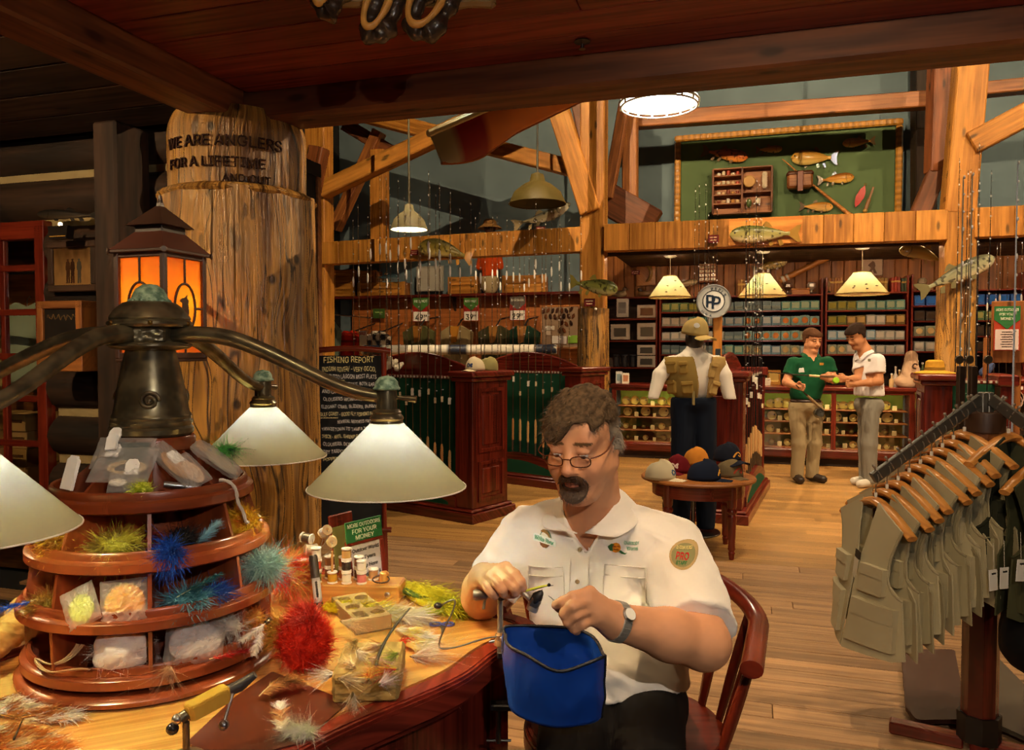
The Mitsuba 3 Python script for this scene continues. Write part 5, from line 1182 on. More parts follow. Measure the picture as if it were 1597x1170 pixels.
put('cross_collar',mk(cat_(tf(cyl(0.011,0.02,18),TR(vx,vy,J(780,1004,1.655)[2])),tube([J(763,1002,1.655),J(800,994,1.65)],0.003,10),ball(0.006,2,J(783,997,1.643))),'vc_metal',40,col='#c8c4bc'),VS)
put('head_knob',mk(tube([J(738,928,1.66),J(742,928,1.66),J(758,927,1.66),J(761,926.5,1.66),J(779,925,1.656)],[0.0105,0.0125,0.0125,0.009,0.009],20),'vc_brushed',40,col='#8f8b84'),VS)
put('drag_wheel',mk(tube([J(778,926,1.652),J(788,922,1.645)],0.0165,24),'vc_satin',40,col='#1c1a1c'),VS)
put('crank',mk(tube([J(757,930,1.655),J(754,950,1.65)],0.0035,10),'vc_brushed',40,col='#a89c84'),VS)
put('arm',mk(tube([J(805,916,1.62),J(838,944,1.60)],0.0065,14),'vc_brushed',40,col='#b8b2a8'),VS)
put('jaw_block',mk(tf(cbox(0.022,0.022,0.022,0.003),FR(J(834,939,1.60),ray(834,939)*0+[0.8,0,-0.5],[0.5,0,0.8])),'vc_metal',col='#b8b4ac'),VS)
put('jaw',mk(tube([J(831,942,1.60),J(838,931,1.598),J(844,924,1.596),J(846,921,1.595)],[0.010,0.012,0.006,0.001],14),'vc_satin',40,col='#101012'),VS)
put('jaw_knob',mk(tube([J(832,945,1.602),J(829,952,1.602)],[0.013,0.0125],20),'vc_brushed',40,col='#c0bcb4'),VS)
wr_=[J(778,993,1.650),J(730,1004,1.63),J(694,1012,1.615),J(686,1011,1.613),J(684.5,1004,1.612),J(683,948,1.612)]
put('cradle_wire',mk(tube(spline(wr_,40),0.0019,8),'vc_brushed',True,col='#8a8478'),VS);put('cradle_knob',mk(ball(0.009,2,J(683,945,1.612),(1,1,.75)),'vc_gloss',True,col='#131316'),VS)
hfly=put('fly_in_vise',mk(tube([J(812,924,1.594),J(826,920,1.594),J(842,915.5,1.594),J(855,913,1.594)],[0.0012,0.0028,0.0026,0.002],8),'vc_satin',True,col='#c8c83c'),label='slim yellow fly with a black eye held in the vise jaws',cat='fly')
put('eye',mk(ball(0.0036,2,J(856,912.5,1.592)),'vc_gloss',True,col='#0c0c0c'),hfly);put('hook',mk(tube([J(863,913.5,1.594),J(856,913.5,1.594),J(830,921,1.594),J(843,926,1.594),J(846,919,1.594)],0.0008,6),'vc_metal',True,col='#7a7a78'),hfly)
put('needle',mk(tube([J(872,943,1.43),J(855,929,1.45)],[0.0012,0.0006],8),'vc_metal',True,col='#a8a49c'),label='fine needle in the seated man\'s left fingers',cat='needle')
# ------ blue waste bag on its frame
BGk=thing('waste_bag','blue nylon waste bag hanging from the vise in front of the man','bag')
rim_f=spline([J(788,990,1.60),J(791,1004,1.50),J(804,1014,1.465),J(819,1021,1.45),J(845,1037,1.43),J(869,1047,1.42),J(903,1040,1.42),J(933,1028,1.425),J(944,1023,1.44)],34)
rim_b=spline([J(944,1023,1.44),J(935,1008,1.50),J(916,988,1.555),J(888,980,1.575),J(844,977,1.60),J(800,976,1.61),J(786,979,1.61),J(788,990,1.60)],34)
RIM=np.vstack([rim_f,rim_b[1:-1]])
bc_=J(862,1050,1.515)
def bag_loft(off=0.0):
 rows=[];n=len(RIM);K=22;cen=RIM.mean(0)
 botz=[J(863,1131,1.45)[2]]
 for k in range(K):
  t=k/(K-1)
  sh_=1-0.05*t;P=cen+(RIM-cen)*np.array([sh_,sh_*(1-0.15*t),0]);low=botz[0]+0.012*((RIM[:,0]-cen[0])/0.1)**2
  P[:,2]=RIM[:,2]*(1-t)+low*t
  a=np.arctan2(RIM[:,1]-cen[1],RIM[:,0]-cen[0]);dirn=(RIM-cen)*[1,1,0];dirn/=np.linalg.norm(dirn,axis=1,keepdims=True)
  wv=0.011*math.sin(math.pi*min(1,t*1.2))*(meshkit.fbm(np.stack([np.cos(a)*2.6,np.sin(a)*2.6,a*0+t*1.1],1),3)-0.42)*2
  P=P+dirn*(wv+0.003*math.sin(math.pi*t)-off)[:,None];rows.append(P)
 for s in(0.8,0.5,0.2,0.0):
  P=rows[K-1].mean(0)+(rows[K-1]-rows[K-1].mean(0))*s;P[:,2]=rows[K-1][:,2].min()*0.6+rows[K-1][:,2]*0.4*1.0-0.004;P[:,2]=rows[K-1][:,2]*s+(1-s)*rows[K-1][:,2].mean()-0.006;rows.append(P)
 V=np.vstack(rows);R_=len(rows);i,j=np.meshgrid(np.arange(R_-1),np.arange(n),indexing='ij')
 q=np.stack([i*n+j,i*n+(j+1)%n,(i+1)*n+(j+1)%n,(i+1)*n+j],-1).reshape(-1,4)
 return V,q
V1,q1=bag_loft();V2,q2=bag_loft(0.0012)
put('cloth',mk(trimesh.Trimesh(np.vstack([V1,V2]),np.vstack([x for Q in(q1,q2[:,::-1]+len(V1))for x in(Q[:,[0,1,2]],Q[:,[0,2,3]])]),process=False),'nylon',True,col='#0a3484'),BGk)
put('rim_binding',mk(tube(np.vstack([RIM,RIM[:1]]),0.0032,8,cap=False),'vc_satin',True,col='#10131c'),BGk,label='black binding along the mouth')
n_=len(RIM)
for j in(0,33):
 put('side_seam',mk(tube(V1[np.arange(22)*n_+j],0.0026,8),'vc_satin',True,col='#10131c'),BGk)
put('frame_wire',mk(tube([[vx+0.02,vy,DZ+0.012],RIM[0]+[0.0,0,0.0],RIM[2]],0.003,8),'vc_satin',True,col='#17151a'),BGk)
clump('marabou','pinkish red tuft rising from the top of the red bundle','feathers',p+[0.006,0.0,0.048],(0.026,0.024,0.022),['#c4402c','#d2584a','#b02818'],1200,0.026,0.0014,(-0.2,0,0.9),seed=130)
# ------ chalkboard with the fishing report
CBK=thing('chalkboard','chalkboard on a dark wooden stand with the fishing report written on it','chalkboard')
CY=4.55
q0=J(487,560,CY);q1=J(601,560,CY+0.03)
q0[2]=q1[2]=0
cxd=nrm(q1-q0);CWd=np.linalg.norm(q1-q0)
cM_=FR(q0,cxd,[0,0,1])
ztop=J(540,547,CY)[2];zbot=0.42
for x in(0.012,CWd-0.012):
 k=np.linspace(0,1,24)
 put('upright',mk(tf(tube([(x+0.003*math.sin(9*t),0.0+(ztop+0.02)*t,0)for t in k],0.017+0.003*np.sin(k*13),10),cM_),'redrail',40,grain=2),CBK)
 put('foot',mk(cbox(0.035,0.03,0.24,0.006,(x,0.017,0)),'redrail',grain=2,M=cM_),CBK)
for y,b in((ztop-0.005,0.018),(zbot,0.0)):
 put('crossbar',mk(tf(tube([(-0.03+(CWd+0.06)*t,y+b*math.sin(math.pi*t),0.004)for t in np.linspace(0,1,18)],0.017,10),cM_),'redrail',40,grain=0),CBK)
put('slate',mk(cbox(CWd-0.05,ztop-0.03-zbot,0.012,0.002,(CWd/2,(ztop-0.03+zbot)/2,0)),'vc_matte',col='#22262a',M=cM_),CBK)
lines=[('FISHING REPORT',0.030,0.80,0,'#f0e6a8'),('INDIAN RIVER/ -VERY GOOD,',0.024,0.86,0,'#ece4b0'),('MOSQUITO LAGOON MOST FLATS',0.022,0.88,0,'#e2e4e6'),('FISHING - REDS & TROUT, BOTH EARLY',0.018,0.92,0,'#e2e4e6'),('AND LATE. BLACK DRUM END',0.018,0.86,0.0,'#e2e4e6'),('CLOUSERS WORKING',0.018,0.62,-0.1,'#e2e4e6'),('ELEGANT CRAB, SLIDERS, BUNNY',0.017,0.88,0,'#e2e4e6'),('GULF COAST- GOOD FLY FISHING FROM',0.019,0.92,0,'#ece6b8'),('SEVERAL REPORTS FROM',0.016,0.58,0.1,'#e2e4e6'),('YANKEETOWN TO TAMPA TARPON',0.017,0.88,0,'#e2e4e6'),('THICK- ARTL. SHRIMP PATTERNS OR',0.018,0.88,0,'#ece6b8'),('CLOUSERS. DON\'T FORGET TO',0.018,0.84,0,'#e2e4e6'),('TRY TARPON BUNNIES',0.018,0.64,-0.1,'#e2e4e6'),('POPPERS.',0.017,0.3,-0.27,'#ece6b8')]
for i,(s,hh,wf,sh,c)in enumerate(lines):
 y=J(540,561+11.7*i+(3 if i>0 else 0),CY)[2]
 m=ctext(s,hh*1.15,0.001,True,(CWd-0.06)*wf,(CWd/2+sh*(CWd-0.06),y,0.0062))
 m.vertices[:,1]+=0.0025*np.sin(m.vertices[:,0]*60+i)
 put('chalk_line',mk(m,'vc_matte',col=c,M=cM_),CBK)
for i,(x0,x1)in((2,(0.04,0.19)),(7,(0.04,0.15))):
 y=J(540,561+11.7*i+9,CY)[2]
 put('underline',mk(cbox(x1-x0,0.004,0.001,0.0003,((x0+x1)/2,y,0.0066)),'vc_matte',col='#ece6b8',M=cM_),CBK)
# ------ lantern on the log column
LN=thing('wall_lantern','iron lantern with glowing amber panes bracketed to the log column','lantern')
LC0=J(252,470,3.15);lz0,lz1=J(252,560,3.0)[2],J(252,388,3.0)[2]
lv=nrm(LC0*[1,1,0]);LM=np.eye(4);LM[:3,:3]=RZ(math.degrees(math.atan2(lv[1],lv[0]))+45+3)[:3,:3];LM[:3,3]=[LC0[0],LC0[1],0]
hs_=0.112
IRON='#3a2016'
for sx in(-1,1):
 for sy in(-1,1):
  put('corner_post',mk(cbox(0.022,0.022,lz1-lz0,0.003,(sx*hs_,sy*hs_,(lz0+lz1)/2)),'vc_satin',col=IRON,M=LM),LN)
for z,hh in((lz0+0.012,0.024),(lz1-0.012,0.03)):
 for a in range(4):put('rail',mk(cbox(2*hs_,0.016,hh,0.003,(0,-hs_,z)),'vc_satin',col=IRON,M=LM@RZ(90*a)),LN)
put('floor_plate',mk(cbox(2*hs_+0.02,2*hs_+0.02,0.012,0.003,(0,0,lz0-0.006)),'vc_satin',col=IRON,M=LM),LN)
zm=(lz0+lz1)/2-0.01
for a in range(4):
 Ma=LM@RZ(90*a)
 pn=put('pane',mk(cbox(2*hs_-0.02,0.0012,lz1-lz0-0.03,0.0003,(0,-hs_+0.004,(lz0+lz1)/2)),'mica',M=Ma),LN,label='amber glowing pane')
 ov=[(0.058*math.cos(t),-hs_-0.004,zm+0.098*math.sin(t))for t in np.linspace(0,2*math.pi,49)]
 put('oval_ring',mk(tf(tube(ov,0.0048,8,cap=False),Ma),'vc_satin',True,col=IRON),pn)
 for p0,p1 in(((0,zm+0.098),(0,lz1-0.02)),((0,zm-0.098),(0,lz0+0.02)),((-0.058,zm),(-hs_,zm)),((0.058,zm),(hs_,zm))):
  put('bar',mk(tube([(p0[0],-hs_-0.004,p0[1]),(p1[0],-hs_-0.004,p1[1])],0.0045,8),'vc_satin',True,col=IRON,M=Ma),pn)
 rs=np.random.RandomState(a+2)
 if a%2==0:
  reeds=cat_(*[tube(spline([(x,-hs_-0.003,zm-0.092),(x+dx*0.4,-hs_-0.003,zm-0.092+L*0.5),(x+dx,-hs_-0.003,zm-0.092+L)],10),np.linspace(0.0022,0.0006,10),6)for x,dx,L in((-0.02,-0.03,0.09),(-0.008,-0.028,0.15),(0.0,0.002,0.12),(0.008,0.012,0.10),(0.014,0.03,0.085),(0.004,-0.008,0.07))])
  put('reeds',mk(reeds,'vc_satin',True,col=IRON,M=Ma),pn)
 else:
  duck=prism(affinity.scale(Polygon([(-28,6),(-18,16),(0,20),(12,30),(8,20),(18,10),(14,-4),(20,-30),(10,-60),(4,-30),(-6,-24),(-10,-58),(-16,-30),(-14,0)]),0.0011,0.0011,origin=(0,0)),0.003)
  put('heron',mk(tf(duck,FR((0,-hs_-0.003,zm+0.02),(1,0,0),(0,0,1))),'vc_satin',col=IRON,M=Ma),pn)
def pyramid(b,t,h,z,th=0.0):
 v=[(-b,-b,z),(b,-b,z),(b,b,z),(-b,b,z),(-t,-t,z+h),(t,-t,z+h),(t,t,z+h),(-t,t,z+h)]
 return trimesh.convex.convex_hull(np.array(v))
put('roof',mk(pyramid(0.134,0.068,0.075,lz1+0.005),'vc_satin',col='#4a2216',M=LM),LN);put('eave',mk(cbox(0.275,0.275,0.014,0.003,(0,0,lz1-0.002)),'vc_satin',col=IRON,M=LM),LN)
put('vent_band',mk(cbox(0.135,0.135,0.03,0.003,(0,0,lz1+0.09)),'vc_satin',col='#20140e',M=LM),LN)
put('upper_roof',mk(cat_(pyramid(0.092,0.012,0.085,lz1+0.105),pyramid(0.012,0.004,0.05,lz1+0.185),ball(0.011,2,(0,0,lz1+0.21))),'vc_satin',col='#3a2218',M=LM),LN)
for s in range(4):put('eave_rosette',mk(tf(cyl(0.013,0.008,16,0.003),LM@RZ(90*s+45)@TR(0.189,0,lz1-0.002)@RY(90)),'vc_satin',40,col='#5a4636'),LN)
lb=put('bulb',mk(tf(ball(0.028,3,s=(1,1,1.4)),LM@TR(0.03,-0.045,zm+0.02)),'bulbglass',True),LN)
scene[lb]['emitter']={'type':'area','radiance':{'type':'rgb','value':[float(LANTERN*x)for x in(1.0,0.62,0.26)]}}
for zz in(zm+0.075,zm-0.075):
 e0=(LM@np.array([hs_,hs_*-0.2,zz,1]))[:3];e1=CC+nrm((e0-CC)*[1,1,0])*0.36;e1[2]=zz
 e0=(LM@np.array([hs_,hs_*0.6,zz,1]))[:3]
 put('bracket',mk(cat_(tube([e0,e1],0.014,12),ball(0.02,2,e0*0.4+e1*0.6)),'vc_satin',40,col=IRON),LN)
# ------ on and behind the cabin wall
def wb(px,py,v):return onv(px,py,v)
def wallframe(px0,py0,px1,py1,v):
 a,b=wb(px0,py1,v),wb(px1,py1,v);c=wb(px0,py0,v);w=abs((b-a)@UU);h=c[2]-a[2]
 return WALLF(a+UU*w/2+np.array([0,0,h/2])),w,h
fM,w,hh=wallframe(77,378,152,456,3.66)
PF=thing('framed_photo','old brown photograph of three anglers in a dark frame on the log wall','picture')
for x,y,a,b in((0,hh/2-0.02,w,0.04),(0,-hh/2+0.02,w,0.04),(-w/2+0.02,0,0.04,hh-0.08),(w/2-0.02,0,0.04,hh-0.08)):
 put('frame',mk(cbox(a,b,0.03,0.006,(x,y,0)),'darklog',grain=0 if a>b else 1,M=fM),PF)
def photo_c(v):
 n=meshkit.fbm(v*np.array([30,12,1]),3);s=np.clip((v[:,1])/hh+0.5,0,1)
 return col_mix(np.tile(lin('#9a7444'),(len(v),1)),lin('#5a3a1c'),np.clip(n*0.9+(s-0.55)*1.4,0,1))
gp=fine(cbox(w-0.07,hh-0.07,0.006,0.001,(0,0,-0.004)),0.012)
put('print',mk(gp,'vc_matte',False,col=photo_c,M=fM),PF)
for i,(x,c)in enumerate(((-0.035,'#4a2a14'),(0.0,'#3a2010'),(0.05,'#4c463c'))):
 fg=Polygon([(-0.014,-0.09),(-0.012,-0.02),(-0.018,0.0),(-0.014,0.035),(-0.006,0.04),(-0.007,0.055),(0.007,0.055),(0.006,0.04),(0.014,0.035),(0.018,0.0),(0.012,-0.02),(0.013,-0.09),(0.003,-0.09),(0.0,-0.03),(-0.003,-0.09)])
 put('figure',mk(prism(affinity.translate(fg,x,-0.01),0.001,-0.0005),'vc_matte',col=c,M=fM),PF)
put('glazing',mk(cbox(w-0.078,hh-0.078,0.002,0.0005,(0,0,0.006)),'glass',M=fM),PF)
sM_,w,hh=wallframe(58,470,128,579,3.42)
SB=thing('shadow_box','orange brown wooden box with a dark writing panel on the log wall','box')
for x,y,a,b in((0,hh/2-0.022,w,0.044),(0,-hh/2+0.045,w,0.09),(-w/2+0.022,0,0.044,hh),(w/2-0.022,0,0.044,hh)):
 put('board',mk(cbox(a,b,0.20,0.004,(x,y,-0.1)),'panelwood',grain=0 if a>b else 1,M=sM_),SB)
put('panel',mk(cbox(w-0.08,hh-0.12,0.008,0.001,(0,0.02,-0.02)),'vc_matte',col='#15100e',M=sM_),SB)
sc_=[(-w*0.3+w*0.6*t,hh*0.27+0.012*math.sin(t*34)+0.006*math.sin(t*61),-0.015+0.004*0)for t in np.linspace(0,1,90)]
put('script',mk(tube(sc_,0.0014,5),'vc_matte',True,col='#7a5c30',M=sM_),SB)
lM_,w,hh=wallframe(79,354,110,374,3.52)
LS=put('lamp_sign',mk(cat_(prism(Polygon([(-w/2,hh/2),(w/2,hh/2),(w*0.42,-hh/2),(-w*0.42,-hh/2)]),0.05,-0.03)),'vc_satin',col='#140c0a',M=lM_),label='small black tapered sign with a tiny bulb above the framed photo',cat='sign')
put('trim_line',mk(cbox(w*0.8,0.006,0.004,0.001,(0,-hh*0.3,0.021)),'vc_satin',col='#9a7434',M=lM_),LS)
bk2=put('bulb',mk(ball(0.012,2,(0,hh/2+0.012,0.0)),'bulbglass',True,M=lM_),LS)
scene[bk2]['emitter']={'type':'area','radiance':{'type':'rgb','value':[24.0,13.0,4.5]}}
# ------ fish builder
def fish(name,label,M,L,h,cols,cat='fish mount',group=None,spots=0,curve=0.0,tailw=1.0,deep=0.5,fin='#6a5030',mat='vc_gloss',sail=False):
 """A mounted fish: head to +x, belly to -y, flank to +z; cols = back, flank, belly."""
 n,k=40,20;t=np.linspace(0,1,n)
 prof=np.clip(np.sin(np.pi*np.clip(t,0.0,1)**0.62)**0.8,0,1)*(1-0.0*t);prof=np.where(t>0.86,np.maximum(prof,0.22),prof);prof[0]=0.10
 x=L*(0.5-0.84*t);a=np.arange(k)*2*np.pi/k
 cy=curve*L*np.sin(np.pi*t)
 V=np.stack([np.repeat(x,k),np.repeat(cy,k)+np.outer(prof,np.sin(a)).ravel()*h/2,np.outer(prof**1.1,np.cos(a)).ravel()*h*deep/2],1)
 i,j=np.meshgrid(np.arange(n-1),np.arange(k),indexing='ij');q=np.stack([i*k+j,i*k+(j+1)%k,(i+1)*k+(j+1)%k,(i+1)*k+j],-1).reshape(-1,4)
 V=np.vstack([V,[x[0]+0.01*L,cy[0],0],[x[-1],cy[-1],0]]);jj=np.arange(k);e=(n-1)*k
 F=np.vstack([q[:,[0,1,2]],q[:,[0,2,3]],np.stack([jj*0+n*k,(jj+1)%k,jj],1),np.stack([jj*0+n*k+1,e+jj,e+(jj+1)%k],1)])
 C=[lin(c)for c in cols]
 def fc(v):
  tt=np.clip(0.5-v[:,0]/L,0,0.84)/0.84;yy=(v[:,1]-curve*L*np.sin(np.pi*tt))/(h/2)
  c=col_mix(np.tile(C[2],(len(v),1)),C[1],np.clip((yy+0.65)*2.0,0,1));c=col_mix(c,C[0],np.clip((yy-0.1)*2.0,0,1))
  if spots:c=c*(1-0.75*(meshkit.noise(v/L*spots,5)>0.68))[:,None]
  eye=np.hypot(v[:,0]-L*0.43,v[:,1]-curve*0-0.08*h)<0.055*h;c[eye]=0.01
  gill=np.abs(v[:,0]-L*(0.33-0.05*np.cos(yy*1.5)))<0.008*L;c[gill]*=0.45
  return c
 bm=trimesh.remesh.subdivide(V,F);body_=trimesh.Trimesh(bm[0],bm[1],process=False)
 key=put(name,mk(body_,mat,True,col=fc,M=M),label=label,cat=cat,group=group)
 xt=x[-1];T_=h*0.62*tailw
 tail=Polygon([(xt+0.02*L,0.10*h),(xt-0.10*L,T_*0.72),(xt-0.16*L,T_*0.8),(xt-0.115*L,0.0),(xt-0.16*L,-T_*0.8),(xt-0.10*L,-T_*0.72),(xt+0.02*L,-0.10*h)])
 put('tail',mk(prism(tail,0.02*h+0.004,-0.01*h-0.002),mat,col=lambda v:lin(fin)*(0.8+0.4*meshkit.noise(v*160))[:,None],M=M),key)
 mid=curve*L
 dors=Polygon([(0.06*L,mid+0.40*h),(0.0,mid+0.72*h),(-0.05*L,mid+0.62*h),(-0.10*L,mid+0.38*h)])if not sail else Polygon([(0.22*L,mid+0.38*h),(0.12*L,mid+0.8*h),(-0.12*L,mid+0.62*h),(-0.2*L,mid+0.3*h)])
 put('dorsal_fin',mk(prism(dors,0.014*h+0.003,-0.007*h),mat,col=fin,M=M),key)
 for x0 in(0.20,-0.06,-0.2):
  f_=Polygon([(x0*L+0.03*L,-0.30*h+mid*0.7),(x0*L-0.01*L,-0.66*h+mid*0.7),(x0*L-0.06*L,-0.58*h+mid*0.7),(x0*L-0.03*L,-0.30*h+mid*0.7)])
  put('fin',mk(prism(f_,0.014*h+0.003,0.12*h),mat,col=fin,M=M),key)
 return key
def pix(px0,py0,px1,py1,v,out=0.0):
 """Frame on the plane v whose x axis runs from one pixel to another; returns frame and length."""
 a,b=onv(px0,py0,v),onv(px1,py1,v);M=FR((a+b)/2,b-a,[0,0,1]);M[:3,3]+=M[:3,2]*out
 return M,np.linalg.norm(b-a)
fm_,L=pix(158,336,58,334,3.60)
fish('fish_mount','dark trout mount above the glazed door',fm_@RY(0)@np.diag([-1,1,-1,1.0])if False else FR(fm_[:3,3],-fm_[:3,0],[0,0,1])@RZ(180)@np.diag([1,-1,1,1.0]),L,0.06,['#171412','#26201a','#3a3024'],fin='#171412',mat='vc_satin',deep=0.7)
def shirt_shape(w,h):return Polygon([(-w*0.16,h*0.5),(-w*0.5,h*0.36),(-w*0.46,h*0.08),(-w*0.36,h*0.12),(-w*0.36,-h*0.5),(w*0.36,-h*0.5),(w*0.36,h*0.12),(w*0.46,h*0.08),(w*0.5,h*0.36),(w*0.16,h*0.5),(0,h*0.44)])
def folds(v,a=0.02,s=0):
 v=v.copy();v[:,1]+=a*np.sin(v[:,0]*26+s)*np.clip(0.7-v[:,2]*1.2,0,1.4);return v
for i,(px,py,c,nm)in enumerate(((44,540,'#9aa88c','pale green'),(10,545,'#a89858','olive yellow'),(70,545,'#8a9a86','grey green'))):
 o=onv(px,py,4.25+0.05*i)
 m=panel(shirt_shape(0.46,0.62),0.05,0.04,lambda v,i=i:folds(v,0.018,i))
 k=put('hanging_shirt',mk(m,'vc_cloth',40,col=c,M=HB@TR(*uvz(o))@RZ(12-8*i)),label=f'{nm} shirt hanging behind the door panes',cat='shirt')
 put('hanger_hook',mk(tube([(0,0,0.28),(0,0,0.33),(0.02,0,0.355),(0.03,0,0.335)],0.003,6),'vc_metal',True,col='#9a948c',M=HB@TR(*uvz(o))@RZ(12-8*i)),k)
put('hanging_rail',mk(tube([W(-5.2,4.33,uvz(onv(40,440,4.3))[2]+0.07),W(-3.22,4.33,uvz(onv(40,440,4.3))[2]+0.07)],0.012,10),'vc_metal',True,col='#8a847c'),label='rail for the shirts behind the door',cat='rail')
for i in range(4):
 for j in range(3):
  o=onv(52-44*j,722-27*i,4.15);u,v,z=uvz(o)
  k=put('carton',mk(cbox(0.17,0.28,0.118,0.004),'vc_matte',col=['#a8834c','#9c7840','#b08c58'][(i+j)%3],M=HB@TR(u,4.15+0.01*((i*7+j)%3),0.64+0.120*i)),label='tan carton in the stack behind the door panes',cat='carton',group='cartons behind the glazed door')
  put('label_strip',mk(cbox(0.12,0.002,0.02,0.0005,(0,-0.1412,0.01)),'vc_matte',col='#5a3a1c',M=HB@TR(u,4.15+0.01*((i*7+j)%3),0.64+0.120*i)),k)
put('carton_shelf',mk(cbox(1.4,0.5,0.56,0.004,(0,0,0.28)),'panelwood',grain=0,M=HB@TR(uvz(onv(10,700,4.15))[0],4.25,0.0)),label='low wooden bench under the cartons behind the door',cat='bench')
o=onv(52,362,4.4)
ILk=put('shop_lamp',mk(lathe([(0.02,0.06),(0.03,0.055),(0.10,-0.02)],32),'papershade',True,M=TR(o)),label='small lit cone lamp behind the upper door panes',cat='lamp')
bk3=put('bulb',mk(ball(0.02,2),'bulbglass',True,M=TR(o)),ILk);scene[bk3]['emitter']={'type':'area','radiance':{'type':'rgb','value':[320.0,200.0,84.0]}}
put('cord',mk(tube([o+[0,0,0.05],[o[0],o[1],2.8]],0.004,6),'vc_matte',True,col='#15100c'),ILk)
struct('wall_cabin',hbox(-6.8,-3.1,5.15,5.2,0,2.8,'panelwood',grain=0))
struct('ceiling',hbox(-6.8,-3.1,3.9,5.2,2.8,2.9,'darkpaint'))
# ------ carved sign under the low ceiling, sprinkler
CSG=thing('log_sign','carved log letters hanging under the low ceiling, cut off by the top edge','sign')
YS=2.25
def loop(px,py,w,hh,tilt):
 return[J(px+w*math.sin(t)+tilt*(1-math.cos(t))*hh*-1,py-hh+hh*math.cos(t),YS)for t in np.linspace(-2.3,2.3,40)]
for i,(px,py,w,hh,tl)in enumerate(((575,42,17,40,-0.35),(650,38,25,42,-0.38),(497,4,12,30,-0.4))):
 P=loop(px,py,w,hh,tl);k=np.linspace(0,1,40)
 put('letter',mk(tube(P,0.0125+0.002*np.sin(k*17),10,flat=0.8),'vc_satin',40,col=lambda v:lin('#c98f44')*(0.75+0.5*meshkit.fbm(v*60,2))[:,None]),CSG)
 put('bark_edge',mk(tube(np.array(P)+[0.012,0.03,-0.016],0.027+0.007*np.sin(k*21+i)+0.004*np.sin(k*47),10),'vc_gloss',40,col=lambda v:lin('#2a2018')*(0.6+0.9*meshkit.fbm(v*50,2))[:,None]),CSG)
sl=fine(cbox(0.50,0.035,0.2,0.01),0.02);sl.vertices+=sl.vertex_normals*(0.02*(meshkit.fbm(sl.vertices*22,3)-0.5))[:,None]
put('slab',mk(sl,'vc_satin',40,col=lambda v:lin('#7a5a30')*(0.6+0.6*meshkit.fbm(v*25,3))[:,None],M=TR(J(640,-42,YS+0.06))),CSG)
for x in(560,700):put('chain',mk(tube([J(x,-60,YS+0.06),[*J(x,-60,YS+0.06)[:2],2.73]],0.004,6),'vc_metal',True,col='#5a544c'),CSG)
so=onz(908,64,2.722)
SPk=put('sprinkler',mk(lathe([(0,0),(0.03,0),(0.032,-0.004),(0.018,-0.009),(0.008,-0.012),(0.006,-0.03),(0,-0.03)],28),'vc_satin',40,col='#1a0f0a',M=TR(so)),label='small dark sprinkler head in the low plank ceiling',cat='sprinkler')
put('deflector',mk(tf(cyl(0.014,0.002,16,0.0005),TR(so+[0,0,-0.033])),'vc_metal',40,col='#6a5a44'),SPk)
# ------ fly rods (one of each part, stamped)
RODL=2.65
def rod_proto(grip_c,blank_c,ferrule=True):
 P=Proto()
 P.add('blank',mk(tube([(0,0,0.36),(0,0,1.2),(0,0,2.0),(0,0,RODL)],[0.0048,0.0038,0.0026,0.0015],6),'vc_gloss',True,col=blank_c))
 P.add('grip',mk(tube([(0,0,z)for z in(0.13,0.16,0.22,0.30,0.36,0.38)],[0.0125,0.014,0.0125,0.0145,0.012,0.006],10),'vc_matte',True,col=grip_c))
 P.add('reel_seat',mk(tube([(0,0,0.0),(0,0,0.005),(0,0,0.12),(0,0,0.135)],[0.010,0.012,0.0105,0.012],10),'vc_metal',40,col='#8a8078'))
 gd=[tf(torus(r,0.0016,12,5),TR(r+0.003,0,z))for z,r in((0.85,0.010),(1.15,0.008),(1.42,0.006),(1.66,0.005),(1.9,0.0045),(2.1,0.004),(2.28,0.004),(2.44,0.0035),(2.56,0.0035))]
 gd+=[ball(0.0045,1,(0,0,z),(1,1,2.2))for z in(1.42,1.66,1.9,2.1,2.28,2.44,2.62)]
 P.add('guides',mk(cat_(*gd),'vc_gloss',True,col='#e8e8ec'))
 if ferrule:P.add('ferrule',mk(ball(0.011,2,(0,0,2.0),(1,1,5.0)),'vc_gloss',True,col='#f2f2f4'))  # bright sparkle on the rod, put into shape and colour as a white drop
 return P
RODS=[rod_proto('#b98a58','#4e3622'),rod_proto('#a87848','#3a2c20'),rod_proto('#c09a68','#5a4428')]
RODS2=[rod_proto('#b98a58','#241a16',False),rod_proto('#c09a68','#16181c',False)]
tag_s=mk(cbox(0.026,0.002,0.062,0.0005,(0,-0.013,0.78)),'vc_satin',col='#d8d4cc');tagM=mk(cbox(0.022,0.002,0.05,0.0005,(0.004,-0.013,0.72)),'vc_satin',col='#c8b898')
_nrod=[0]
def rod(p,label,group,lean=(0,0),tag=True,seed=0,plain=False):
 rs=random.Random(seed*77+_nrod[0]);_nrod[0]+=1
 k=thing('fly_rod',label,'fishing rod',group)
 M=TR(p)@RX(lean[0]+rs.uniform(-0.5,0.5))@RY(lean[1]+rs.uniform(-0.5,0.5))@RZ(rs.uniform(-25,25))@SC(1,1,rs.uniform(0.94,1.06))
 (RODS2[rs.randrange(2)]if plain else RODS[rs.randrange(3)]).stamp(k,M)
 if tag:put('price_tag',tag_s if rs.random()<0.6 else tagM,k,M@TR(0,0,rs.uniform(-0.06,0.06)))
 return k
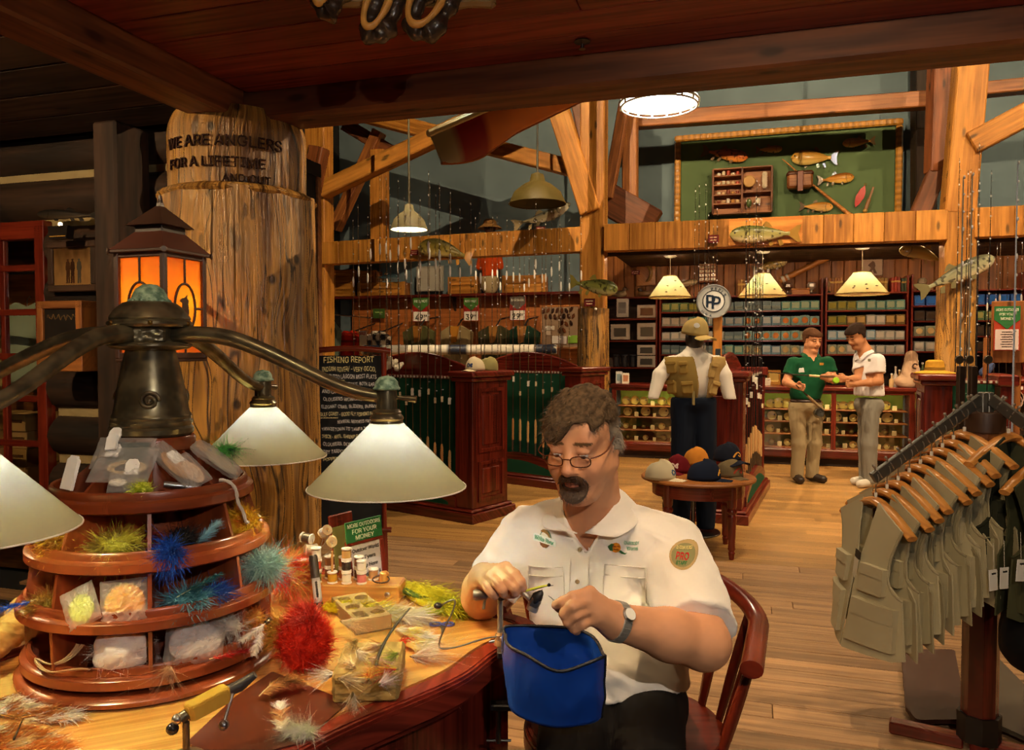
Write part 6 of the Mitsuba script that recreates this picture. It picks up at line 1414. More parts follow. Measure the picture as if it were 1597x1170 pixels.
def rack(name,label,O,X,Y,L,Wd,H,nf,nb,rodlab,groups,flip=False,tags=True,crest=0.15,rods=True):
 M=np.eye(4);M[:3,0],M[:3,1],M[:3,2],M[:3,3]=X,Y,[0,0,1],O
 k=thing(name,label,'rod rack')
 def B(n,x0,x1,y0,y1,z0,z1,mat='mahogany',g=0,c=0.006,lab=None,col=None):
  return put(n,mk(cbox(x1-x0,y1-y0,z1-z0,c,((x0+x1)/2,(y0+y1)/2,(z0+z1)/2)),mat,grain=None if col else g,col=col,M=M),k,label=lab)
 B('plinth',-0.05,L+0.05,-0.06,Wd+0.06,0,0.085);B('plinth_moulding',-0.03,L+0.03,-0.04,Wd+0.04,0.085,0.115,c=0.012)
 ca=B('end_cabinet',0.0,0.20,0.0,Wd,0.115,H-0.09,g=2)
 for z0,z1 in((0.17,0.52),(0.60,H-0.15)):
  fr=Polygon([(0.07,z0),(Wd-0.07,z0),(Wd-0.07,z1),(0.07,z1)]).difference(Polygon([(0.10,z0+0.03),(Wd-0.10,z0+0.03),(Wd-0.10,z1-0.03),(0.10,z1-0.03)]))
  mm=prism(fr,0.014);v=mm.vertices;put('panel_moulding',mk(trimesh.Trimesh(np.stack([-v[:,2],v[:,0],v[:,1]],1),mm.faces[:,::-1],process=False),'mahogany',grain=2,M=M),ca)
  put('raised_panel',mk(cbox(0.02,Wd-0.26,z1-z0-0.12,0.009,(-0.003,Wd/2,(z0+z1)/2)),'mahogany',grain=2,M=M),ca)
 B('end_post',L-0.09,L,0.0,Wd,0.115,H-0.09,g=2)
 B('felt_panel',0.19,L-0.08,Wd/2-0.012,Wd/2+0.012,0.115,H-0.05,'vc_matte',col='#14432f',lab='dark green felt panel')
 B('cornice',-0.03,0.23,-0.03,Wd+0.03,H-0.09,H-0.05,c=0.012);B('top_slab',-0.05,0.25,-0.05,Wd+0.05,H-0.05,H,c=0.012)
 B('top_slab',L-0.11,L+0.03,-0.03,Wd+0.03,H-0.09,H,c=0.012)
 for s,y0 in((0,0.03),(1,Wd-0.11)):
  B('slot_rail',0.20,L-0.09,y0,y0+0.08,H-0.075,H-0.045)
  xs=np.arange(0.215,L-0.10,0.042)
  put('slot_liner',mk(cat_(*[cbox(0.022,0.008,0.02,0.002,(x,y0-0.002 if s==0 else y0+0.082,H-0.058))for x in xs]),'vc_satin',col='#b8b0a4',M=M),k,label='pale rod notches')
  t=np.linspace(0,1,25);x0,x1=0.19,L-0.08
  arc=Polygon([(x0,0.10)]+[(x1,0.10)]+[(x1-(x1-x0)*q,0.20+0.15*math.sin(math.pi*q))for q in t])
  mm=prism(arc,0.03);v=mm.vertices;yy=(y0-0.045 if s==0 else y0+0.095)
  put('arched_rail',mk(trimesh.Trimesh(np.stack([v[:,0],yy+v[:,2],v[:,1]],1),mm.faces[:,::-1],process=False),'mahogany',grain=0,M=M),k)
  ii=Polygon([(x0+0.08,0.13),(x1-0.08,0.13)]+[(x1-0.08-(x1-x0-0.16)*q,0.155+0.12*math.sin(math.pi*q))for q in t])
  mm=prism(ii,0.034);v=mm.vertices
  put('felt_inset',mk(trimesh.Trimesh(np.stack([v[:,0],yy-0.002+v[:,2],v[:,1]],1),mm.faces[:,::-1],process=False),'vc_matte',col='#14432f',M=M),k)
  put('butt_shelf',mk(tf(tube([(x1-(x1-x0)*q,yy+(0.07 if s==0 else-0.04),0.185+0.15*math.sin(math.pi*q))for q in t],0.045,8,flat=0.35),np.eye(4)),'mahogany',40,grain=0,M=M),k)
 if crest:
  cr=Polygon([(0.20,H-0.06),(L-0.09,H-0.06)]+[(L-0.09-(L-0.29)*q,H+crest*math.sin(math.pi*q))for q in np.linspace(0,1,25)])
  mm=prism(cr,0.03);v=mm.vertices;put('crest_board',mk(trimesh.Trimesh(np.stack([v[:,0],Wd/2-0.015+v[:,2],v[:,1]],1),mm.faces[:,::-1],process=False),'mahogany',grain=0,M=M),k)
  put('crest_bead',mk(tube([(L-0.09-(L-0.29)*q,Wd/2,H+crest*math.sin(math.pi*q))for q in np.linspace(0,1,25)],0.016,10),'mahogany',40,grain=0,M=M),k)
 if rods:
  for s,n,y in((0,nf,0.018),(1,nb,Wd-0.018)):
   for i in range(n):
    x=0.28+(L-0.46)*i/max(1,n-1);q=(x-0.19)/(L-0.27);z=0.21+0.15*math.sin(math.pi*q)
    p=(M@np.array([x,y,z,1]))[:3]
    rod(p,rodlab+(' on the near face' if s==0 else ' on the far face'),groups+(' near face' if s==0 else ' far face'),tag=tags and s==0,seed=i,plain=nf<12)
 return k,M
XA,YA=nrm([-0.80,0.60,0]),nrm([0.60,0.80,0])
RA,MA=rack('rod_rack','dark red rod rack with green felt just behind the chalkboard and front lamp',np.array([-0.34,6.60,0]),XA,YA,1.7,0.5,1.31,15,10,'fly rod standing in the rod rack behind the chalkboard','rods in the rack behind the chalkboard,')
RB,MB_=rack('rod_rack','second dark red rod rack behind the seated man, left of the log post',np.array([0.72,8.05,0]),XA,YA,1.6,0.5,1.31,12,8,'fly rod standing in the rack behind the seated man','rods in the rack behind the seated man,')
RC,MC=rack('rod_rack','dark red rod rack behind the cap table and the mannequin',np.array([1.97,6.55,0]),nrm([0.40,0.917,0]),nrm([-0.917,0.40,0]),1.9,0.5,1.31,10,6,'fly rod standing in the rack behind the cap table','rods in the rack behind the cap table,')
RD,MD=rack('rod_rack','dark red rod rack at the right, behind the vest rack',at(1440,700,6.2)*[1,1,0],nrm([0.93,-0.36,0]),nrm([0.36,0.93,0]),0.62,0.45,1.30,3,3,'fly rod standing in the rack at the right edge','rods in the right rack,',tags=False,crest=0.0)
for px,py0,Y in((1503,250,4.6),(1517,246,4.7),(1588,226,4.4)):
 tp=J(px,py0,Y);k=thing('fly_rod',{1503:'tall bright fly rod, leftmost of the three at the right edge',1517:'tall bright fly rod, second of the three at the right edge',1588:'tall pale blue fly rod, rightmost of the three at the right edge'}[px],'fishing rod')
 base=np.array([tp[0],tp[1],0.0]);hz_=tp[2]-0.10
 q=np.linspace(0.30,hz_,9)
 put('blank',mk(tube([base+[0,0,z]for z in q],np.linspace(0.007,0.0035,9),8),'vc_gloss',True,col='#b8c4dc' if px==1588 else '#8a8680'),k)
 put('grip',mk(tube([base+[0,0,0.1015],base+[0,0,0.2],base+[0,0,0.38]],[0.013,0.015,0.011],10),'vc_matte',True,col='#b98a58'),k)
 put('guides',mk(cat_(*[ball(0.0055,2,base+[0.004,-0.004,z],(1,1,s))for z,s in zip(np.linspace(1.5,hz_,11),(2.2,1.4,2.6,1.2,1.6,3.0,1.2,2.4,1.4,1.2,2.0))]),'vc_gloss',True,col='#f4f4f8'),k)  # white beads put the sparkle of the guides into the colour
STK=put('rod_stand',mk(cbox(0.60,0.50,0.10,0.01),'mahogany',grain=0,M=TR(J(1545,700,4.5)[0]+0.04,4.55,0.051)),label='low stand block holding the three tall rods at the right edge',cat='stand')
for px in(1506,1525):put('post',mk(cbox(0.038,0.038,1.30,0.004,(J(px,600,4.5)[0],4.55,0.102+0.65)),'vc_brushed',col='#5a4a40'),STK)
for px in(1495,1511,1540):put('disc',mk(tf(cyl(0.026,0.014,24,0.004),TR(J(px,551,4.5)[0],4.50,1.44)@RX(90)),'vc_brushed',40,col='#6a5e50'),STK)
# ------ caps
def cap_parts(c,bill_c,seed=0,logo=None,logo_c='#c98a24'):
 a=np.linspace(0,2*math.pi,36,endpoint=False);rows=[]
 for t in np.linspace(0,1,12):
  r=math.cos(t*math.pi/2)**0.75;z=0.115*math.sin(t*math.pi/2)**0.9
  w=1+0.03*meshkit.fbm(np.stack([np.cos(a)*2,np.sin(a)*2,a*0+t*3+seed],1),2)
  rows.append(np.stack([np.cos(a)*0.098*r*w,np.sin(a)*0.082*r*w,z*(1+0.10*np.cos(a))*np.ones(36)],1))
 n=36;V=np.vstack(rows);i,j=np.meshgrid(np.arange(11),np.arange(n),indexing='ij');q=np.stack([i*n+j,i*n+(j+1)%n,(i+1)*n+(j+1)%n,(i+1)*n+j],-1).reshape(-1,4)
 V=np.vstack([V,[0,0,0.0]]);base=np.stack([np.zeros(n,int)+12*n,(np.arange(n)+1)%n,np.arange(n)],1)
 crown=trimesh.Trimesh(V,np.vstack([q[:,[0,1,2]],q[:,[0,2,3]],base]),process=False)
 bp=Polygon([(0.070+0.0*t,y)for t,y in((0,-0.075),(0,0.075))]+[(0.085+0.085*math.cos(t)**0.6 if math.cos(t)>0 else 0.085,0.078*math.sin(t))for t in np.linspace(math.pi/2,-math.pi/2,24)])
 bill=tm(m3.CrossSection([np.asarray(bp.exterior.coords)[:-1]],m3.FillRule.EvenOdd).extrude(0.004).refine_to_length(0.014));v=bill.vertices;v[:,2]+=0.010-5.0*v[:,1]**2-0.10*(v[:,0]-0.08);bill.vertices=v
 out=[('crown',mk(crown,'vc_cloth',True,col=c)),('bill',mk(bill,'vc_cloth',40,col=bill_c)),('button',mk(ball(0.008,2,(0.0,0,0.117),(1,1,.6)),'vc_cloth',True,col=c))]
 if logo:
  sq=LineString([(0.03*math.sin(1.7*t+len(logo))*(0.6+0.2*len(logo)),0.014*math.sin(2.9*t))for t in np.linspace(0,4.2,40)]).buffer(0.0042);m=fine(prism(sq,0.002),0.008);m.apply_translation([0,0.004,0]);v=m.vertices.copy();y,z=v[:,0],v[:,1]+0.045
  t=np.arcsin(np.clip(z/0.127,0,1));r=np.cos(t)**0.75;x=0.1005*r*np.sqrt(np.clip(1-(y/(0.084*r+1e-6))**2,0.02,1))+v[:,2]
  out.append(('badge',mk(trimesh.Trimesh(np.stack([x,y,z],1),m.faces,process=False),'vc_matte',False,col=logo_c)))
 return out
def cap(label,o,yaw,c,bill_c=None,logo=None,logo_c='#c98a24',tilt=0,s=1.0,seed=0,group=None):
 k=thing('cap',label,'cap',group);M=TR(o)@RZ(yaw)@RY(tilt)@SC(s)
 for n,sh,in cap_parts(c,bill_c or c,seed,logo,logo_c):put(n,sh,k,M)
 return k
def loc(M,x,y,z):return(M@np.array([x,y,z,1]))[:3]
cap('cream cap with a blue logo on the end of the rod rack',loc(MA,0.10,0.16,1.313),-120,'#cfc4a8','#c8bca0','B','#2a3c6a',0,1.0,1)
cap('olive cap tilted beside the cream one on the rod rack',loc(MA,0.12,0.36,1.313),-30,'#8a8458','#7a744a',None,tilt=8,seed=2)
gb=Body()
g0=loc(MA,1.12,0.04,1.30)
for i in range(7):gb.cone(g0+[0.04*i-0.12,0.02*math.sin(i*2),0.02+0.02*(i%3)],g0+[0.05*i-0.14,0.03*math.cos(i),0.06+0.03*((i*5)%3)],0.030,0.022,0.012)
lo,hi=bounds(gb)
put('white_cloth',mk(nets(lambda P,q=None:gb.ev(P,q)-0.01*(meshkit.fbm(P*40,3)-0.5),lo,hi,0.006),'vc_cloth',True,col='#c9c0ae'),label='bunched white cloth on top of the rod rack beside the chalkboard',cat='cloth')
t0,t1=J(565,546,9.75),J(868,545,9.45)
RT=put('rod_tube',mk(tube(t0+np.outer(np.linspace(0,1,60),t1-t0),0.060+0.003*np.abs(np.sin(np.arange(60)*0.8)),16),'vc_satin',40,col=lambda v:np.where(((np.floor(((v-t0)@(t1-t0))/((t1-t0)@(t1-t0))*9).astype(int)%4)==0)[:,None],lin('#232838'),lin('#cdc6b6'))),label='long pale wrapped tube with navy bands above the rod racks',cat='tube')
for f in(0.08,0.9):
 p=t0+(t1-t0)*f;put('stand',mk(cbox(0.06,0.06,p[2]-0.05,0.005,(p[0],p[1],(p[2]-0.05)/2)),'mahogany',grain=2),RT)
# ------ fly shelves on the back wall
def U_(px,v):return uvz(onv(px,500,v))[0]
def Z_(py,v,px=1180):return onv(px,py,v)[2]
VS_=11.55
def uvbox(u0,u1,v0,v1,z0,z1,mat,c=0.004,g=0,col=None):return mk(cbox(u1-u0,v1-v0,z1-z0,c,((u0+u1)/2,(v0+v1)/2,(z0+z1)/2)),mat,grain=None if col is not None else g,col=col,M=HB)
def bay(label,px0,px1,ys,pxm):
 k=thing('shelf_unit',label,'shelves');u0,u1=U_(px0,VS_),U_(px1,VS_)
 zs=[Z_(y,VS_,pxm)for y in ys]
 put('back',uvbox(u0,u1,11.88,11.898,0.95,zs[0],'darklog'),k)
 for u in(u0+0.012,u1-0.012):put('side',uvbox(u-0.012,u+0.012,VS_,11.88,0.95,zs[0]+(0.22 if pxm>1100 else 0.0),'redrail',g=2),k)
 for z in zs:put('shelf',uvbox(u0,u1,VS_-0.01,11.88,z-0.022,z,'redrail'),k)
 return u0,u1,zs
B1_=bay('left shelf bay with framed white boxes beside the log post',934,1025,(463,497,531,573),985)
B2_=bay('middle shelf bay with rows of fly boxes',1028,1283,(461,485,508,531,553),1150)
B3_=bay('right shelf bay with rows of fly boxes',1287,1417,(456,483.5,506.5,530,552.5),1350)
B4_=bay('far right shelf bay with blue boxes behind the right log post',1421,1600,(452,476,500,524,548),1480)
PAL={'slate':('#5a7078','#8a9a98'),'teal':('#4f8580','#a8bca4'),'green':('#4a6a44','#b8bc78'),'orange':('#7aa0a0','#d08a4c'),'cream':('#8f9a86','#d8c088'),'blue':('#6f94ac','#c0ccd0'),'olive':('#4c5220','#8a8236'),'brown':('#6a5224','#c8ac70'),'white':('#a8b0ac','#dcd8cc'),'deepblue':('#164a9a','#2c6ac0'),'dark':('#241c18','#3a2c22')}
boxm=cbox(0.128,0.09,0.135,0.004,(0,0,0.0675))
labm={0:cbox(0.10,0.003,0.085,0.001,(0,-0.0455,0.075)),1:affinity and tf(prism(Point(0,0).buffer(0.042,12),0.003),np.array([[1,0,0,0],[0,0,1,-0.047],[0,1,0,0.07],[0,0,0,1.0]])),2:cbox(0.11,0.003,0.045,0.001,(0,-0.0455,0.05))}
bxs={n:mk(boxm,'vc_satin',col=c[0])for n,c in PAL.items()}
lbs={(n,s):mk(labm[s],'vc_matte',col=c[1])for n,c in PAL.items()for s in labm}
CN={'slate':'slate grey','teal':'teal','green':'green','orange':'teal and orange','cream':'cream','blue':'pale blue','olive':'olive','brown':'brown','white':'white','deepblue':'deep blue','dark':'dark'}
def boxrow(u0,u1,z,names,n,where,skip=()):
 for i in range(n):
  if i in skip:continue
  nm=names[min(int(i/n*len(names)),len(names)-1)];s={'orange':1,'cream':1,'slate':2}.get(nm,0)
  u=u0+0.035+(u1-u0-0.07)*(i+0.5)/n
  M=HB@TR(u,VS_+0.07,z)@SC(min(1,(u1-u0-0.07)/n/0.134),1,rng.uniform(0.92,1.04))@RZ(rng.uniform(-4,4))
  k=put('fly_box',bxs[nm],None,M,label=f'{CN[nm]} fly box on the {where}',cat='box',group=f'{CN[nm]} boxes, {where}')
  put('front_label',lbs[(nm,s)],k,M)
R4=['top row','second row','third row','bottom row']
mids=[['green','olive','teal','slate','slate','slate','teal','teal'],['white','teal','blue','blue','orange','blue','orange','orange'],['white','white','white','slate','orange','orange','orange','cream'],['slate','white','slate','teal','cream','blue','cream','blue']]
rights=[['olive','olive','teal','teal','teal','teal'],['olive','brown','brown','white','brown','brown'],['blue','white','blue','white','white'],['cream','white','white','white']]
for r in range(4):
 boxrow(B2_[0],B2_[1],B2_[2][r+1],mids[r],17,f'{R4[r]} of the middle shelf bay')
 boxrow(B3_[0],B3_[1],B3_[2][r+1],rights[r],8,f'{R4[r]} of the right shelf bay')
 boxrow(B4_[0],B4_[1],B4_[2][r+1],[['deepblue'],['dark','green'],['cream','dark'],['white','dark']][r],9,f'{R4[r]} of the far right shelf bay',skip=(3,4)if r else())
def pack(px0,py0,px1,py1,label,c,cin,v=VS_+0.06,kind='framed_pack',dep=0.08):
 M,w,hh=wallframe(px0,py0,px1,py1,v)
 k=put(kind,mk(cbox(w,hh,dep,0.004),'vc_satin',col=c,M=M),label=label,cat='box')
 put('picture',mk(cbox(w*0.66,hh*0.56,0.004,0.001,(0,-hh*0.03,dep/2+0.001)),'vc_matte',col=cin,M=M),k);return k
pack(953,506,982,530,'white framed box with a dark picture, left on the third shelf by the post','#d8d0c0','#4a4640')
pack(994,504,1024,530,'white framed box with a dark picture, right on the third shelf by the post','#d4ccbc','#5a5448')
pack(994,476,1024,496,'wide white framed box on the second shelf by the post','#d0c8b8','#6a4a34')
pack(962,464,980,495,'tall bright white pack on the second shelf by the post','#e6e4e0','#8a8a8c',VS_+0.05)
pack(994,538,1023,554,'white framed box, upper of two stacked on the fourth shelf by the post','#d0c8b8','#4c4a46')
pack(994,555,1023,572.5,'white framed box, lower of two stacked on the fourth shelf by the post','#d4ccbc','#4a4844')
for i,px in enumerate((961,974,987)):
 o=onv(px,572,VS_+0.1);o[2]=B1_[2][3]
 k=put('reel_case',mk(tf(cyl(0.048,0.16,24,0.01),TR(o)),'vc_satin',40,col='#1c1e24'),label='dark round case in a row of three on the fourth shelf by the post',cat='case',group='dark cases on the fourth shelf')
 put('lid',mk(tf(cyl(0.05,0.03,24,0.006),TR(o+[0,0,0.161])),'vc_satin',40,col='#2a2c34'),k)
def stand_on(px,v,z):o=onv(px,500,v);return np.array([o[0],o[1],z])
def bird(label,px,v,z,L,cols,face=1):
 o=stand_on(px,v,z);X=UU*face;b=Body().ell(o+[0,0,0.05*L/0.2],(0.5*L,0.24*L,0.24*L),np.stack([X,VV,[0,0,1]],1),0.02).cone(o+X*L*0.28+[0,0,0.3*L],o+X*L*0.34+[0,0,0.55*L],0.11*L,0.10*L,0.03).ell(o+X*L*0.36+np.array([0,0,0.6*L]),(0.15*L,0.12*L,0.13*L),np.stack([X,VV,[0,0,1]],1),0.02).cone(o-X*L*0.4+[0,0,0.28*L],o-X*L*0.62+[0,0,0.36*L],0.08*L,0.02*L,0.03)
 lo,hi=bounds(b);c0,c1=lin(cols[0]),lin(cols[1])
 k=put('bird_decoy',mk(nets(lambda P,q=None:np.maximum(b.ev(P,q),z+0.001-P[...,2]),lo,hi,L*0.045),'vc_satin',True,col=lambda v:np.where((v[:,2]>z+0.42*L)[:,None],c1,c0)),label=label,cat='decoy')
 put('bill',mk(tube([o+X*L*0.46+[0,0,0.58*L],o+X*L*0.66+[0,0,0.55*L]],[0.05*L,0.02*L],8),'vc_satin',True,col='#6a4a24'),k)
zt1,zt2,zt3=B1_[2][0],B2_[2][0],B3_[2][0]
bird('pale carved duck decoy on the top shelf beside the log post',966,11.7,zt1,0.22,('#9a8462','#4a3424'))
bird('small brown bird decoy below the wooden fish plaque',1005,11.7,zt1,0.2,('#6a4a2c','#2c2018'),-1)
fm_,w,hh=wallframe(993,408,1022,446,11.86)
pl=put('fish_plaque',mk(tf(bevelprism(Polygon([(-w/2,-hh/2),(w/2,-hh/2),(w/2,hh/2),(-w/2,hh/2)]),0.03,0.008),fm_),'hangerwood',grain=1),label='golden wooden plaque with a curled fish, on the panelling near the post',cat='plaque')
put('fish',mk(tube([loc(fm_,0.10*math.sin(t)-0.02,0.13*math.cos(t),0.05)for t in np.linspace(-0.4,2.9,20)],0.038*np.sin(np.linspace(0.35,2.9,20))+0.006,10,flat=0.7),'vc_gloss',True,col='#a07a3c'),pl)
def plate(px0,py0,px1,py1,v,label,c='#6a1818',tc='#d8b8a0',lines=2,cat='sign',name='name_plate'):
 M,w,hh=wallframe(px0,py0,px1,py1,v);k=put(name,mk(cbox(w,hh,0.015,0.003),'vc_satin',col=c,M=M),label=label,cat=cat)
 for i in range(lines):put('text_bar',mk(cbox(w*(0.7-0.15*(i%2)),hh*0.14,0.004,0.0005,(0,hh*(0.18-0.36*i)if lines>1 else 0,0.009)),'vc_matte',col=tc,M=M),k)
 return k
plate(985,422,998,429,11.8,'small red name plate beside the golden fish plaque')
dM,w,hh=wallframe(1090,401,1117,441,11.80)
DC=thing('drawer_cabinet','small cabinet of three by six shiny drawers on the panelling','cabinet')
put('carcass',mk(cbox(w,hh,0.12,0.004),'panelwood',grain=1,M=dM),DC)
for i in range(3):
 for j in range(6):
  x,y=-w/2+w*(i+0.5)/3,hh/2-hh*(j+0.5)/6*0.94-0.01
  d=put('drawer',mk(cbox(w/3*0.8,hh/6*0.66,0.02,0.003,(x,y,0.065)),'vc_gloss',col='#c8b48c',M=dM),DC);put('pull',mk(ball(0.008,1,(x,y,0.08)),'vc_metal',True,col='#7a5a3a',M=dM),d)
M,L=pix(1222,408,1180,419,11.8,0.05)
fish('fish_mount','yellowish fish mount on the panelling above the second lampshade',pix(1178,421,1222,408,11.8,0.06)[0],0.5,0.15,['#8a7434','#b8a04c','#d8cc90'],spots=30)
fish('fish_mount','small pale fish mount behind the first lampshade',pix(1052,446,1084,440,11.8,0.06)[0],0.38,0.10,['#a08458','#c8ac78','#e0d0a8'])
put('round_ornament',mk(tf(ball(0.07,3,s=(1.1,0.6,0.6)),TR(onv(1174,403,11.8))),'vc_gloss',True,col='#d8ccb4'),label='small white oval ornament high on the panelling',cat='ornament')
a,b=onv(1216,438,11.7),onv(1322,387,11.7)
BRd=put('bamboo_pole',mk(tube(a+np.outer(np.linspace(0,1,10),b-a),0.042-0.004*np.linspace(0,1,10),12),'hangerwood',40,grain=lambda v:np.stack([(v-a)@nrm(b-a),v[:,2]],1)),label='long pale pole leaning diagonally on the panelling above the shelves',cat='pole')
put('ring',mk(cat_(tube([a+(b-a)*0.03,a+(b-a)*0.07],0.05,14),tube([a+(b-a)*0.10,a+(b-a)*0.13],0.05,14)),'vc_gloss',40,col='#d8d0c4'),BRd)
M,w,hh=wallframe(1345,403,1376,430,11.85)
SK=put('sketch_picture',mk(cbox(w,hh,0.02,0.003),'vc_matte',col='#dcc8b4',M=M),label='white sketch of a figure on the panelling above the third lampshade',cat='picture')
put('figure',mk(prism(affinity.scale(Polygon([(-0.3,-0.5),(-0.1,-0.1),(-0.28,0.1),(-0.12,0.3),(0.02,0.42),(0.12,0.3),(0.2,0.05),(0.12,-0.1),(0.3,-0.5),(0.1,-0.5),(0.02,-0.2),(-0.1,-0.5)]),w*0.8,hh*0.8,origin=(0,0)),0.003,0.0102),'vc_matte',col='#7a5c4c',M=M),SK)
def books(px0,px1,ytop,z,v,cols,label,group):
 u0,u1=U_(px0,v),U_(px1,v);n=len(cols)
 for i,c in enumerate(cols):
  hh=(Z_(ytop,v,(px0+px1)/2)-z)*rng.uniform(0.93,1.0)
  w=(u1-u0)/n
  k=put('book',mk(cbox(w*0.94,0.17,hh,0.006),'vc_satin',col=c,M=HB@TR(u0+w*(i+0.5),v,z+hh/2+0.0005)),label=label,cat='book',group=group)
  put('spine_band',mk(cbox(w*0.95,0.003,hh*0.12,0.0008,(0,-0.0855,hh*0.2)),'vc_satin',col='#d8b45c',M=HB@TR(u0+w*(i+0.5),v,z+hh/2+0.0005)),k)
books(1286,1313,433,zt3,11.7,['#8a5224','#a4682c','#7a4820','#a87034','#905828','#a06a30'],'orange brown book in the row right of the pole','orange brown books on the top shelf')
books(1366,1382,433,zt3,11.7,['#b08a3c','#8a6a2c','#a07c34'],'golden book beside the third lampshade','golden books on the top shelf')
books(1387,1402,432,zt3,11.7,['#9a2c18','#b0381c','#8a2414'],'red book on the top shelf of the right bay','red books on the top shelf')
books(1403,1416,434,zt3,11.7,['#22361f','#2c4424','#1c3018'],'dark green book on the top shelf of the right bay','dark green books on the top shelf')
books(1150,1162,436,zt2,11.7,['#a07030','#b88a40','#8a5c28'],'tan book left of the second lampshade','tan books on the top shelf')
def trophy(px,z,label,c='#e0d8cc',v=11.68,s=1.0):
 o=stand_on(px,v,z);k=put('trophy',mk(lathe([(0,0),(0.05*s,0),(0.05*s,0.02),(0.015*s,0.03),(0.012*s,0.06),(0.03*s,0.075),(0.062*s,0.11),(0.06*s,0.15),(0.035*s,0.175),(0,0.18)],24),'vc_gloss',40,col=c,M=TR(o)),label=label,cat='ornament')
 put('base',mk(cbox(0.13*s,0.1*s,0.03,0.004),'darklog',grain=0,M=TR(o+[0,0,0.0155])@RZ(-17)),k)
trophy(1265,zt2,'white round ornament on the top shelf right of the pole end')
trophy(1228,zt2,'dark round ornament left on the top shelf below the pole','#4a3020')
trophy(1290,zt3,'small tan ornament in front of the orange books','#b8a080',11.62,0.6)
trophy(1437,B4_[2][0],'pale clock-like ornament on the far right top shelf','#cdbfa0',11.68,0.9)
for i,(px,c)in enumerate(((1243,'#b08a50'),(1253,'#a87c40'))):
 o=stand_on(px,11.68,zt2);k=put('wooden_box',mk(cbox(0.15,0.12,0.07,0.005),'hangerwood',grain=0,M=TR(o+[0,0,0.0355])@RZ(-17)),label=['wooden box, left of two small ones below the pole','wooden box, right of two small ones below the pole'][i],cat='box');put('lid',mk(cbox(0.16,0.13,0.018,0.004),'hangerwood',grain=0,M=TR(o+[0,0,0.081])@RZ(-17)),k)
fish('fish_mount','large yellow fish mount at the right end of the soffit',pix(1470,408,1412,392,10.0,0.0)[0]@RX(180)@RX(180),0.55,0.16,['#7a6026','#94783a','#a89460'],fin='#7a5c24',curve=0.06)
_sf=[q for q in scene if q.startswith('fish_mount')and '__' not in q][-1];_so=onv(1440,398,10.0);put('hanging_wire',mk(tube([_so,[_so[0],_so[1],2.762]],0.003,6),'vc_metal',True,col='#8a8478'),_sf)
for i,(u0,u1)in enumerate(((-1.6,2.2),(2.4,6.3))):
 k=put('strip_light',mk(cbox(u1-u0,0.05,0.03,0.004),'bulbglass',M=HB@TR((u0+u1)/2,10.05,2.742)),label=['warm strip light hidden behind the soffit board, left half','warm strip light hidden behind the soffit board, right half'][i],cat='light')
 scene[k]['emitter']={'type':'area','radiance':{'type':'rgb','value':[STRIP*1.0,STRIP*0.66,STRIP*0.36]}}
# ------ pendant lamps
def pendant_cone(label,px,y0,y1,r0,r1,v=10.6):
 o=onv(px,y1,v);z1,z0=o[2],onv(px,y0,v)[2];o=np.array([o[0],o[1],0])
 k=thing('shade_pendant',label,'lamp','paper shade pendants over the counter')
 put('shade',mk(lathe([(r0,z0),(r1,z1)],40),'papershade',True,M=TR(o)),k)
 put('hem',mk(tf(torus(r1,0.008,40,8),TR(o+[0,0,z1])),'vc_matte',True,col='#b8935c'),k)
 put('top_ring',mk(tf(torus(r0,0.006,30,8),TR(o+[0,0,z0])),'vc_matte',True,col='#b8935c'),k)
 put('cord',mk(tube([o+[0,0,z0-0.03],o+[0,0,2.76]],0.006,8),'vc_satin',True,col='#8a7a64'),k)
 put('canopy',mk(lathe([(0,2.755),(0.09,2.755),(0.07,2.735),(0,2.725)],28),'vc_satin',40,col='#cfc8bc',M=TR(o)),k)
 rs=np.random.RandomState(px)
 for i in range(5):
  t=rs.rand();zz=z0+(z1-z0)*(0.25+0.6*t);rr=r0+(r1-r0)*(0.25+0.6*t)+0.002;a=-math.pi/2+rs.uniform(-1.1,1.1)
  put('fly_motif',mk(ball(0.014,1,(rr*math.cos(a),rr*math.sin(a),zz),(1.2,.5,.5)),'vc_matte',True,col='#7a5a34',M=TR(o)),k)
 b=put('bulb',mk(ball(0.035,2,(0,0,z1+0.13)),'bulbglass',True,M=TR(o)),k)
 scene[b]['emitter']={'type':'area','radiance':{'type':'rgb','value':[float(PEND*x)for x in(1.0,0.72,0.42)]}}
pendant_cone('cream paper cone lamp, leftmost of three over the counter',1045,431,464,0.09,0.285,10.55)
pendant_cone('cream paper cone lamp, middle of three over the counter',1189,427,462,0.09,0.30,10.45)
pendant_cone('cream paper cone lamp, rightmost of three over the counter',1344,425,459,0.10,0.31,10.4)
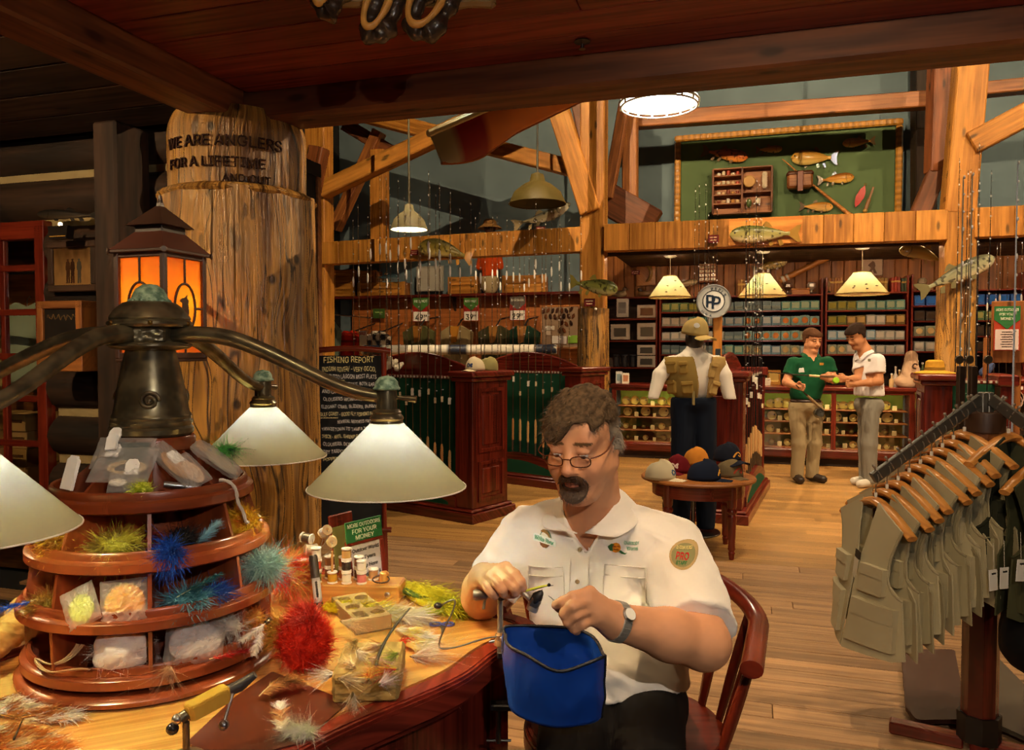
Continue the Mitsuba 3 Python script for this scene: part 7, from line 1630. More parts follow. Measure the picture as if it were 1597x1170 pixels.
def warehouse(label,px,ytop,yrim,Y,r,zt,lit=0.0,cage=False,c='#8a8468',stem_c='#4a4638'):
 o=J(px,yrim,Y);z=o[2];o=np.array([o[0],o[1],0]);H=J(px,ytop,Y)[2]-z
 k=thing('warehouse_pendant',label,'lamp')
 put('shade',mk(lathe([(r,z),(r*0.98,z+0.02),(r*0.82,z+H*0.38),(r*0.5,z+H*0.62),(r*0.28,z+H*0.72),(r*0.22,z+H*0.95),(r*0.10,z+H),(0,z+H)],48),'vc_satin',True,col=c,M=TR(o)),k)
 put('rim',mk(tf(torus(r,0.006,48,8),TR(o+[0,0,z])),'vc_satin',True,col=c),k)
 put('stem',mk(tube([o+[0,0,z+H*0.95],o+[0,0,zt]],0.012,10),'vc_satin',True,col=stem_c),k)
 if lit:
  b=put('diffuser',mk(lathe([(0,z+0.012),(r*0.9,z+0.012),(r*0.9,z+0.022),(0,z+0.022)],40),'bulbglass',M=TR(o)),k)
  scene[b]['emitter']={'type':'area','radiance':{'type':'rgb','value':[float(lit*x)for x in(1.0,0.82,0.55)]}}
 if cage:
  for a in np.arange(16)*math.pi/8:put('cage_clip',mk(cbox(0.012,0.012,0.03,0.002,(r*math.cos(a),r*math.sin(a),z-0.008)),'vc_gloss',col='#d8ccb0',M=TR(o)),k)
  put('cage_ring',mk(tf(torus(r*0.97,0.005,48,8),TR(o+[0,0,z-0.022])),'vc_gloss',True,col='#d8ccb0'),k)
 return k
warehouse('small olive warehouse pendant hanging on a long stem at the left of the hall',638,318,358,8.6,0.205,6.4,45.0)
warehouse('bright round pendant with a caged rim just below the low ceiling edge',1028,118,160,4.3,0.215,6.4,60.0,True,'#b8b0a0')
warehouse('dark olive bell shape on a stem above the silver fish',838,270,318,9.0,0.33,6.4,0.0,False,'#4e4522','#3a3a34')  # dark bell and stem, built for a dark bell shape on the wall
# ------ display counters
reel_parts=Proto()
reel_parts.add('frame',mk(tf(lathe([(0.048,-0.02),(0.052,-0.02),(0.054,0.0),(0.052,0.02),(0.048,0.02),(0.046,0.0),(0.048,-0.02)],28),RX(90)),'vc_metal',40,col='#d8c07a'))
reel_parts.add('spool',mk(tf(lathe([(0,-0.012),(0.046,-0.014),(0.046,-0.008),(0.02,-0.006),(0.02,0.01),(0,0.01)],28),RX(90)),'vc_gloss',40,col='#d8c880'))
reel_parts.add('handle',mk(ball(0.010,1,(0.03,-0.022,0.012)),'vc_satin',True,col='#2c2418'))
reel_dark=Proto()
reel_dark.add('frame',mk(tf(lathe([(0.040,-0.02),(0.046,-0.02),(0.048,0.0),(0.046,0.02),(0.040,0.02),(0.040,-0.02)],24),RX(90)),'vc_metal',40,col='#5a4c2c'))
reel_dark.add('spool',mk(tf(lathe([(0,-0.012),(0.040,-0.014),(0.040,-0.008),(0.02,0.01),(0,0.01)],24),RX(90)),'vc_gloss',40,col='#6a6034'))
ptag=mk(cbox(0.055,0.004,0.062,0.001,(0,0,0.031)),'vc_matte',col='#d8cc98')
def display(label,px0,px1,vf,ys,pxm,where,n,lights=True):
 k=thing('display_case',label,'display case');u0,u1=U_(px0,vf),U_(px1,vf);vb=vf+0.62
 zc=1.02
 put('plinth',uvbox(u0,u1,vf+0.05,vb,0,0.10,'darklog'),k);put('base_moulding',uvbox(u0-0.03,u1+0.03,vf-0.03,vb,0.10,0.22,'mahogany',0.02),k)
 put('back',uvbox(u0,u1,vb-0.03,vb,0.22,zc-0.05,'vc_matte',col='#6a7830'),k)
 put('counter_top',uvbox(u0-0.05,u1+0.05,vf-0.04,vb+0.03,zc-0.05,zc,'mahogany',0.012),k)
 put('glass_top_rail',uvbox(u0,u1,vf,vf+0.04,zc-0.09,zc-0.05,'mahogany'),k)
 m=max(1,round((u1-u0)/0.95))
 for i in range(m+1):
  u=u0+(u1-u0)*i/m;put('stile',uvbox(u-0.028,u+0.028,vf,vf+0.045,0.22,zc-0.05,'redrail' if 0<i<m else 'mahogany',g=2),k)
  if i<m:put('pane',uvbox(u+0.028,u+(u1-u0)/m-0.028,vf+0.015,vf+0.02,0.22,zc-0.09,'glass'),k)
 zs=[Z_(y,vf+0.12,pxm)for y in ys]
 zs=[max(min(z,0.84),0.225)for z in zs]
 for j,z in enumerate(zs):
  d0=vf+0.10+0.05*0
  put('display_shelf',uvbox(u0+0.03,u1-0.03,d0,vb-0.03,z-0.018,z,'panelwood' if j else 'panelwood',col=None),k)
  for i in range(n):
   u=u0+0.14+(u1-u0-0.28)*(i+0.5*(j%2)*0.4)/(n-0.7);q=(i*3+j*2)%4
   M=HB@TR(u,d0+0.07,z+0.001)
   if q in(0,2)or(j==0 and q==3):
    pr_=reel_parts if(j<2 or q==0)else reel_dark;s=rng.uniform(0.85,1.2)*(1.1 if j<2 else 0.8)
    kk=thing('fly_reel',f'fly reel on the {["top", "second", "third", "bottom", "lowest"][j]} shelf of the {where} display case','fishing reel',f'reels on the {["top", "second", "third", "bottom", "lowest"][j]} shelf, {where} case');pr_.stamp(kk,M@TR(0,0.03,0.054*s)@SC(s))
   elif q==1:put('price_card',ptag,None,M,label=f'pale price card on the {["top", "second", "third", "bottom", "lowest"][j]} shelf of the {where} display case',cat='price tag',group=f'price cards on the {["top", "second", "third", "bottom", "lowest"][j]} shelf, {where} case')
   else:put('price_card',ptag,None,M@RZ(10)@SC(0.8),label=f'pale price card on the {["top", "second", "third", "bottom", "lowest"][j]} shelf of the {where} display case',cat='price tag',group=f'price cards on the {["top", "second", "third", "bottom", "lowest"][j]} shelf, {where} case')
 L_=put('case_light',mk(cbox(u1-u0-0.2,0.025,0.02,0.003),'bulbglass',M=HB@TR((u0+u1)/2,vf+0.075,zc-0.065)),k)
 scene[L_]['emitter']={'type':'area','radiance':{'type':'rgb','value':[CASE*1.0,CASE*0.86,CASE*0.42]}}
 return u0,u1
display('lit glass display case of fly reels behind the mannequin',958,1172,10.62,(632.6,650,670,690),1000,'left',13)
display('lit glass display case of fly reels behind the two standing men',1186,1425,10.55,(639,658,677.5,700.5),1290,'right',16)
CE_=put('counter_end',uvbox(U_(1433,10.5),U_(1500,10.5),10.3,11.3,0,1.10,'mahogany',0.02,2),label='dark red cabinet block at the right end of the counter',cat='cabinet')
put('top_slab',uvbox(U_(1431,10.5),U_(1503,10.5),10.26,11.33,1.101,1.15,'mahogany',0.015),CE_)
def cards(px,v,z,w,hh,label,c,cin,yaw=0,cat='card'):
 o=stand_on(px,v,z);M=TR(o)@RZ(-17+yaw)@TR(0,0,hh/2+0.0005)
 k=put('counter_card',mk(cbox(w,0.03,hh,0.003),'vc_satin',col=c,M=M),label=label,cat=cat);put('print',mk(cbox(w*0.7,0.002,hh*0.6,0.0005,(0,-0.0155,0)),'vc_matte',col=cin,M=M),k)
cards(946,10.85,1.02,0.11,0.16,'small framed price card on the counter beside the log post','#6a4a30','#d8d0c4')
cards(946,11.1,1.021,0.10,0.25,'brown card holder behind the framed price card','#7a5a34','#9a8a64')
cards(966,10.8,1.02,0.09,0.17,'white leaflet stand on the left counter','#d8d8d4','#8aa0a8')
cards(976,10.75,1.02,0.10,0.15,'reddish picture leaflet on the left counter','#d8cfc0','#b07a5c',12)
cards(1027,10.85,1.02,0.14,0.16,'wooden display stand behind the mannequin sleeve','#9a6a3c','#c89a6a')
cards(1208,11.0,1.02,0.17,0.20,'lit golden framed sign on the right counter behind the green shirt man','#a8742c','#e0c070',0,'sign')
for i in range(4):
 o=stand_on(1190,10.8,1.0205+0.024*i);k=put('paper_stack',mk(cbox(0.20,0.15,0.0225,0.003),'vc_matte',col='#cfc4b4',M=TR(o+[0,0,0.0115])@RZ(-17+3*(i%3))),label=f'{["lowest", "second", "third", "topmost"][i]} pale packet of the pile at the left end of the right counter',cat='packet')
for i,(px,hh,c,nm)in enumerate(((1398,0.24,'#b8b0a8','grey'),(1404,0.20,'#8a6a3a','amber'),(1412,0.22,'#2c2c24','dark'),(1432,0.19,'#d8d0c0','white'),(1440,0.16,'#3a4a2c','green'),(1392,0.15,'#c8a878','tan'))):
 o=stand_on(px,10.8,1.02 if px<1424 else 1.15);k=put('bottle',mk(lathe([(0,0),(0.028,0),(0.03,0.01),(0.03,hh*0.6),(0.012,hh*0.75),(0.012,hh),(0,hh)],20),'vc_gloss',40,col=c,M=TR(o)),label=f'{nm} bottle among the clutter at the right end of the counter',cat='bottle');put('cap',mk(tf(cyl(0.014,0.025,14,0.003),TR(o+[0,0,hh])),'vc_satin',40,col='#d8d4cc'),k)
tw=Body();o=stand_on(1420,10.75,1.02);tw.cone(o+[0,0,0.06],o+[0.02,0,0.40],0.13,0.07,0.05).cone(o+[0,0,0.06],o+[-0.13,0,0.08],0.08,0.06,0.05)
lo,hi=bounds(tw)
TWk=put('draped_shirt',mk(nets(lambda P,q=None:np.maximum(tw.ev(P,q)-0.02*(meshkit.fbm(P*14,2)-0.5),1.0205-P[...,2]),lo,hi,0.016),'vc_cloth',True,col='#b89a80'),label='beige draped cloth with a dark mark at the right end of the counter',cat='cloth')
put('mark',mk(tube([o+[0.0+0.03*math.cos(t),-0.13-0.0*t,0.27+0.03*math.sin(t)]for t in np.linspace(0.5,5,16)],0.010,8),'vc_matte',True,col='#4a3428'),TWk)
htk=put('straw_hat',mk(lathe([(0,0.14),(0.06,0.14),(0.085,0.12),(0.095,0.035),(0.11,0.02),(0.20,0.0),(0.20,0.006),(0.11,0.028),(0,0.028)],36),'vc_matte',40,col='#b8892c',M=TR(loc(MD,0.10,0.22,1.302))@SC(0.8)),label='golden brimmed hat on top of the right rod rack',cat='hat')
put('band',mk(lathe([(0.0965,0.036),(0.098,0.036),(0.093,0.062),(0.0915,0.062)],36),'vc_matte',True,col='#7a5a1c',M=TR(loc(MD,0.10,0.22,1.302))@SC(0.8)),htk)
# ------ round reel sign on rack C
o=J(1113,470,6.75)
SGN=thing('round_sign','round silver sign with a double P and the word REELS on a wooden post','sign')
d=nrm(CAM-o);sx=nrm(np.cross([0,0,1],d));SM=FR(o,sx,[0,0,1])
put('disc',mk(tf(cyl(0.145,0.02,56,0.005),SM@TR(0,0,-0.01)),'vc_satin',40,col='#b8bcc0'),SGN)
put('outer_ring',mk(tf(torus(0.143,0.006,56,8),SM@TR(0,0,0.012)),'vc_metal',True,col='#c8ccd0'),SGN);put('inner_ring',mk(tf(torus(0.092,0.004,48,8),SM@TR(0,0,0.012)),'vc_satin',True,col='#1c2430'),SGN)
put('field',mk(tf(cyl(0.090,0.003,48,0.0005),SM@TR(0,0,0.009)),'vc_gloss',40,col='#e0e2e4'),SGN)
for t,c in(((-0.025,0.0),'#1c2c44'),((0.022,-0.012),'#1c2c44')):
 put('letter',mk(ctext('P',0.105,0.004,True,None,(*t,0.012)),'vc_matte',col=c,M=SM),SGN)
for s,a0 in(('REELS',35),('USA',200)):
 for i,ch in enumerate(s):
  a=math.radians(90-a0-(17*(i-len(s)/2)if a0<90 else-17*(i-len(s)/2)))
  rr=0.106 if a0<90 else 0.132
  m=tf(ctext(ch,0.026,0.003,True),RZ(math.degrees(a)-90 if a0<90 else math.degrees(a)+90));m.apply_translation([rr*math.cos(a),rr*math.sin(a),0.010])
  put('lettering',mk(m,'vc_matte',col='#1c2c44',M=SM),SGN)
pz0=1.36
pp=J(1119,520,6.80);
put('post',mk(cbox(0.075,0.035,J(1119,472,6.80)[2]-1.31,0.005,(0,0,(J(1119,472,6.80)[2]-1.31)/2)),'hangerwood',grain=2,M=TR([pp[0],pp[1],1.3105])),SGN)
put('post_label',mk(cbox(0.045,0.004,0.15,0.001,(0,-0.0195,0.12)),'vc_satin',col='#2c323a',M=TR([pp[0],pp[1],1.3105])),SGN)
# ------ the green mural panel with its fish
MV=11.94
MU=thing('mural','green mural panel in a carved golden frame high on the back wall','panel')
mu0,mu1=U_(1060,MV),U_(1392,MV);mz1=(Z_(222,MV,1060)+Z_(196,MV,1390))/2;mz0=mz1-1.62
mural_c=lambda v:col_mix(np.tile(lin('#4b6044'),(len(v),1)),lin('#5a6e48'),meshkit.fbm(v*1.4,3))
fld=fine(cbox(mu1-mu0,0.03,mz1-mz0,0.004,((mu0+mu1)/2,MV+0.03,(mz0+mz1)/2)),0.12)
put('field',mk(fld,'vc_matte',False,col=mural_c,M=HB),MU)
def fr_(u0,u1,z0,z1,g):
 b=fine(cbox(u1-u0,0.07,z1-z0,0.02,((u0+u1)/2,MV-0.01,(z0+z1)/2)),0.035);s=b.vertices[:,0]if g==0 else b.vertices[:,2]
 b.vertices[:,1]-=0.012*np.abs(np.sin(s*36));put('frame',mk(b,'vc_gloss',40,col=lambda v:lin('#a8742c')*(0.65+0.6*np.abs(np.sin((v[:,0]if g==0 else v[:,2])*36)))[:,None],M=HB),MU)
fr_(mu0-0.09,mu1+0.09,mz1,mz1+0.09,0);fr_(mu0-0.09,mu1+0.09,mz0-0.09,mz0,0);fr_(mu0-0.09,mu0,mz0,mz1,2);fr_(mu1,mu1+0.09,mz0,mz1,2)
FC=['#7a4a18','#b87c2c','#d8a850']
def mfish(label,a,b,hh,cols=FC,spots=0,curve=0.0,**k):
 M,L=pix(*a,*b,MV-0.03);return fish('mural_fish',label,M,L,hh,cols,'carved fish',spots=spots,curve=curve,**k)
mfish('reddish striped carved fish at the upper left of the green mural',(1094,235),(1166,246),0.19,['#7a3410','#b0561c','#c98038'],26)
mfish('small golden carved fish at the top of the mural between two larger ones',(1178,234),(1220,232),0.11)
mfish('largest golden carved fish in the mural',(1308,246),(1234,246),0.22,['#8a5c1c','#c0913c','#e0c070'])
mfish('golden carved fish at the upper right corner of the mural',(1366,219),(1314,224),0.13)
mfish('golden carved fish right of the wicker creel in the mural',(1274,282),(1332,276),0.15)
mfish('pale golden carved fish at the lower middle of the mural',(1246,322),(1299,323),0.14,['#a8702c','#d09848','#e0b870'])
M,w,hh=wallframe(1112,267,1203,336,MV-0.06)
TB=thing('tackle_cabinet','open wooden tackle cabinet with shelves of small goods on the mural','cabinet')
put('back',mk(cbox(w,hh,0.02,0.003,(0,0,-0.03)),'panelwood',grain=0,M=M),TB)
for x in(-w/2,0.0,w/2):put('side',mk(cbox(0.03,hh,0.14,0.004,(x,0,0.04)),'pinedark',grain=1,M=M),TB)
ysx=(-0.5,-0.28,-0.08,0.14,0.34,0.5);ysr=(-0.5,-0.05,0.5)
for y in ysx:put('shelf',mk(cbox(w/2,0.02,0.14,0.003,(-w/4,y*hh,0.04)),'panelwood',grain=0,M=M),TB)
for y in ysr:put('shelf',mk(cbox(w/2,0.02,0.14,0.003,(w/4,y*hh,0.04)),'panelwood',grain=0,M=M),TB)
rs=np.random.RandomState(5)
GC=['#c8a878','#d8ccb0','#a83c20','#c88a3c','#e0d8c8','#7a3018','#b8823c']
for y in ysx[1:-1]:
 for i in range(5):
  x=-w/2+0.05+(w/2-0.08)*(i+0.5)/5;s=rs.uniform(0.03,0.07)
  k=put('spool_jar',mk(tf(cyl(0.024,s,14,0.004),M@TR(x,y*hh+0.011,0.07)@RX(-90)),'vc_satin',40,col=GC[rs.randint(7)]),label='tiny spool or jar in the left half of the tackle cabinet on the mural',cat='jar',group='small jars in the mural tackle cabinet')
put('white_roll',mk(cbox(0.07,0.24,0.06,0.02,(w*0.38,hh*0.22,0.04)),'vc_matte',col='#d8c8b0',M=M),label='white upright roll in the right half of the mural tackle cabinet',cat='roll')
put('reel_plate',mk(tf(cyl(0.085,0.04,28,0.008),M@TR(w*0.12,hh*0.2,0.04)),'vc_satin',40,col='#b8883c'),label='round yellow plate in the right half of the mural tackle cabinet',cat='plate')
put('small_card',mk(cbox(0.07,0.08,0.03,0.004,(w*0.27,-hh*0.24,0.05)),'vc_matte',col='#d8ccb8',M=M),label='small white card low in the mural tackle cabinet',cat='card')
put('green_lure',mk(ball(0.06,2,(w*0.12,-hh*0.28,0.06),(0.6,1.1,0.5)),'vc_satin',True,col='#4a5a28',M=M),label='green lure low in the right half of the mural tackle cabinet',cat='lure')
M,w,hh=wallframe(1227,272,1267,296,MV-0.07)
CRL=put('wicker_creel',mk(cbox(w,hh,0.18,0.03,(0,0,0.03)),'panelwood',40,grain=0,M=M),label='brown wicker creel on the mural with a strap',cat='basket')
put('lid',mk(cbox(w*1.06,hh*0.35,0.2,0.03,(0,hh*0.42,0.03)),'pinedark',40,grain=0,M=M),CRL);put('strap',mk(cbox(0.08,hh*1.3,0.02,0.006,(0.0,-hh*0.1,0.135)),'vc_satin',col='#6a2c14',M=M),CRL)
p0,p1=onv(1262,284,MV-0.05),onv(1325,335,MV-0.05)
NT=put('rod_on_mural',mk(tube([onv(1220,248,MV-0.05),p0,p1],[0.008,0.014,0.03],10),'hangerwood',40,grain=0),label='slanting wooden fishing rod on the mural',cat='fishing rod');put('butt',mk(tube([p1,p1+(p1-p0)*0.06],0.036,12),'vc_satin',40,col='#7a4820'),NT)
lf=Polygon([(0.0,0.17),(0.045,0.09),(0.055,0.0),(0.03,-0.11),(0.0,-0.16),(-0.035,-0.10),(-0.055,0.0),(-0.04,0.09)])
M=WALLF(onv(1341,307,MV-0.03))@RZ(-22)
LFk=put('red_lure',mk(bevelprism(lf,0.03,0.012),'vc_gloss',40,col='#a81c18',M=M),label='red leaf shaped lure at the right of the mural',cat='lure');put('swivel',mk(torus(0.014,0.004,16,6),'vc_metal',True,col='#b8923c',M=M@TR(0,0.18,0.015)),LFk)
M=WALLF(onv(1355,312,MV-0.03))@RZ(-18)
NFk=put('knife',mk(cat_(cbox(0.05,0.17,0.03,0.01,(0,-0.07,0.015)),cbox(0.03,0.17,0.012,0.004,(0,0.10,0.015))),'vc_satin',col='#7a4c20',M=M),label='brown knife at the right of the mural',cat='knife');put('pommel',mk(ball(0.03,2,(0,-0.16,0.015)),'vc_satin',True,col='#a8803c',M=M),NFk)
# ------ fish mounts on the beams and posts, canoe
fm=pix(739,402,652,386,9.12)[0]
fish('fish_mount','olive brown trout mounted on the left beam',fm,0.78,0.24,['#3a3516','#6e5f28','#a8945a'],spots=34,curve=0.05,fin='#a8742c')
fish('fish_mount','long silver fish mount above the left beam, mouth at the upper right',pix(800,352,888,318,11.7)[0],0.98,0.19,['#6a7068','#c0b898','#e4dcc4'],spots=18,curve=-0.05,fin='#9a8c6c')
plate(836,354,850,362,11.6,'small red name plate below the long silver fish')
plate(640,390,653,398,9.18,'small red name plate left of the trout on the left beam')
plate(1104,367,1121,379,9.18,'small red name plate left of the plaque fish on the long beam')
M,w,hh=wallframe(1139,345,1248,381,9.16)
PQ=put('beam_plaque',mk(tf(bevelprism(Polygon([(-w/2,-hh/2),(w/2,-hh/2),(w/2,hh/2),(-w/2,hh/2)]).buffer(0.02),0.04,0.01),M),'hangerwood',grain=lambda v:np.stack([v@UU,v[:,2]],1)),label='golden board mounted on the long beam, holding a pike',cat='plaque')
fish('fish_mount','grey green pike mounted on the golden board of the long beam',FR(M[:3,3]+M[:3,2]*0.09,-M[:3,0],[0,0,1])@np.diag([1,1,-1,1.0])if False else pix(1242,364,1146,366,9.08)[0],0.76,0.20,['#4c5228','#8a8450','#c8b890'],spots=30,fin='#8a6a30')
fish('fish_mount','green bass mounted on the middle log post',pix(888,440,962,452,9.02)[0],0.60,0.19,['#333818','#666a34','#a8a070'],spots=24,fin='#6a6430')
k=plate(911,466,928,478,9.10,'dark red name plate below the green bass on the log post');put('knob',mk(ball(0.018,2,onv(929,482,9.08)),'vc_gloss',True,col='#e8e0d0'),k)
fish('fish_mount','long grey fish mount slanting across the right log post',pix(1444,450,1536,408,9.12)[0],0.80,0.19,['#4a4c3c','#8a8a70','#c0b89c'],spots=24,fin='#6a6448')
CN_=thing('canoe','upturned canoe with a red and grey bow hanging under the roof','canoe')
b0,b1=J(690,258,6.6),J(1010,105,8.3)
ca=nrm(b1-b0);cs=nrm(np.cross(ca,[0,0,1]));cu=np.cross(cs,ca);Lc=np.linalg.norm(b1-b0)
def hullpts(t,side,n=12):
 """Hull section at t (0 bow .. 1): from keel to gunwale on one side; keel down."""
 w=0.32*min(1,(t/0.55))**0.62 if t>0 else 0.0;dpt=0.30+0.12*max(0,1-t/0.3)
 out=[]
 for a in np.linspace(0,1,n):
  x=w*math.sin(a*math.pi/2)**0.8;z=-dpt+dpt*(1-math.cos(a*math.pi/2))**0.9+0.16*max(0,1-t/0.16)**1.6*(1-a)
  out.append(b0+ca*(t*Lc)+cs*(side*x)+cu*(z+0.28))
 return out
ts=np.linspace(0,1,40)
def hullmesh(off=0.0):
 rows=[hullpts(t,-1)[::-1]+hullpts(t,1)[1:]for t in ts];V=np.array(rows);n=V.shape[1];i,j=np.meshgrid(np.arange(39),np.arange(n-1),indexing='ij')
 q=np.stack([i*n+j,(i+1)*n+j,(i+1)*n+j+1,i*n+j+1],-1).reshape(-1,4);return V.reshape(-1,3),q,n
V,q,n_=hullmesh()
tt=np.repeat(ts,n_)
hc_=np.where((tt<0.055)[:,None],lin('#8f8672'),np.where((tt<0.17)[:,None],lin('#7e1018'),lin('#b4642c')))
mm=trimesh.Trimesh(V,np.vstack([q[:,[0,1,2]],q[:,[0,2,3]]]),process=False)
inn=mm.vertices-mm.vertex_normals*0.008
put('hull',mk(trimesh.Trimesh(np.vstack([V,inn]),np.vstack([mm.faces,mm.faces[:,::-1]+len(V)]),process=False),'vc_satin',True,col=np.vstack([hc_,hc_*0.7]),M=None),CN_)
for s in(-1,1):
 g=np.array([hullpts(t,s)[-1]for t in ts]);put('gunwale',mk(tube(g,0.03,8),'vc_gloss',40,col='#c4b896'),CN_)
kl=np.array([hullpts(t,1)[0]for t in ts]);put('keel',mk(tube(kl,0.014,8),'vc_satin',40,col='#8a4018'),CN_)
for t in(0.3,0.85):
 p=b0+ca*(t*Lc)+cu*0.28;put('hanging_rope',mk(tube([p+cs*0.2,[*(p+cs*0.2)[:2],6.4]],0.008,6),'vc_matte',True,col='#3a2c20'),CN_)
# ------ left back wall: shelf with mannequin, crates; clothes and price signs
LV=11.6
zS=Z_(459,LV,700)
LSk=put('wall_shelf',uvbox(U_(512,LV),U_(906,LV),LV-0.05,11.86,zS-0.04,zS,'mahogany'),label='long dark shelf across the slat wall, goods standing on it',cat='shelf')
for px in(700,806,902):put('bracket',mk(prism(Polygon([(0,0),(0.2,0),(0,-0.22)]),0.03),'darklog',grain=0,M=HB@TR(U_(px,LV),11.86,zS-0.041)@np.array([[0,0,1,0],[-1,0,0,0],[0,1,0,0],[0,0,0,1.0]])),LSk)
for px0,py0,px1,lab in((519,421,553,'tall orange wooden crate at the left end of the wall shelf'),(558,441,632,'long low orange wooden crate on the wall shelf'),(560,422,588,'orange crate on top of the long low crate'),(699,432,745,'orange crate left of the orange shirted mannequin'),(783,430,850,'orange crate right of the orange shirted mannequin')):
 u0,u1=U_(px0,LV),U_(px1,LV);z0=zS+0.001 if 'on top' not in lab else Z_(441,LV,590)+0.002;z1=Z_(py0,LV,px0)
 k=thing('crate',lab,'crate');n=max(2,int((z1-z0)/0.11))
 put('box',uvbox(u0+0.015,u1-0.015,LV+0.02,LV+0.24,z0,z1-0.01,'panelwood'),k)
 for i in range(n):put('slat',uvbox(u0,u1,LV,LV+0.02,z0+(z1-z0)*i/n+0.004,z0+(z1-z0)*(i+1)/n-0.004,'pine',c=0.005),k)
 for u in(u0+0.03,u1-0.03):put('corner_batten',uvbox(u-0.03,u+0.03,LV-0.016,LV,z0,z1,'pine',g=2),k)
fish('fish_mount','dark blue fish lying on the crates of the wall shelf',pix(588,433,618,431,LV+0.05)[0],0.40,0.11,['#1c2c34','#34505c','#6a808a'])
M,w,hh=wallframe(650,416,692,455,LV+0.1)
pk=put('poster_board',mk(cbox(w,hh,0.03,0.004),'vc_satin',col='#98938a',M=M),label='grey poster board leaning on the wall shelf',cat='poster');put('border',mk(cbox(w*0.9,hh*0.88,0.004,0.001,(0,0,0.016)),'vc_matte',col='#a8a49a',M=M),pk)
oM=stand_on(764,LV+0.02,zS);sc=0.0107
ob=Body().ell(oM+[0,0,0.50],(0.15,0.11,0.26),HB[:3,:3],0.05).ell(oM+[0,0,0.18],(0.15,0.11,0.2),HB[:3,:3],0.06).cone(oM+UU*-0.13+[0,0,0.66],oM+UU*-0.18+[0,0,0.42],0.055,0.05,0.03).cone(oM+UU*0.13+[0,0,0.66],oM+UU*0.18+[0,0,0.42],0.055,0.05,0.03)
lo,hi=bounds(ob);zsplit=oM[2]+0.27
OMk=thing('shelf_mannequin','mannequin bust in an orange shirt, hat and glasses standing on the wall shelf','mannequin')
put('shirt',mk(nets(lambda P,q=None:np.maximum(ob.ev(P,q)-0.01*(meshkit.fbm(P*12,2)-0.5),zsplit-P[...,2]),lo,hi,0.014),'vc_cloth',True,col='#c8481c'),OMk,label='orange shirt')
put('shorts',mk(nets(lambda P,q=None:np.maximum(ob.ev(P,q)-0.004,np.maximum(P[...,2]-zsplit,oM[2]+0.001-P[...,2])),lo,hi,0.014),'vc_cloth',True,col='#a89878'),OMk,label='khaki shorts')
hz0=J(766,357,11.9)[2];hdz=onv(766,357,LV)[2]
hb_2=Body().ell([oM[0],oM[1],hdz],(0.085,0.10,0.12),HB[:3,:3],0.02).cone([oM[0],oM[1],hdz-0.1],[oM[0],oM[1],oM[2]+0.72],0.06,0.075,0.03)
lo,hi=bounds(hb_2);put('head',mk(nets(hb_2.ev,lo,hi,0.012),'vc_satin',True,col='#3a2018'),OMk)
put('hat',mk(lathe([(0,0.13),(0.07,0.125),(0.10,0.09),(0.11,0.03),(0.19,-0.02),(0.19,-0.012),(0.11,0.042),(0,0.05)],36),'vc_cloth',40,col='#8a6438',M=TR([oM[0],oM[1],hdz+0.03])),OMk)
put('glasses',mk(cat_(*[tf(ball(0.03,2,s=(1,.4,.8)),TR(np.array([oM[0],oM[1],hdz+0.01])+UU*x-VV*0.095))for x in(-0.036,0.036)]),'vc_gloss',True,col='#15100e'),OMk)
for i,(px,c,nm,c2)in enumerate(((654,'#4a4a2c','olive','#8a5a24'),(712,'#8a7a58','tan','#a06a24'),(772,'#3c3c28','dark olive','#9a6a34'),(816,'#1c3428','dark green','#a07040'))):
 v=11.2;o=onv(px,540,v);z1=onv(px,508,v)[2]
 m=panel(shirt_shape(0.52,0.74),0.12,0.05,lambda q,i=i:folds(q,0.03,i*2));mz=z1-0.37
 k=put('hanging_vest',mk(m,'vc_cloth',40,col=c,M=HB@TR(U_(px,v),v,mz)),label=f'{nm} jacket hung in front of the slat wall',cat='jacket')
 put('lining',mk(prism(Polygon([(-0.07,0.36),(0.07,0.36),(0.02,0.12),(-0.05,0.1)]),0.05),'vc_cloth',col=c2,M=HB@TR(U_(px,v),v-0.05,mz)@RX(90)),k)
 put('hook_arm',mk(tube([W(U_(px,v),v,z1-0.04),W(U_(px,v)+0.05,v+0.1,z1+0.10),W(U_(px,v)+0.05,11.86,z1+0.16)],0.012,8),'vc_satin',True,col='#1c1816'),k)
for i,(px,c,nm)in enumerate(((545,'#a82414','red'),(590,'#2c2c30','black and white'))):
 v=11.1;z1=onv(px,516,v)[2]
 m=panel(shirt_shape(0.36,0.7),0.15,0.04,lambda q,i=i:folds(q,0.03,i*3));mz=z1-0.35
 def chk(q,c=c,i=i):
  b=np.tile(lin(c),(len(q),1));s=((np.floor(q[:,0]/0.08)+np.floor(q[:,2]/0.1))%2==0)if i else(np.abs(((q[:,2]+9)%0.12)-0.06)<0.012)
  b[s]=lin('#b8b0a0')if i else lin('#5a0f0a');return b
 k=put('hanging_shirt',mk(fine(m,0.04),'vc_cloth',False,col=chk,M=HB@TR(U_(px,v),v,mz)),label=f'{nm} garment at the left end of the slat wall',cat='shirt')
 put('hook_arm',mk(tube([W(U_(px,v),v,z1-0.04),W(U_(px,v)+0.06,11.86,z1+0.14)],0.012,8),'vc_satin',True,col='#1c1816'),k)
fcol='#5a6a64'
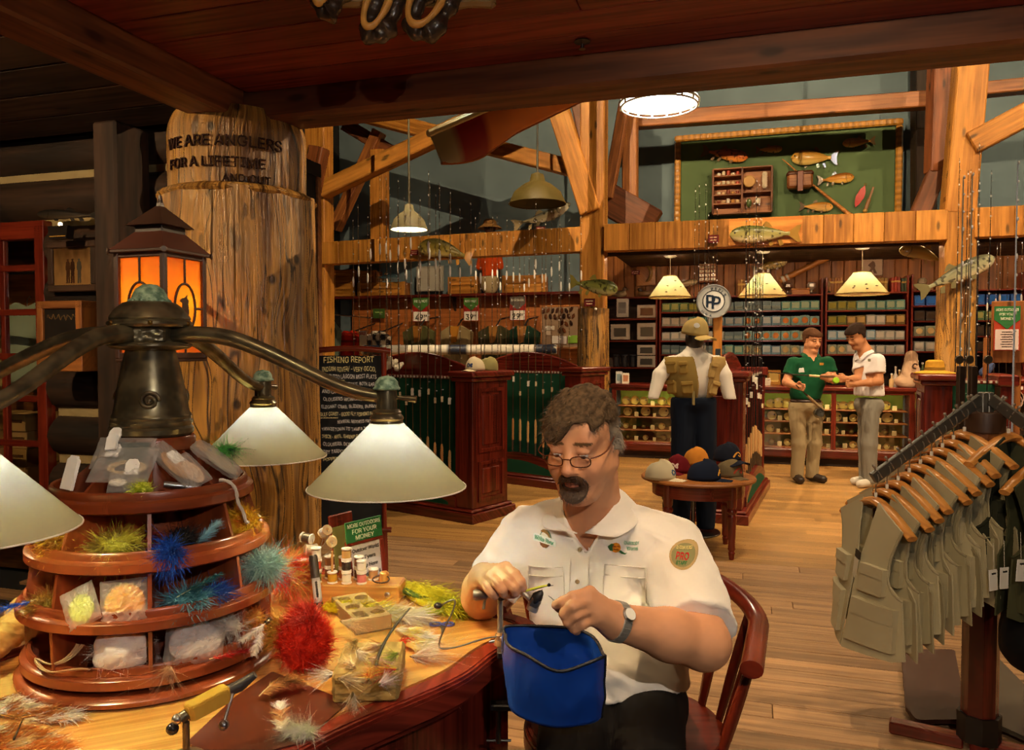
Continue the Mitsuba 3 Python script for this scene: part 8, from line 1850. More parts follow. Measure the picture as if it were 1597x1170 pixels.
for i,(px,w_,c,nm)in enumerate(((508,0.3,'#54645c','grey blue'),)):
 v=10.2;z1=onv(px,502,v)[2];m=panel(shirt_shape(0.34,0.9),0.14,0.05,lambda q:folds(q,0.03,1))
 k=put('hanging_shirt',mk(m,'vc_cloth',40,col=c,M=HB@TR(U_(px,v)-0.05,v+0.2,z1-0.45)),label='grey blue shirt hanging behind the left timber post',cat='shirt');put('hanger_hook',mk(tube([W(U_(px,v)-0.05,v+0.2,z1-0.02),W(U_(px,v)-0.05,v+0.2,z1+0.12),W(U_(px,v)-0.05,11.86,z1+0.12)],0.008,6),'vc_metal',True,col='#8a8478'),k)
def pricesign(px0,px1,y0,y1,v,price,label,top,mid):
 M,w,hh=wallframe(px0,y0,px1,y1,v);k=thing('price_sign',label,'sign')
 put('board',mk(cbox(w,hh,0.012,0.002),'vc_satin',col='#8a1c14',M=M),k)
 put('banner',mk(prism(Polygon([(-w/2+0.005,hh/2),(w/2-0.005,hh/2),(w/2-0.005,hh*0.22),(0,-hh*0.06),(-w/2+0.005,hh*0.22)]),0.004,0.006),'vc_matte',col=top,M=M),k)
 put('lettering',mk(ctext(mid,hh*0.10,0.002,True,w*0.8,(0,hh*0.36,0.0105)),'vc_matte',col='#e0e4dc',M=M),k)
 put('price_card',mk(cbox(w*0.92,hh*0.40,0.004,0.001,(0,-hh*0.28,0.008)),'vc_matte',col='#dcd6d0',M=M),k)
 put('price',mk(cat_(ctext(price,hh*0.22,0.002,True,w*0.46,(-w*0.10,-hh*0.32,0.0105)),ctext('99',hh*0.11,0.002,True,w*0.2,(w*0.26,-hh*0.27,0.0105))),'vc_matte',col='#1c1818',M=M),k)
pricesign(644,670,465,502,11.3,'49','price sign reading 49.99 over the olive jacket','#3c6a2c','RED CLUB'[:3]+' HOT')
pricesign(723,747,465,501,11.3,'39','price sign reading 39.99 over the tan jacket','#3c6a2c','RED HOT')
pricesign(795,820,463,500,11.3,'29','price sign reading 29.99 over the dark green jacket','#5a5450','BARGAIN')
k=put('small_sign',mk(cbox(0.22,0.16,0.012,0.002),'vc_satin',col='#3c5a24',M=WALLF(onv(591,489,11.75))),label='small green sign on the slat wall left of the price signs',cat='sign');put('text_bar',mk(cbox(0.14,0.02,0.003,0.0005,(0,0.02,0.0075)),'vc_matte',col='#9ab86a',M=WALLF(onv(591,489,11.75))),k)
sl_=put('sale_card',mk(cbox(0.13,0.24,0.012,0.002),'vc_satin',col='#c8b8a4',M=WALLF(onv(566,528,10.9))),label='SALE card beside the red garment',cat='sign');put('lettering',mk(ctext('SALE',0.045,0.002,True,0.11,(0,0.08,0.007)),'vc_matte',col='#a8241c',M=WALLF(onv(566,528,10.9))),sl_)
put('stick',mk(cbox(0.02,0.01,0.95,0.002,(0,-0.59,-0.012)if False else(0,0,0)),'vc_satin',col='#5a4a3a',M=WALLF(onv(566,528,10.9))@TR(0,-0.594,-0.012)@RX(90)),sl_)
M,w,hh=wallframe(844,478,903,543,11.5)
PBk=thing('fly_board','pale board hung with dark fly patterns and white packets left of the log post','board')
put('panel',mk(cbox(w,hh,0.03,0.004),'vc_matte',col='#8a7460',M=M),PBk)
for x,y,a,b in((0,hh/2,w+0.04,0.03),(0,-hh/2,w+0.04,0.03),(-w/2,0,0.03,hh),(w/2,0,0.03,hh)):put('frame',mk(cbox(a,b,0.05,0.006,(x,y,0)),'panelwood',grain=0 if a>b else 1,M=M),PBk)
rs=np.random.RandomState(9)
for i in range(26):
 x,y=(-w*0.42+w*0.84*(i%7+0.5*(i//7%2))/7),hh*(0.40-0.16*(i//7))+rs.uniform(-.01,.01)
 if i//7>1 and x<0:continue
 k=put('hackle_patch',mk(ball(0.034,2,(x,y,0.035),(0.7,1.25,0.35)),'vc_matte',True,col=['#3a1c0c','#5a3018','#241208'][i%3],M=M@TR(x,y,0)@RZ(rs.uniform(-40,40))@TR(-x,-y,0)),label='dark feather patch pinned on the pale fly board',cat='feather patch',group='feather patches on the fly board')
for i,(x,y,c)in enumerate(((-0.32,-0.02,'#cfc8bc'),(-0.2,-0.02,'#c8bcae'),(-0.12,-0.30,'#d8d4d0'),(0.0,-0.30,'#d0cccc'),(0.12,-0.31,'#cfc8c8'),(0.30,-0.30,'#7aa83c'),(0.40,-0.29,'#86b044'),(-0.30,-0.14,'#b8a898'))):
 k=put('material_packet',mk(cbox(0.085,0.12 if y<-0.2 else 0.07,0.02,0.004,(x*w,y*hh,0.03)),'vc_gloss',col=c,M=M),label=('bright green' if c in('#7aa83c','#86b044')else 'white')+' packet hung on the pale fly board',cat='packet',group=('green' if c in('#7aa83c','#86b044')else 'white')+' packets on the fly board')
M,w,hh=wallframe(1545,470,1610,566,7.4)
RBk=thing('sign_stand','orange wooden stand with a green headed list sign at the right edge','sign')
put('back_board',mk(cbox(w,hh,0.03,0.006),'panelwood',grain=1,M=M),RBk)
M,w,hh=wallframe(1549,478,1590,547,7.34)
put('sheet',mk(cbox(w,hh,0.006,0.001),'vc_satin',col='#a83a24',M=M),RBk);put('header',mk(prism(Polygon([(-w/2,hh/2),(w/2,hh/2),(w/2,hh*0.2),(w*0.25,hh*0.1),(0,-hh*0.02),(-w*0.25,hh*0.1),(-w/2,hh*0.2)]),0.004,0.003),'vc_matte',col='#2c6a3a',M=M),RBk)
for i,s in enumerate(('MORE OUTDOORS','FOR YOUR','MONEY')):put('lettering',mk(ctext(s,hh*0.06,0.002,True,w*(0.86,0.6,0.5)[i],(0,hh*(0.42-0.10*i),0.0075)),'vc_matte',col='#d0d8c8',M=M),RBk)
put('list_card',mk(cbox(w*0.9,hh*0.46,0.004,0.001,(0,-hh*0.25,0.005)),'vc_matte',col='#cdbcbc',M=M),RBk)
for i in range(7):put('list_line',mk(cbox(w*(0.5 if i%2 else 0.4),hh*0.018,0.002,0.0004,(0,-hh*(0.08+0.055*i),0.008)),'vc_matte',col='#4a3a3c',M=M),RBk)
for s in(-1,1):put('leg',mk(cbox(0.04,0.03,1.6,0.004),'panelwood',grain=2,M=HB@TR(uvz(M[:3,3])[0]+s*0.12,7.45,0.8)),RBk)
RCk=thing('corner_counter','red wooden counter at the right edge with slings hanging from it','counter')
c0=uvz(onz(1536,590,1.16));cu_,cv_=c0[0],c0[1]
put('top',uvbox(cu_,cu_+1.6,cv_-0.05,cv_+0.9,1.10,1.16,'redrail',0.02),RCk);put('apron',uvbox(cu_+0.02,cu_+1.6,cv_-0.01,cv_+0.03,0.98,1.10,'redrail'),RCk);put('cabinet',uvbox(cu_+0.05,cu_+1.6,cv_+0.2,cv_+0.85,0.0,1.10,'darklog',g=2),RCk)
for i in range(4):put('label_clip',uvbox(cu_+0.12+0.22*i,cu_+0.17+0.22*i,cv_-0.02,cv_-0.01,1.03,1.07,'vc_satin',0.002,col='#d8d0c8'),RCk)
rs=np.random.RandomState(3)
for i in range(3):
 u=cu_+0.30+0.17*i;o=W(u,cv_-0.06,1.03)
 k=put('sling',mk(cat_(*[tube(spline([o+[rs.uniform(-.03,.03),0,0],o+[rs.uniform(-.07,.07),-0.01,-0.12-0.05*j],o+[rs.uniform(-.05,.09),0,-0.22],o+[rs.uniform(-.03,.03),0.01,-0.02]],18),0.006,6)for j in range(5)]),'vc_satin',True,col='#b8988c'),label=['pinkish coiled sling hanging from the right counter, leftmost','pinkish coiled sling hanging from the right counter, middle','pinkish coiled sling hanging from the right counter, at the frame edge'][i],cat='sling')
 put('hook',mk(tube([o+[0,0,0.0],o+[0,0.0,0.03],o+[0,0.05,0.04]],0.004,6),'vc_metal',True,col='#8a847c'),k)
pp_=stand_on(1560,cv_+0.1,1.161);put('paper_sheet',mk(tf(bevelprism(Polygon([(-0.11,-0.05),(0.09,-0.08),(0.13,0.05),(-0.04,0.09)]),0.01,0.004),TR(pp_)),'vc_matte',40,col='#e8e4e0'),label='white folded paper on the right counter',cat='paper')
bd=Body().cone(pp_+[-0.02,0.25,0.06],pp_+[0.05,0.25,0.14],0.06,0.05,0.03);lo,hi=bounds(bd)
put('denim_pouch',mk(nets(lambda P,q=None:np.maximum(bd.ev(P,q),1.1615-P[...,2]),lo,hi,0.01),'vc_cloth',True,col='#3c4a70'),label='blue cloth pouch on the right counter behind the posts',cat='pouch')
for i,px in enumerate((1538,1550,1561,1572,1584,1594)):
 u=U_(px,cv_-0.12);rod(W(u,cv_-0.12,0.002),'fly rod standing before the red counter at the right edge','rods before the right counter',tag=False,seed=40+i)
# ------ cap table
TBc=np.array([1.385,5.70,0])
CTB=thing('side_table','round red brown side table with turned legs, caps lying on it','table')
put('top',mk(lathe([(0,0.535),(0.40,0.535),(0.415,0.541),(0.418,0.552),(0.41,0.562),(0,0.562)],64),'panelwood',40,grain=0,M=TR(TBc)),CTB)
put('apron',mk(lathe([(0.32,0.43),(0.335,0.43),(0.335,0.535),(0.32,0.535),(0.32,0.43)],64),'mahogany',40,grain=lambda v:np.stack([np.arctan2(v[:,0],v[:,1])*0.33,v[:,2]],1),M=TR(TBc)),CTB)
legp=[(0,0),(0.016,0),(0.02,0.03),(0.024,0.05),(0.018,0.06),(0.026,0.075),(0.024,0.12),(0.03,0.25),(0.034,0.30),(0.026,0.32),(0.036,0.335),(0.036,0.35),(0.026,0.365),(0.034,0.385),(0.034,0.54),(0,0.54)]
for a in(-55,35,125,215):
 t=math.radians(a);put('leg',mk(lathe(legp,24),'mahogany',40,grain=2,M=TR(TBc+[0.315*math.cos(t),0.315*math.sin(t),0.0005])),CTB)
def ct(px,Y,z=0.563):p=J(px,700,Y);return np.array([p[0],p[1],z])
cap('cream canvas cap with a blue oval badge at the front left of the cap table',ct(1030,5.55),-35,'#bcb298','#cfc4aa','O','#4a5a78',0,1.15,11)
cap('maroon cap with a pale emblem behind the cream cap',ct(1058,5.85,0.563),-120,'#5c0e18','#5c0e18','S','#c8b0a8',-4,1.1,12)
cap('orange tan cap lying at the back of the cap table',ct(1086,5.96,0.60),-75,'#b8762c','#a8661c',None,tilt=-6,s=1.15,seed=13)
cap('navy cap with a golden emblem at the front middle of the cap table',ct(1098,5.52),-25,'#141c30','#141c30','SS','#d89a3c',0,1.2,14)
cap('brown camouflage cap with a red emblem under the upper navy cap',ct(1138,5.66),-70,'#6a5c44','#5c4e3a','HO','#a8402c',0,1.12,15)
cap('upper navy cap with a golden emblem stacked on the camouflage cap',ct(1134,5.72,0.672),-62,'#161a28','#161a28','SS','#c88a3c',0,1.12,16)
# ------ mannequin in vest
MP=np.array([1.485,6.27,0])
def mz(y):return J(1085,y,6.27)[2]
MN=thing('mannequin','headless-stand mannequin in a tan fishing vest, white shirt, navy trousers and cap','mannequin')
labels[MN]['label']='mannequin in a tan fishing vest, white shirt, navy trousers and a khaki cap'
zs_,zh_,zw_=mz(563),mz(545),mz(614)
msh=Body().ell(MP+[0,0,(zs_+zw_)/2+0.02],(0.185,0.115,0.22),k=0.05).cone(MP+[-0.17,0,zs_-0.02],MP+[0.17,0,zs_-0.02],0.062,0.062,0.05).cone(MP+[0,0,zs_-0.02],MP+[0,0,zh_+0.02],0.07,0.062,0.04)
msh.cone(MP+[-0.20,0,zs_-0.03],MP+[-0.285,-0.03,mz(585)],0.066,0.058,0.03).cone(MP+[-0.285,-0.03,mz(585)],MP+[-0.345,-0.07,mz(619)],0.058,0.044,0.02)
msh.cone(MP+[0.20,0,zs_-0.03],MP+[0.235,-0.03,mz(585)],0.066,0.06,0.03).cone(MP+[0.235,-0.03,mz(585)],MP+[0.275,-0.07,mz(622)],0.058,0.05,0.02)
lo,hi=bounds(msh,0.02)
def msh_f(P,q=None):return np.maximum(msh.ev(P,q)-0.008*(meshkit.fbm(P*np.array([14,14,9]),2,3)-0.5),zw_-0.04-P[...,2])
put('shirt',mk(nets(msh_f,lo,hi,0.009,msh.near),'vc_cloth',True,col='#e2ddd6'),MN,label='white long-sleeved shirt')
tor=Body();tor.p=msh.p[:2]
def mvest_f(P,q=None):
 d=np.abs(tor.ev(P)-0.020)-0.010;x,y,z=P[...,0]-MP[0],P[...,1]-MP[1],P[...,2]
 gap=np.where(y<0,0.038+0.055*np.clip((z-mz(600))/0.3,0,1)**1.2-np.abs(x-0.045),-1)
 d=np.maximum(d,gap);d=np.maximum(d,mz(628-4)+0.03*(x>0)*-1-z);d=np.maximum(d,z-zs_-0.035);d=np.maximum(d,np.abs(x)-0.245)
 return d-0.004*(meshkit.fbm(P*20,2)-0.5)
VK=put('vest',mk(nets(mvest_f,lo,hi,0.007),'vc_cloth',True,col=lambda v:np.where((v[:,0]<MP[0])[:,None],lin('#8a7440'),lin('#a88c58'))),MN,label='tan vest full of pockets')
def vest_s(P):return tor.ev(P)-0.030
for px,py,w,hh,rot in((1047,573,0.085,0.10,4),(1066,574,0.07,0.10,4),(1048,604,0.11,0.11,3),(1072,605,0.09,0.10,3),(1111,578,0.06,0.13,-12),(1126,585,0.05,0.12,-14),(1113,606,0.08,0.11,-14),(1126,618,0.06,0.10,-16)):
 p,n=hit(vest_s,px,py);n=nrm(n*[1,1,0.2]);M=FR(p,np.cross([0,0,1],n),[0,0,1])@RZ(rot)
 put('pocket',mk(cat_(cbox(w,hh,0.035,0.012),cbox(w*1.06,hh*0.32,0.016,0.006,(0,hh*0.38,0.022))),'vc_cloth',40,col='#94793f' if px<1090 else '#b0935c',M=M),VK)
mp_=Body().ell(MP+[0,0,zw_-0.05],(0.165,0.125,0.12),k=0.05)
for s in(-1,1):mp_.cone(MP+[0.085*s,0,zw_-0.08],MP+[0.10*s,0,0.50],0.10,0.085,0.03).cone(MP+[0.10*s,0,0.5],MP+[0.105*s,0,0.06],0.085,0.075,0.03)
lo,hi=bounds(mp_)
put('trousers',mk(nets(lambda P,q=None:np.maximum(np.maximum(mp_.ev(P,q)-0.02*(meshkit.fbm(P*np.array([16,16,4]),2)-0.5),P[...,2]-zw_+0.03),0.03-P[...,2]),lo,hi,0.013,mp_.near),'vc_cloth',True,col='#141c2c'),MN,label='navy trousers')
put('strap',mk(cbox(0.022,0.012,0.11,0.003,(MP[0]-0.035,MP[1]-0.135,zw_-0.03)),'vc_cloth',col='#8a7c54'),MN)
put('base_plate',mk(tf(cyl(0.22,0.012,36,0.004),TR(MP+[0,0,0.0005])),'vc_metal',40,col='#6a6a6a'),MN);put('stand_pole',mk(tube([MP+[0,0,0.01],MP+[0,0,0.7]],0.016,12),'vc_metal',40,col='#8a8a8a'),MN)
hd=Body().ell(MP+[0.0,-0.01,mz(528)],(0.075,0.09,0.10),k=0.02).cone(MP+[0,0.01,mz(540)],MP+[0,0,mz(552)],0.05,0.055,0.02);lo,hi=bounds(hd)
put('head',mk(nets(hd.ev,lo,hi,0.010),'vc_satin',True,col='#1c1412'),MN)
for s in(-1,1):
 c0=[MP+[s*0.012,-0.085,zh_-0.085],MP+[s*0.055,-0.07,zh_-0.02],MP+[s*0.075,-0.01,zh_+0.005]];c1=[MP+[s*0.055,-0.10,zh_-0.10],MP+[s*0.10,-0.075,zh_-0.055],MP+[s*0.105,-0.01,zh_-0.03]]
 put('collar',mk(strip(c0,c1,0.006),'vc_cloth',35,col='#e8e4dc'),MN)
M=TR(MP+[0.0,-0.005,mz(522)])@RZ(-55)@RY(10)@SC(1.18)
ck=put('cap_crown',cap_parts('#a3905f','#b09a64',17)[0][1],MN,M);put('cap_bill',cap_parts('#a3905f','#b09a64',17)[1][1],MN,M)
put('cap_patch',mk(tf(bevelprism(affinity.scale(Point(0,0).buffer(1),0.026,0.02),0.004,0.0015),FR(loc(M,0.060,-0.060,0.072),loc(M,0.10,0.03,0.07)-loc(M,0.06,-0.06,0.07),[0,0,1])),'vc_satin',col='#c8ccd0'),MN)
# ------ the two men at the counter
def frame_of(f):
 f=nrm(f);x=nrm(np.cross(f,[0,0,1]));return np.stack([x,f,np.cross(x,f)],1)
def moved_head(C,R,s=1.0):
 B=[]
 for q in head.p:
  g=lambda p:C+R@((p-HC)@HR/HS)*s
  if q[0]=='c':B.append(('c',g(q[1]),g(q[2]),q[3]*s/HS,q[4]*s/HS,q[5],q[6]))
  else:B.append(('e',g(q[1]),q[2]*s/HS,R@HR.T@q[3],0,q[5],q[6]))
 return B
def hand_at(B,wr,tip,side,up_):
 """A relaxed, slightly curled hand from the wrist towards tip."""
 d=nrm(tip-wr);s=nrm(side-d*(side@d));n=np.cross(d,s);n=n if n@up_>0 else-n
 B.cone(wr,wr+d*0.075,0.027,0.022,0.02)
 for i,(o,L)in enumerate(((0.030,0.07),(0.010,0.078),(-0.010,0.072),(-0.030,0.056))):
  k=wr+d*0.085+s*o;B.cone(wr+d*0.03+s*o*0.7,k,0.014,0.0125,0.012).chain([k,k+d*L*0.55-n*0.012,k+d*L*0.8-n*0.036],[0.0115,0.0105,0.0095],0.004)
 B.chain([wr+d*0.02+s*0.02,wr+d*0.055+s*0.048-n*0.012,wr+d*0.085+s*0.05-n*0.028],[0.015,0.013,0.0105],0.006)
def man(label,j,face,cols,shirt_hem,sleeve,hair_shape,tucked=True,polo=True):
 k=thing('person',label,'person');R=frame_of(face);Ch=j['head']
 ax=nrm((j['sl']-j['sr'])*[1,1,0]);fw_=np.cross(ax,[0,0,1]);fw_=fw_ if fw_@np.asarray(face)>0 else-fw_
 TRr=np.stack([ax,fw_,[0,0,1]],1)
 b=Body();b.p=moved_head(Ch,R,1.0);b.cone(Ch+R@np.array([0,-0.03,-0.06]),j['neck']+[0,0,-0.02],0.055,0.062,0.03)
 for a,e,w,t in(('sl','el','wl','tl'),('sr','er','wr','tr')):
  b.cone(j[a],j[e],0.052,0.045,0.02).cone(j[e],j[e]*0.6+j[w]*0.4,0.043,0.043,0.02).cone(j[e]*0.6+j[w]*0.4,j[w],0.042,0.028,0.02)
  hand_at(b,j[w],j[t],np.array([0,0,1.0]),-ax if a=='sl' else ax)
 b.cone(j['sl'],j['sr'],0.05,0.05,0.04).cone(j['neck'],(j['sl']+j['sr'])/2-[0,0,0.2],0.07,0.11,0.05)
 lo,hi=bounds(b)
 def sc(v):
  L=(v-Ch)@R;c=np.tile(lin(cols['skin']),(len(v),1));nl=np.linalg.norm(L,axis=1)<0.15
  c[(np.abs(L[:,0])<0.022)&(np.abs(L[:,2]+0.066)<0.008)&(L[:,1]>0.09)&nl]=lin('#8a4c3c')
  for s in(-1,1):
   c[(np.linalg.norm((L-[s*0.034,0.093,0.0315])/[0.026,0.03,0.007],axis=1)<1)&nl]=lin(cols['hair'])*0.8
   c[(np.linalg.norm((L-[s*0.033,0.098,0.008])/[0.016,0.02,0.006],axis=1)<1)&nl]=lin('#3a2820')
  return c
 put('body',mk(nets(b.ev,lo,hi,0.0068,b.near),'vc_skin',True,col=sc),k)
 hB=Body();hB.p=moved_head(Ch,R,1.0)
 def hf_(P,q=None):
  sh=P.shape[:-1];Q=P.reshape(-1,3);L=(Q-Ch)@R;d=hB.ev(Q)-0.010-0.010*np.clip((L[:,2]-0.04)/0.06,0,1)-0.006*(meshkit.fbm(L*60,2)-0.5)
  reg=np.where(L[:,1]>0.03,L[:,2]-hair_shape,np.maximum(L[:,2]-0.03,np.where(L[:,1]<0.0,L[:,2]+0.03-0.3*L[:,1]*0,-1)))
  return smx(d,-reg,0.006).reshape(sh)
 put('hair',mk(nets(hf_,Ch-0.16,Ch+0.16,0.008),'vc_matte',True,col=lambda v:lin(cols['hair'])*(0.7+0.6*meshkit.fbm(v*110,2))[:,None]),k)
 s=Body().ell((j['sl']+j['sr'])/2+[0,0,-0.16],(0.185,0.125,0.20),TRr,0.05).ell(j['hip']+[0,0,0.14],(0.175,0.14,0.17),TRr,0.06).cone(j['sl'],j['sr'],0.064,0.064,0.05).cone(j['neck'],j['neck']+[0,0,-0.06],0.068,0.085,0.04)
 ends=[]
 for a,e in(('sl','el'),('sr','er')):
  q=j[a]*(1-sleeve)+j[e]*sleeve;s.cone(j[a],q,0.070,0.074,0.03);ends.append((q,nrm(q-j[a])))
 lo,hi=bounds(s,0.02)
 def sf(P,q=None):
  sh=P.shape[:-1];Q=P.reshape(-1,3);d=s.ev(Q,q)-0.014*(meshkit.fbm(Q@np.array([[9,2,0],[0,9,3],[4,0,12.0]]).T,3,5)-0.5)
  for e,dd in ends:d=np.maximum(d,np.where(np.linalg.norm(Q-e,axis=1)<0.13,(Q-e)@dd,-1))
  d=np.maximum(d,shirt_hem-Q[:,2]);L=Q-j['neck']
  vee=np.where(L@fw_>0,np.abs(L@ax)-0.45*(L[:,2]+0.085),1);d=np.maximum(d,-np.maximum(vee,-1))
  return np.maximum(d,np.where(L[:,2]>0.03,0.02,-1)).reshape(sh)
 SK_=put('shirt',mk(nets(sf,lo,hi,0.010,s.near),'vc_cloth',True,col=cols['shirt']),k,label=cols['shirt_label'])
 for sd in(-1,1):
  nk=j['neck'];c0=[nk+fw_*0.075+ax*sd*0.008-[0,0,0.075],nk+fw_*0.05+ax*sd*0.055-[0,0,0.0],nk-fw_*0.02+ax*sd*0.07+[0,0,0.025]];c1=[nk+fw_*0.095+ax*sd*0.055-[0,0,0.095],nk+fw_*0.075+ax*sd*0.095-[0,0,0.045],nk-fw_*0.02+ax*sd*0.105-[0,0,0.005]]
  put('collar',mk(strip(c0,c1,0.006),'vc_cloth',35,col=cols['shirt']),SK_)
 t=Body().ell(j['hip']+[0,0,0.0],(0.172,0.135,0.13),TRr,0.05)
 for a,e,f in(('hl','kl','fl'),('hr','kr','fr')):t.cone(j[a],j[e],0.095,0.078,0.03).cone(j[e],j[f]+[0,0,0.06],0.078,0.068,0.03)
 lo,hi=bounds(t);zt=j['hip'][2]+0.075
 TK=put('trousers',mk(nets(lambda P,q=None:np.maximum(np.maximum(t.ev(P,q)-0.016*(meshkit.fbm(P*np.array([12,12,7]),3)-0.5),P[...,2]-zt),0.045-P[...,2]),lo,hi,0.012,t.near),'vc_cloth',True,col=cols['trousers']),k,label=cols['trousers_label'])
 if tucked:put('belt',mk(nets(lambda P,q=None:np.maximum(np.abs(t.ev(P,q)-0.002)-0.008,np.abs(P[...,2]-zt+0.02)-0.018),*bounds(t),0.010,t.near),'vc_satin',True,col='#2a1810'),TK)
 for f,dr_ in(('fl','dl'),('fr','dr')):
  d=nrm(j[dr_]);q=j[f];B=Body().cone(q*[1,1,0]+[0,0,0.06]-d*0.03,q*[1,1,0]+d*0.15+[0,0,0.045],0.048,0.042,0.03).cone(q*[1,1,0]+[0,0,0.06],q*[1,1,0]+[0,0,0.10],0.046,0.045,0.02);lo,hi=bounds(B)
  put('shoe',mk(nets(lambda P,q=None:np.maximum(B.ev(P,q),0.001-P[...,2]),lo,hi,0.009),'vc_satin',True,col=cols['shoe']),k)
 return k,s,sf,SK_
G=lambda px,py,Y:J(px,py,Y)
Yg,Yw=8.70,8.42
gj=dict(head=G(1266,531,Yg),neck=G(1263,553,Yg+0.03),sl=G(1291,566,Yg),sr=G(1237,567,Yg-0.02),el=G(1300,592,Yg-0.08),er=G(1226,596,Yg-0.05),wl=G(1283,588,Yg-0.32),wr=G(1240,602,Yg-0.26),tl=G(1296,589,Yg-0.40),tr=G(1252,604,Yg-0.34),hip=G(1256,632,Yg),hl=G(1270,638,Yg),hr=G(1243,638,Yg),kl=G(1270,690,Yg-0.03),kr=G(1246,692,Yg-0.05),fl=G(1266,742,Yg)*[1,1,0],fr=G(1243,746,Yg-0.04)*[1,1,0],dl=np.array([0.5,-0.8,0]),dr=np.array([-0.1,-1,0]))
KG,gS,gF,gSK=man('standing man in a green polo shirt and khaki trousers holding a fly rod',gj,[0.30,-0.92,-0.22],dict(skin='#c48a66',hair='#4c2f1b',shirt='#124a30',shirt_label='dark green polo shirt',trousers='#9a8a6c',trousers_label='khaki trousers',shoe='#231813'),G(1256,622,Yg)[2],0.62,0.060)
wj=dict(head=G(1336,524,Yw),neck=G(1350,549,Yw+0.02),sl=G(1369,562,Yw-0.13),sr=G(1342,560,Yw+0.11),el=G(1371,595,Yw-0.17),er=G(1338,592,Yw+0.0),wl=G(1334,599,Yw-0.26),wr=G(1320,591,Yw-0.20),tl=G(1317,599,Yw-0.30),tr=G(1306,591,Yw-0.28),hip=G(1355,632,Yw),hl=G(1358,640,Yw-0.09),hr=G(1352,640,Yw+0.08),kl=G(1356,692,Yw-0.10),kr=G(1350,692,Yw+0.08),fl=G(1358,750,Yw-0.09)*[1,1,0],fr=G(1350,748,Yw+0.09)*[1,1,0],dl=np.array([-0.95,-0.35,0]),dr=np.array([-0.95,-0.25,0]))
KW,wS,wF,wSK=man('standing man in a white polo shirt and grey trousers looking down at a reel',wj,[-0.84,-0.30,-0.46],dict(skin='#b07a56',hair='#24150d',shirt='#d6d4dc',shirt_label='white polo shirt',trousers='#7c7a74',trousers_label='grey cargo trousers',shoe='#c8c4bc'),G(1355,617,Yw)[2],0.60,0.056,tucked=False)
p,n=hit(lambda P:gF(P),1249,578);tagk=put('name_tag',mk(cbox(0.075,0.055,0.004,0.001),'vc_satin',col='#d8dce0',M=FR(p+n*0.004,np.cross([0,0,1],n),[0,0,1])@RZ(8)),gSK)
p,n=hit(lambda P:gF(P),1281,568);put('chest_badge',mk(cbox(0.055,0.03,0.003,0.001),'vc_matte',col='#a87c34',M=FR(p+n*0.003,np.cross([0,0,1],n),[0,0,1])),gSK)
p,n=hit(lambda P:wF(P),1356,562);put('chest_badge',mk(cbox(0.04,0.03,0.003,0.001),'vc_matte',col='#8a8a7c',M=FR(p+n*0.003,np.cross([0,0,1],n),[0,0,1])),wSK)
pk_,n=G(1374,672,Yw),np.array([0.2,-1,0.0])
HRk=thing('held_fly_rod','fly rod with a cork grip held across by the man in green','fishing rod')
r0,r1=G(1262,586,Yg-0.45),G(1302,588,Yg-0.46)
put('grip',mk(tube([r0,r0*0.6+r1*0.4],[0.014,0.013],12),'vc_matte',40,col='#d8c090'),HRk);put('reel_seat',mk(tube([r0*0.6+r1*0.4,r1],0.012,12),'vc_satin',40,col='#5a3a20'),HRk);put('blank',mk(tube([r0,r0+(r0-r1)*3.6+[0,0,0.03]],[0.006,0.002],8),'vc_gloss',40,col='#2c2420'),HRk)
SRk=thing('held_spinning_rod','short rod with a large reel hanging at the hip of the man in green','fishing rod')
s0,s1=G(1259,617,Yg-0.30),G(1284,640,Yg-0.26)
put('handle',mk(tube([s0,s1],[0.014,0.018],12),'vc_matte',40,col='#a08a68'),SRk);rc=G(1279,644,Yg-0.33)
put('reel',mk(tf(cyl(0.055,0.06,28,0.01),FR(rc,[0.3,0.2,0.9],[0.9,0,-0.3])),'vc_metal',40,col='#8a8a84'),SRk);put('spool',mk(tf(cyl(0.035,0.075,24,0.006),FR(rc,[0.3,0.2,0.9],[0.9,0,-0.3])),'vc_satin',40,col='#3a3a3a'),SRk);put('blank',mk(tube([s0,s0+(s0-s1)*0.7],[0.008,0.005],8),'vc_gloss',40,col='#241c18'),SRk)
GRk=put('green_reel',mk(tf(cyl(0.034,0.03,24,0.006),FR(G(1303,594,Yw-0.34),[1,0,0.2],[0,0.3,1])),'vc_gloss',40,col='#8ab82c'),label='small bright green reel in the hands of the man in white',cat='fishing reel');put('foot',mk(tube([G(1303,594,Yw-0.34),G(1308,592,Yw-0.34)],0.006,8),'vc_satin',True,col='#3a3a30'),GRk)
# ------ vest rack at the right
PO=np.array([1.745,2.83,0])
VR=thing('clothes_rack','four-arm clothes rack with a dark red post and sloping steel arms at the right','clothes rack')
octo=lambda r:Polygon([(r*math.cos(math.radians(22.5+45*k)),r*math.sin(math.radians(22.5+45*k)))for k in range(8)])
put('post',mk(prism(octo(0.062),1.06,0.10),'mahogany',grain=2,M=TR(PO)),VR);put('post_foot',mk(prism(octo(0.074),0.10,0.045),'vc_satin',col='#14100e',M=TR(PO)),VR);put('post_neck',mk(prism(octo(0.058),0.06,1.16),'panelwood',grain=2,M=TR(PO)),VR)
put('collar',mk(lathe([(0,1.195),(0.064,1.195),(0.066,1.2),(0.066,1.265),(0.062,1.27),(0,1.27)],32),'vc_satin',40,col='#3a2416',M=TR(PO)),VR)
for x in(-0.013,0.013):put('riser',mk(cbox(0.022,0.03,0.075,0.003,(x,0,1.305)),'vc_brushed',col='#8a8680',M=TR(PO)@RZ(10)),VR)
T_H=nrm([0.25,-0.97,0])
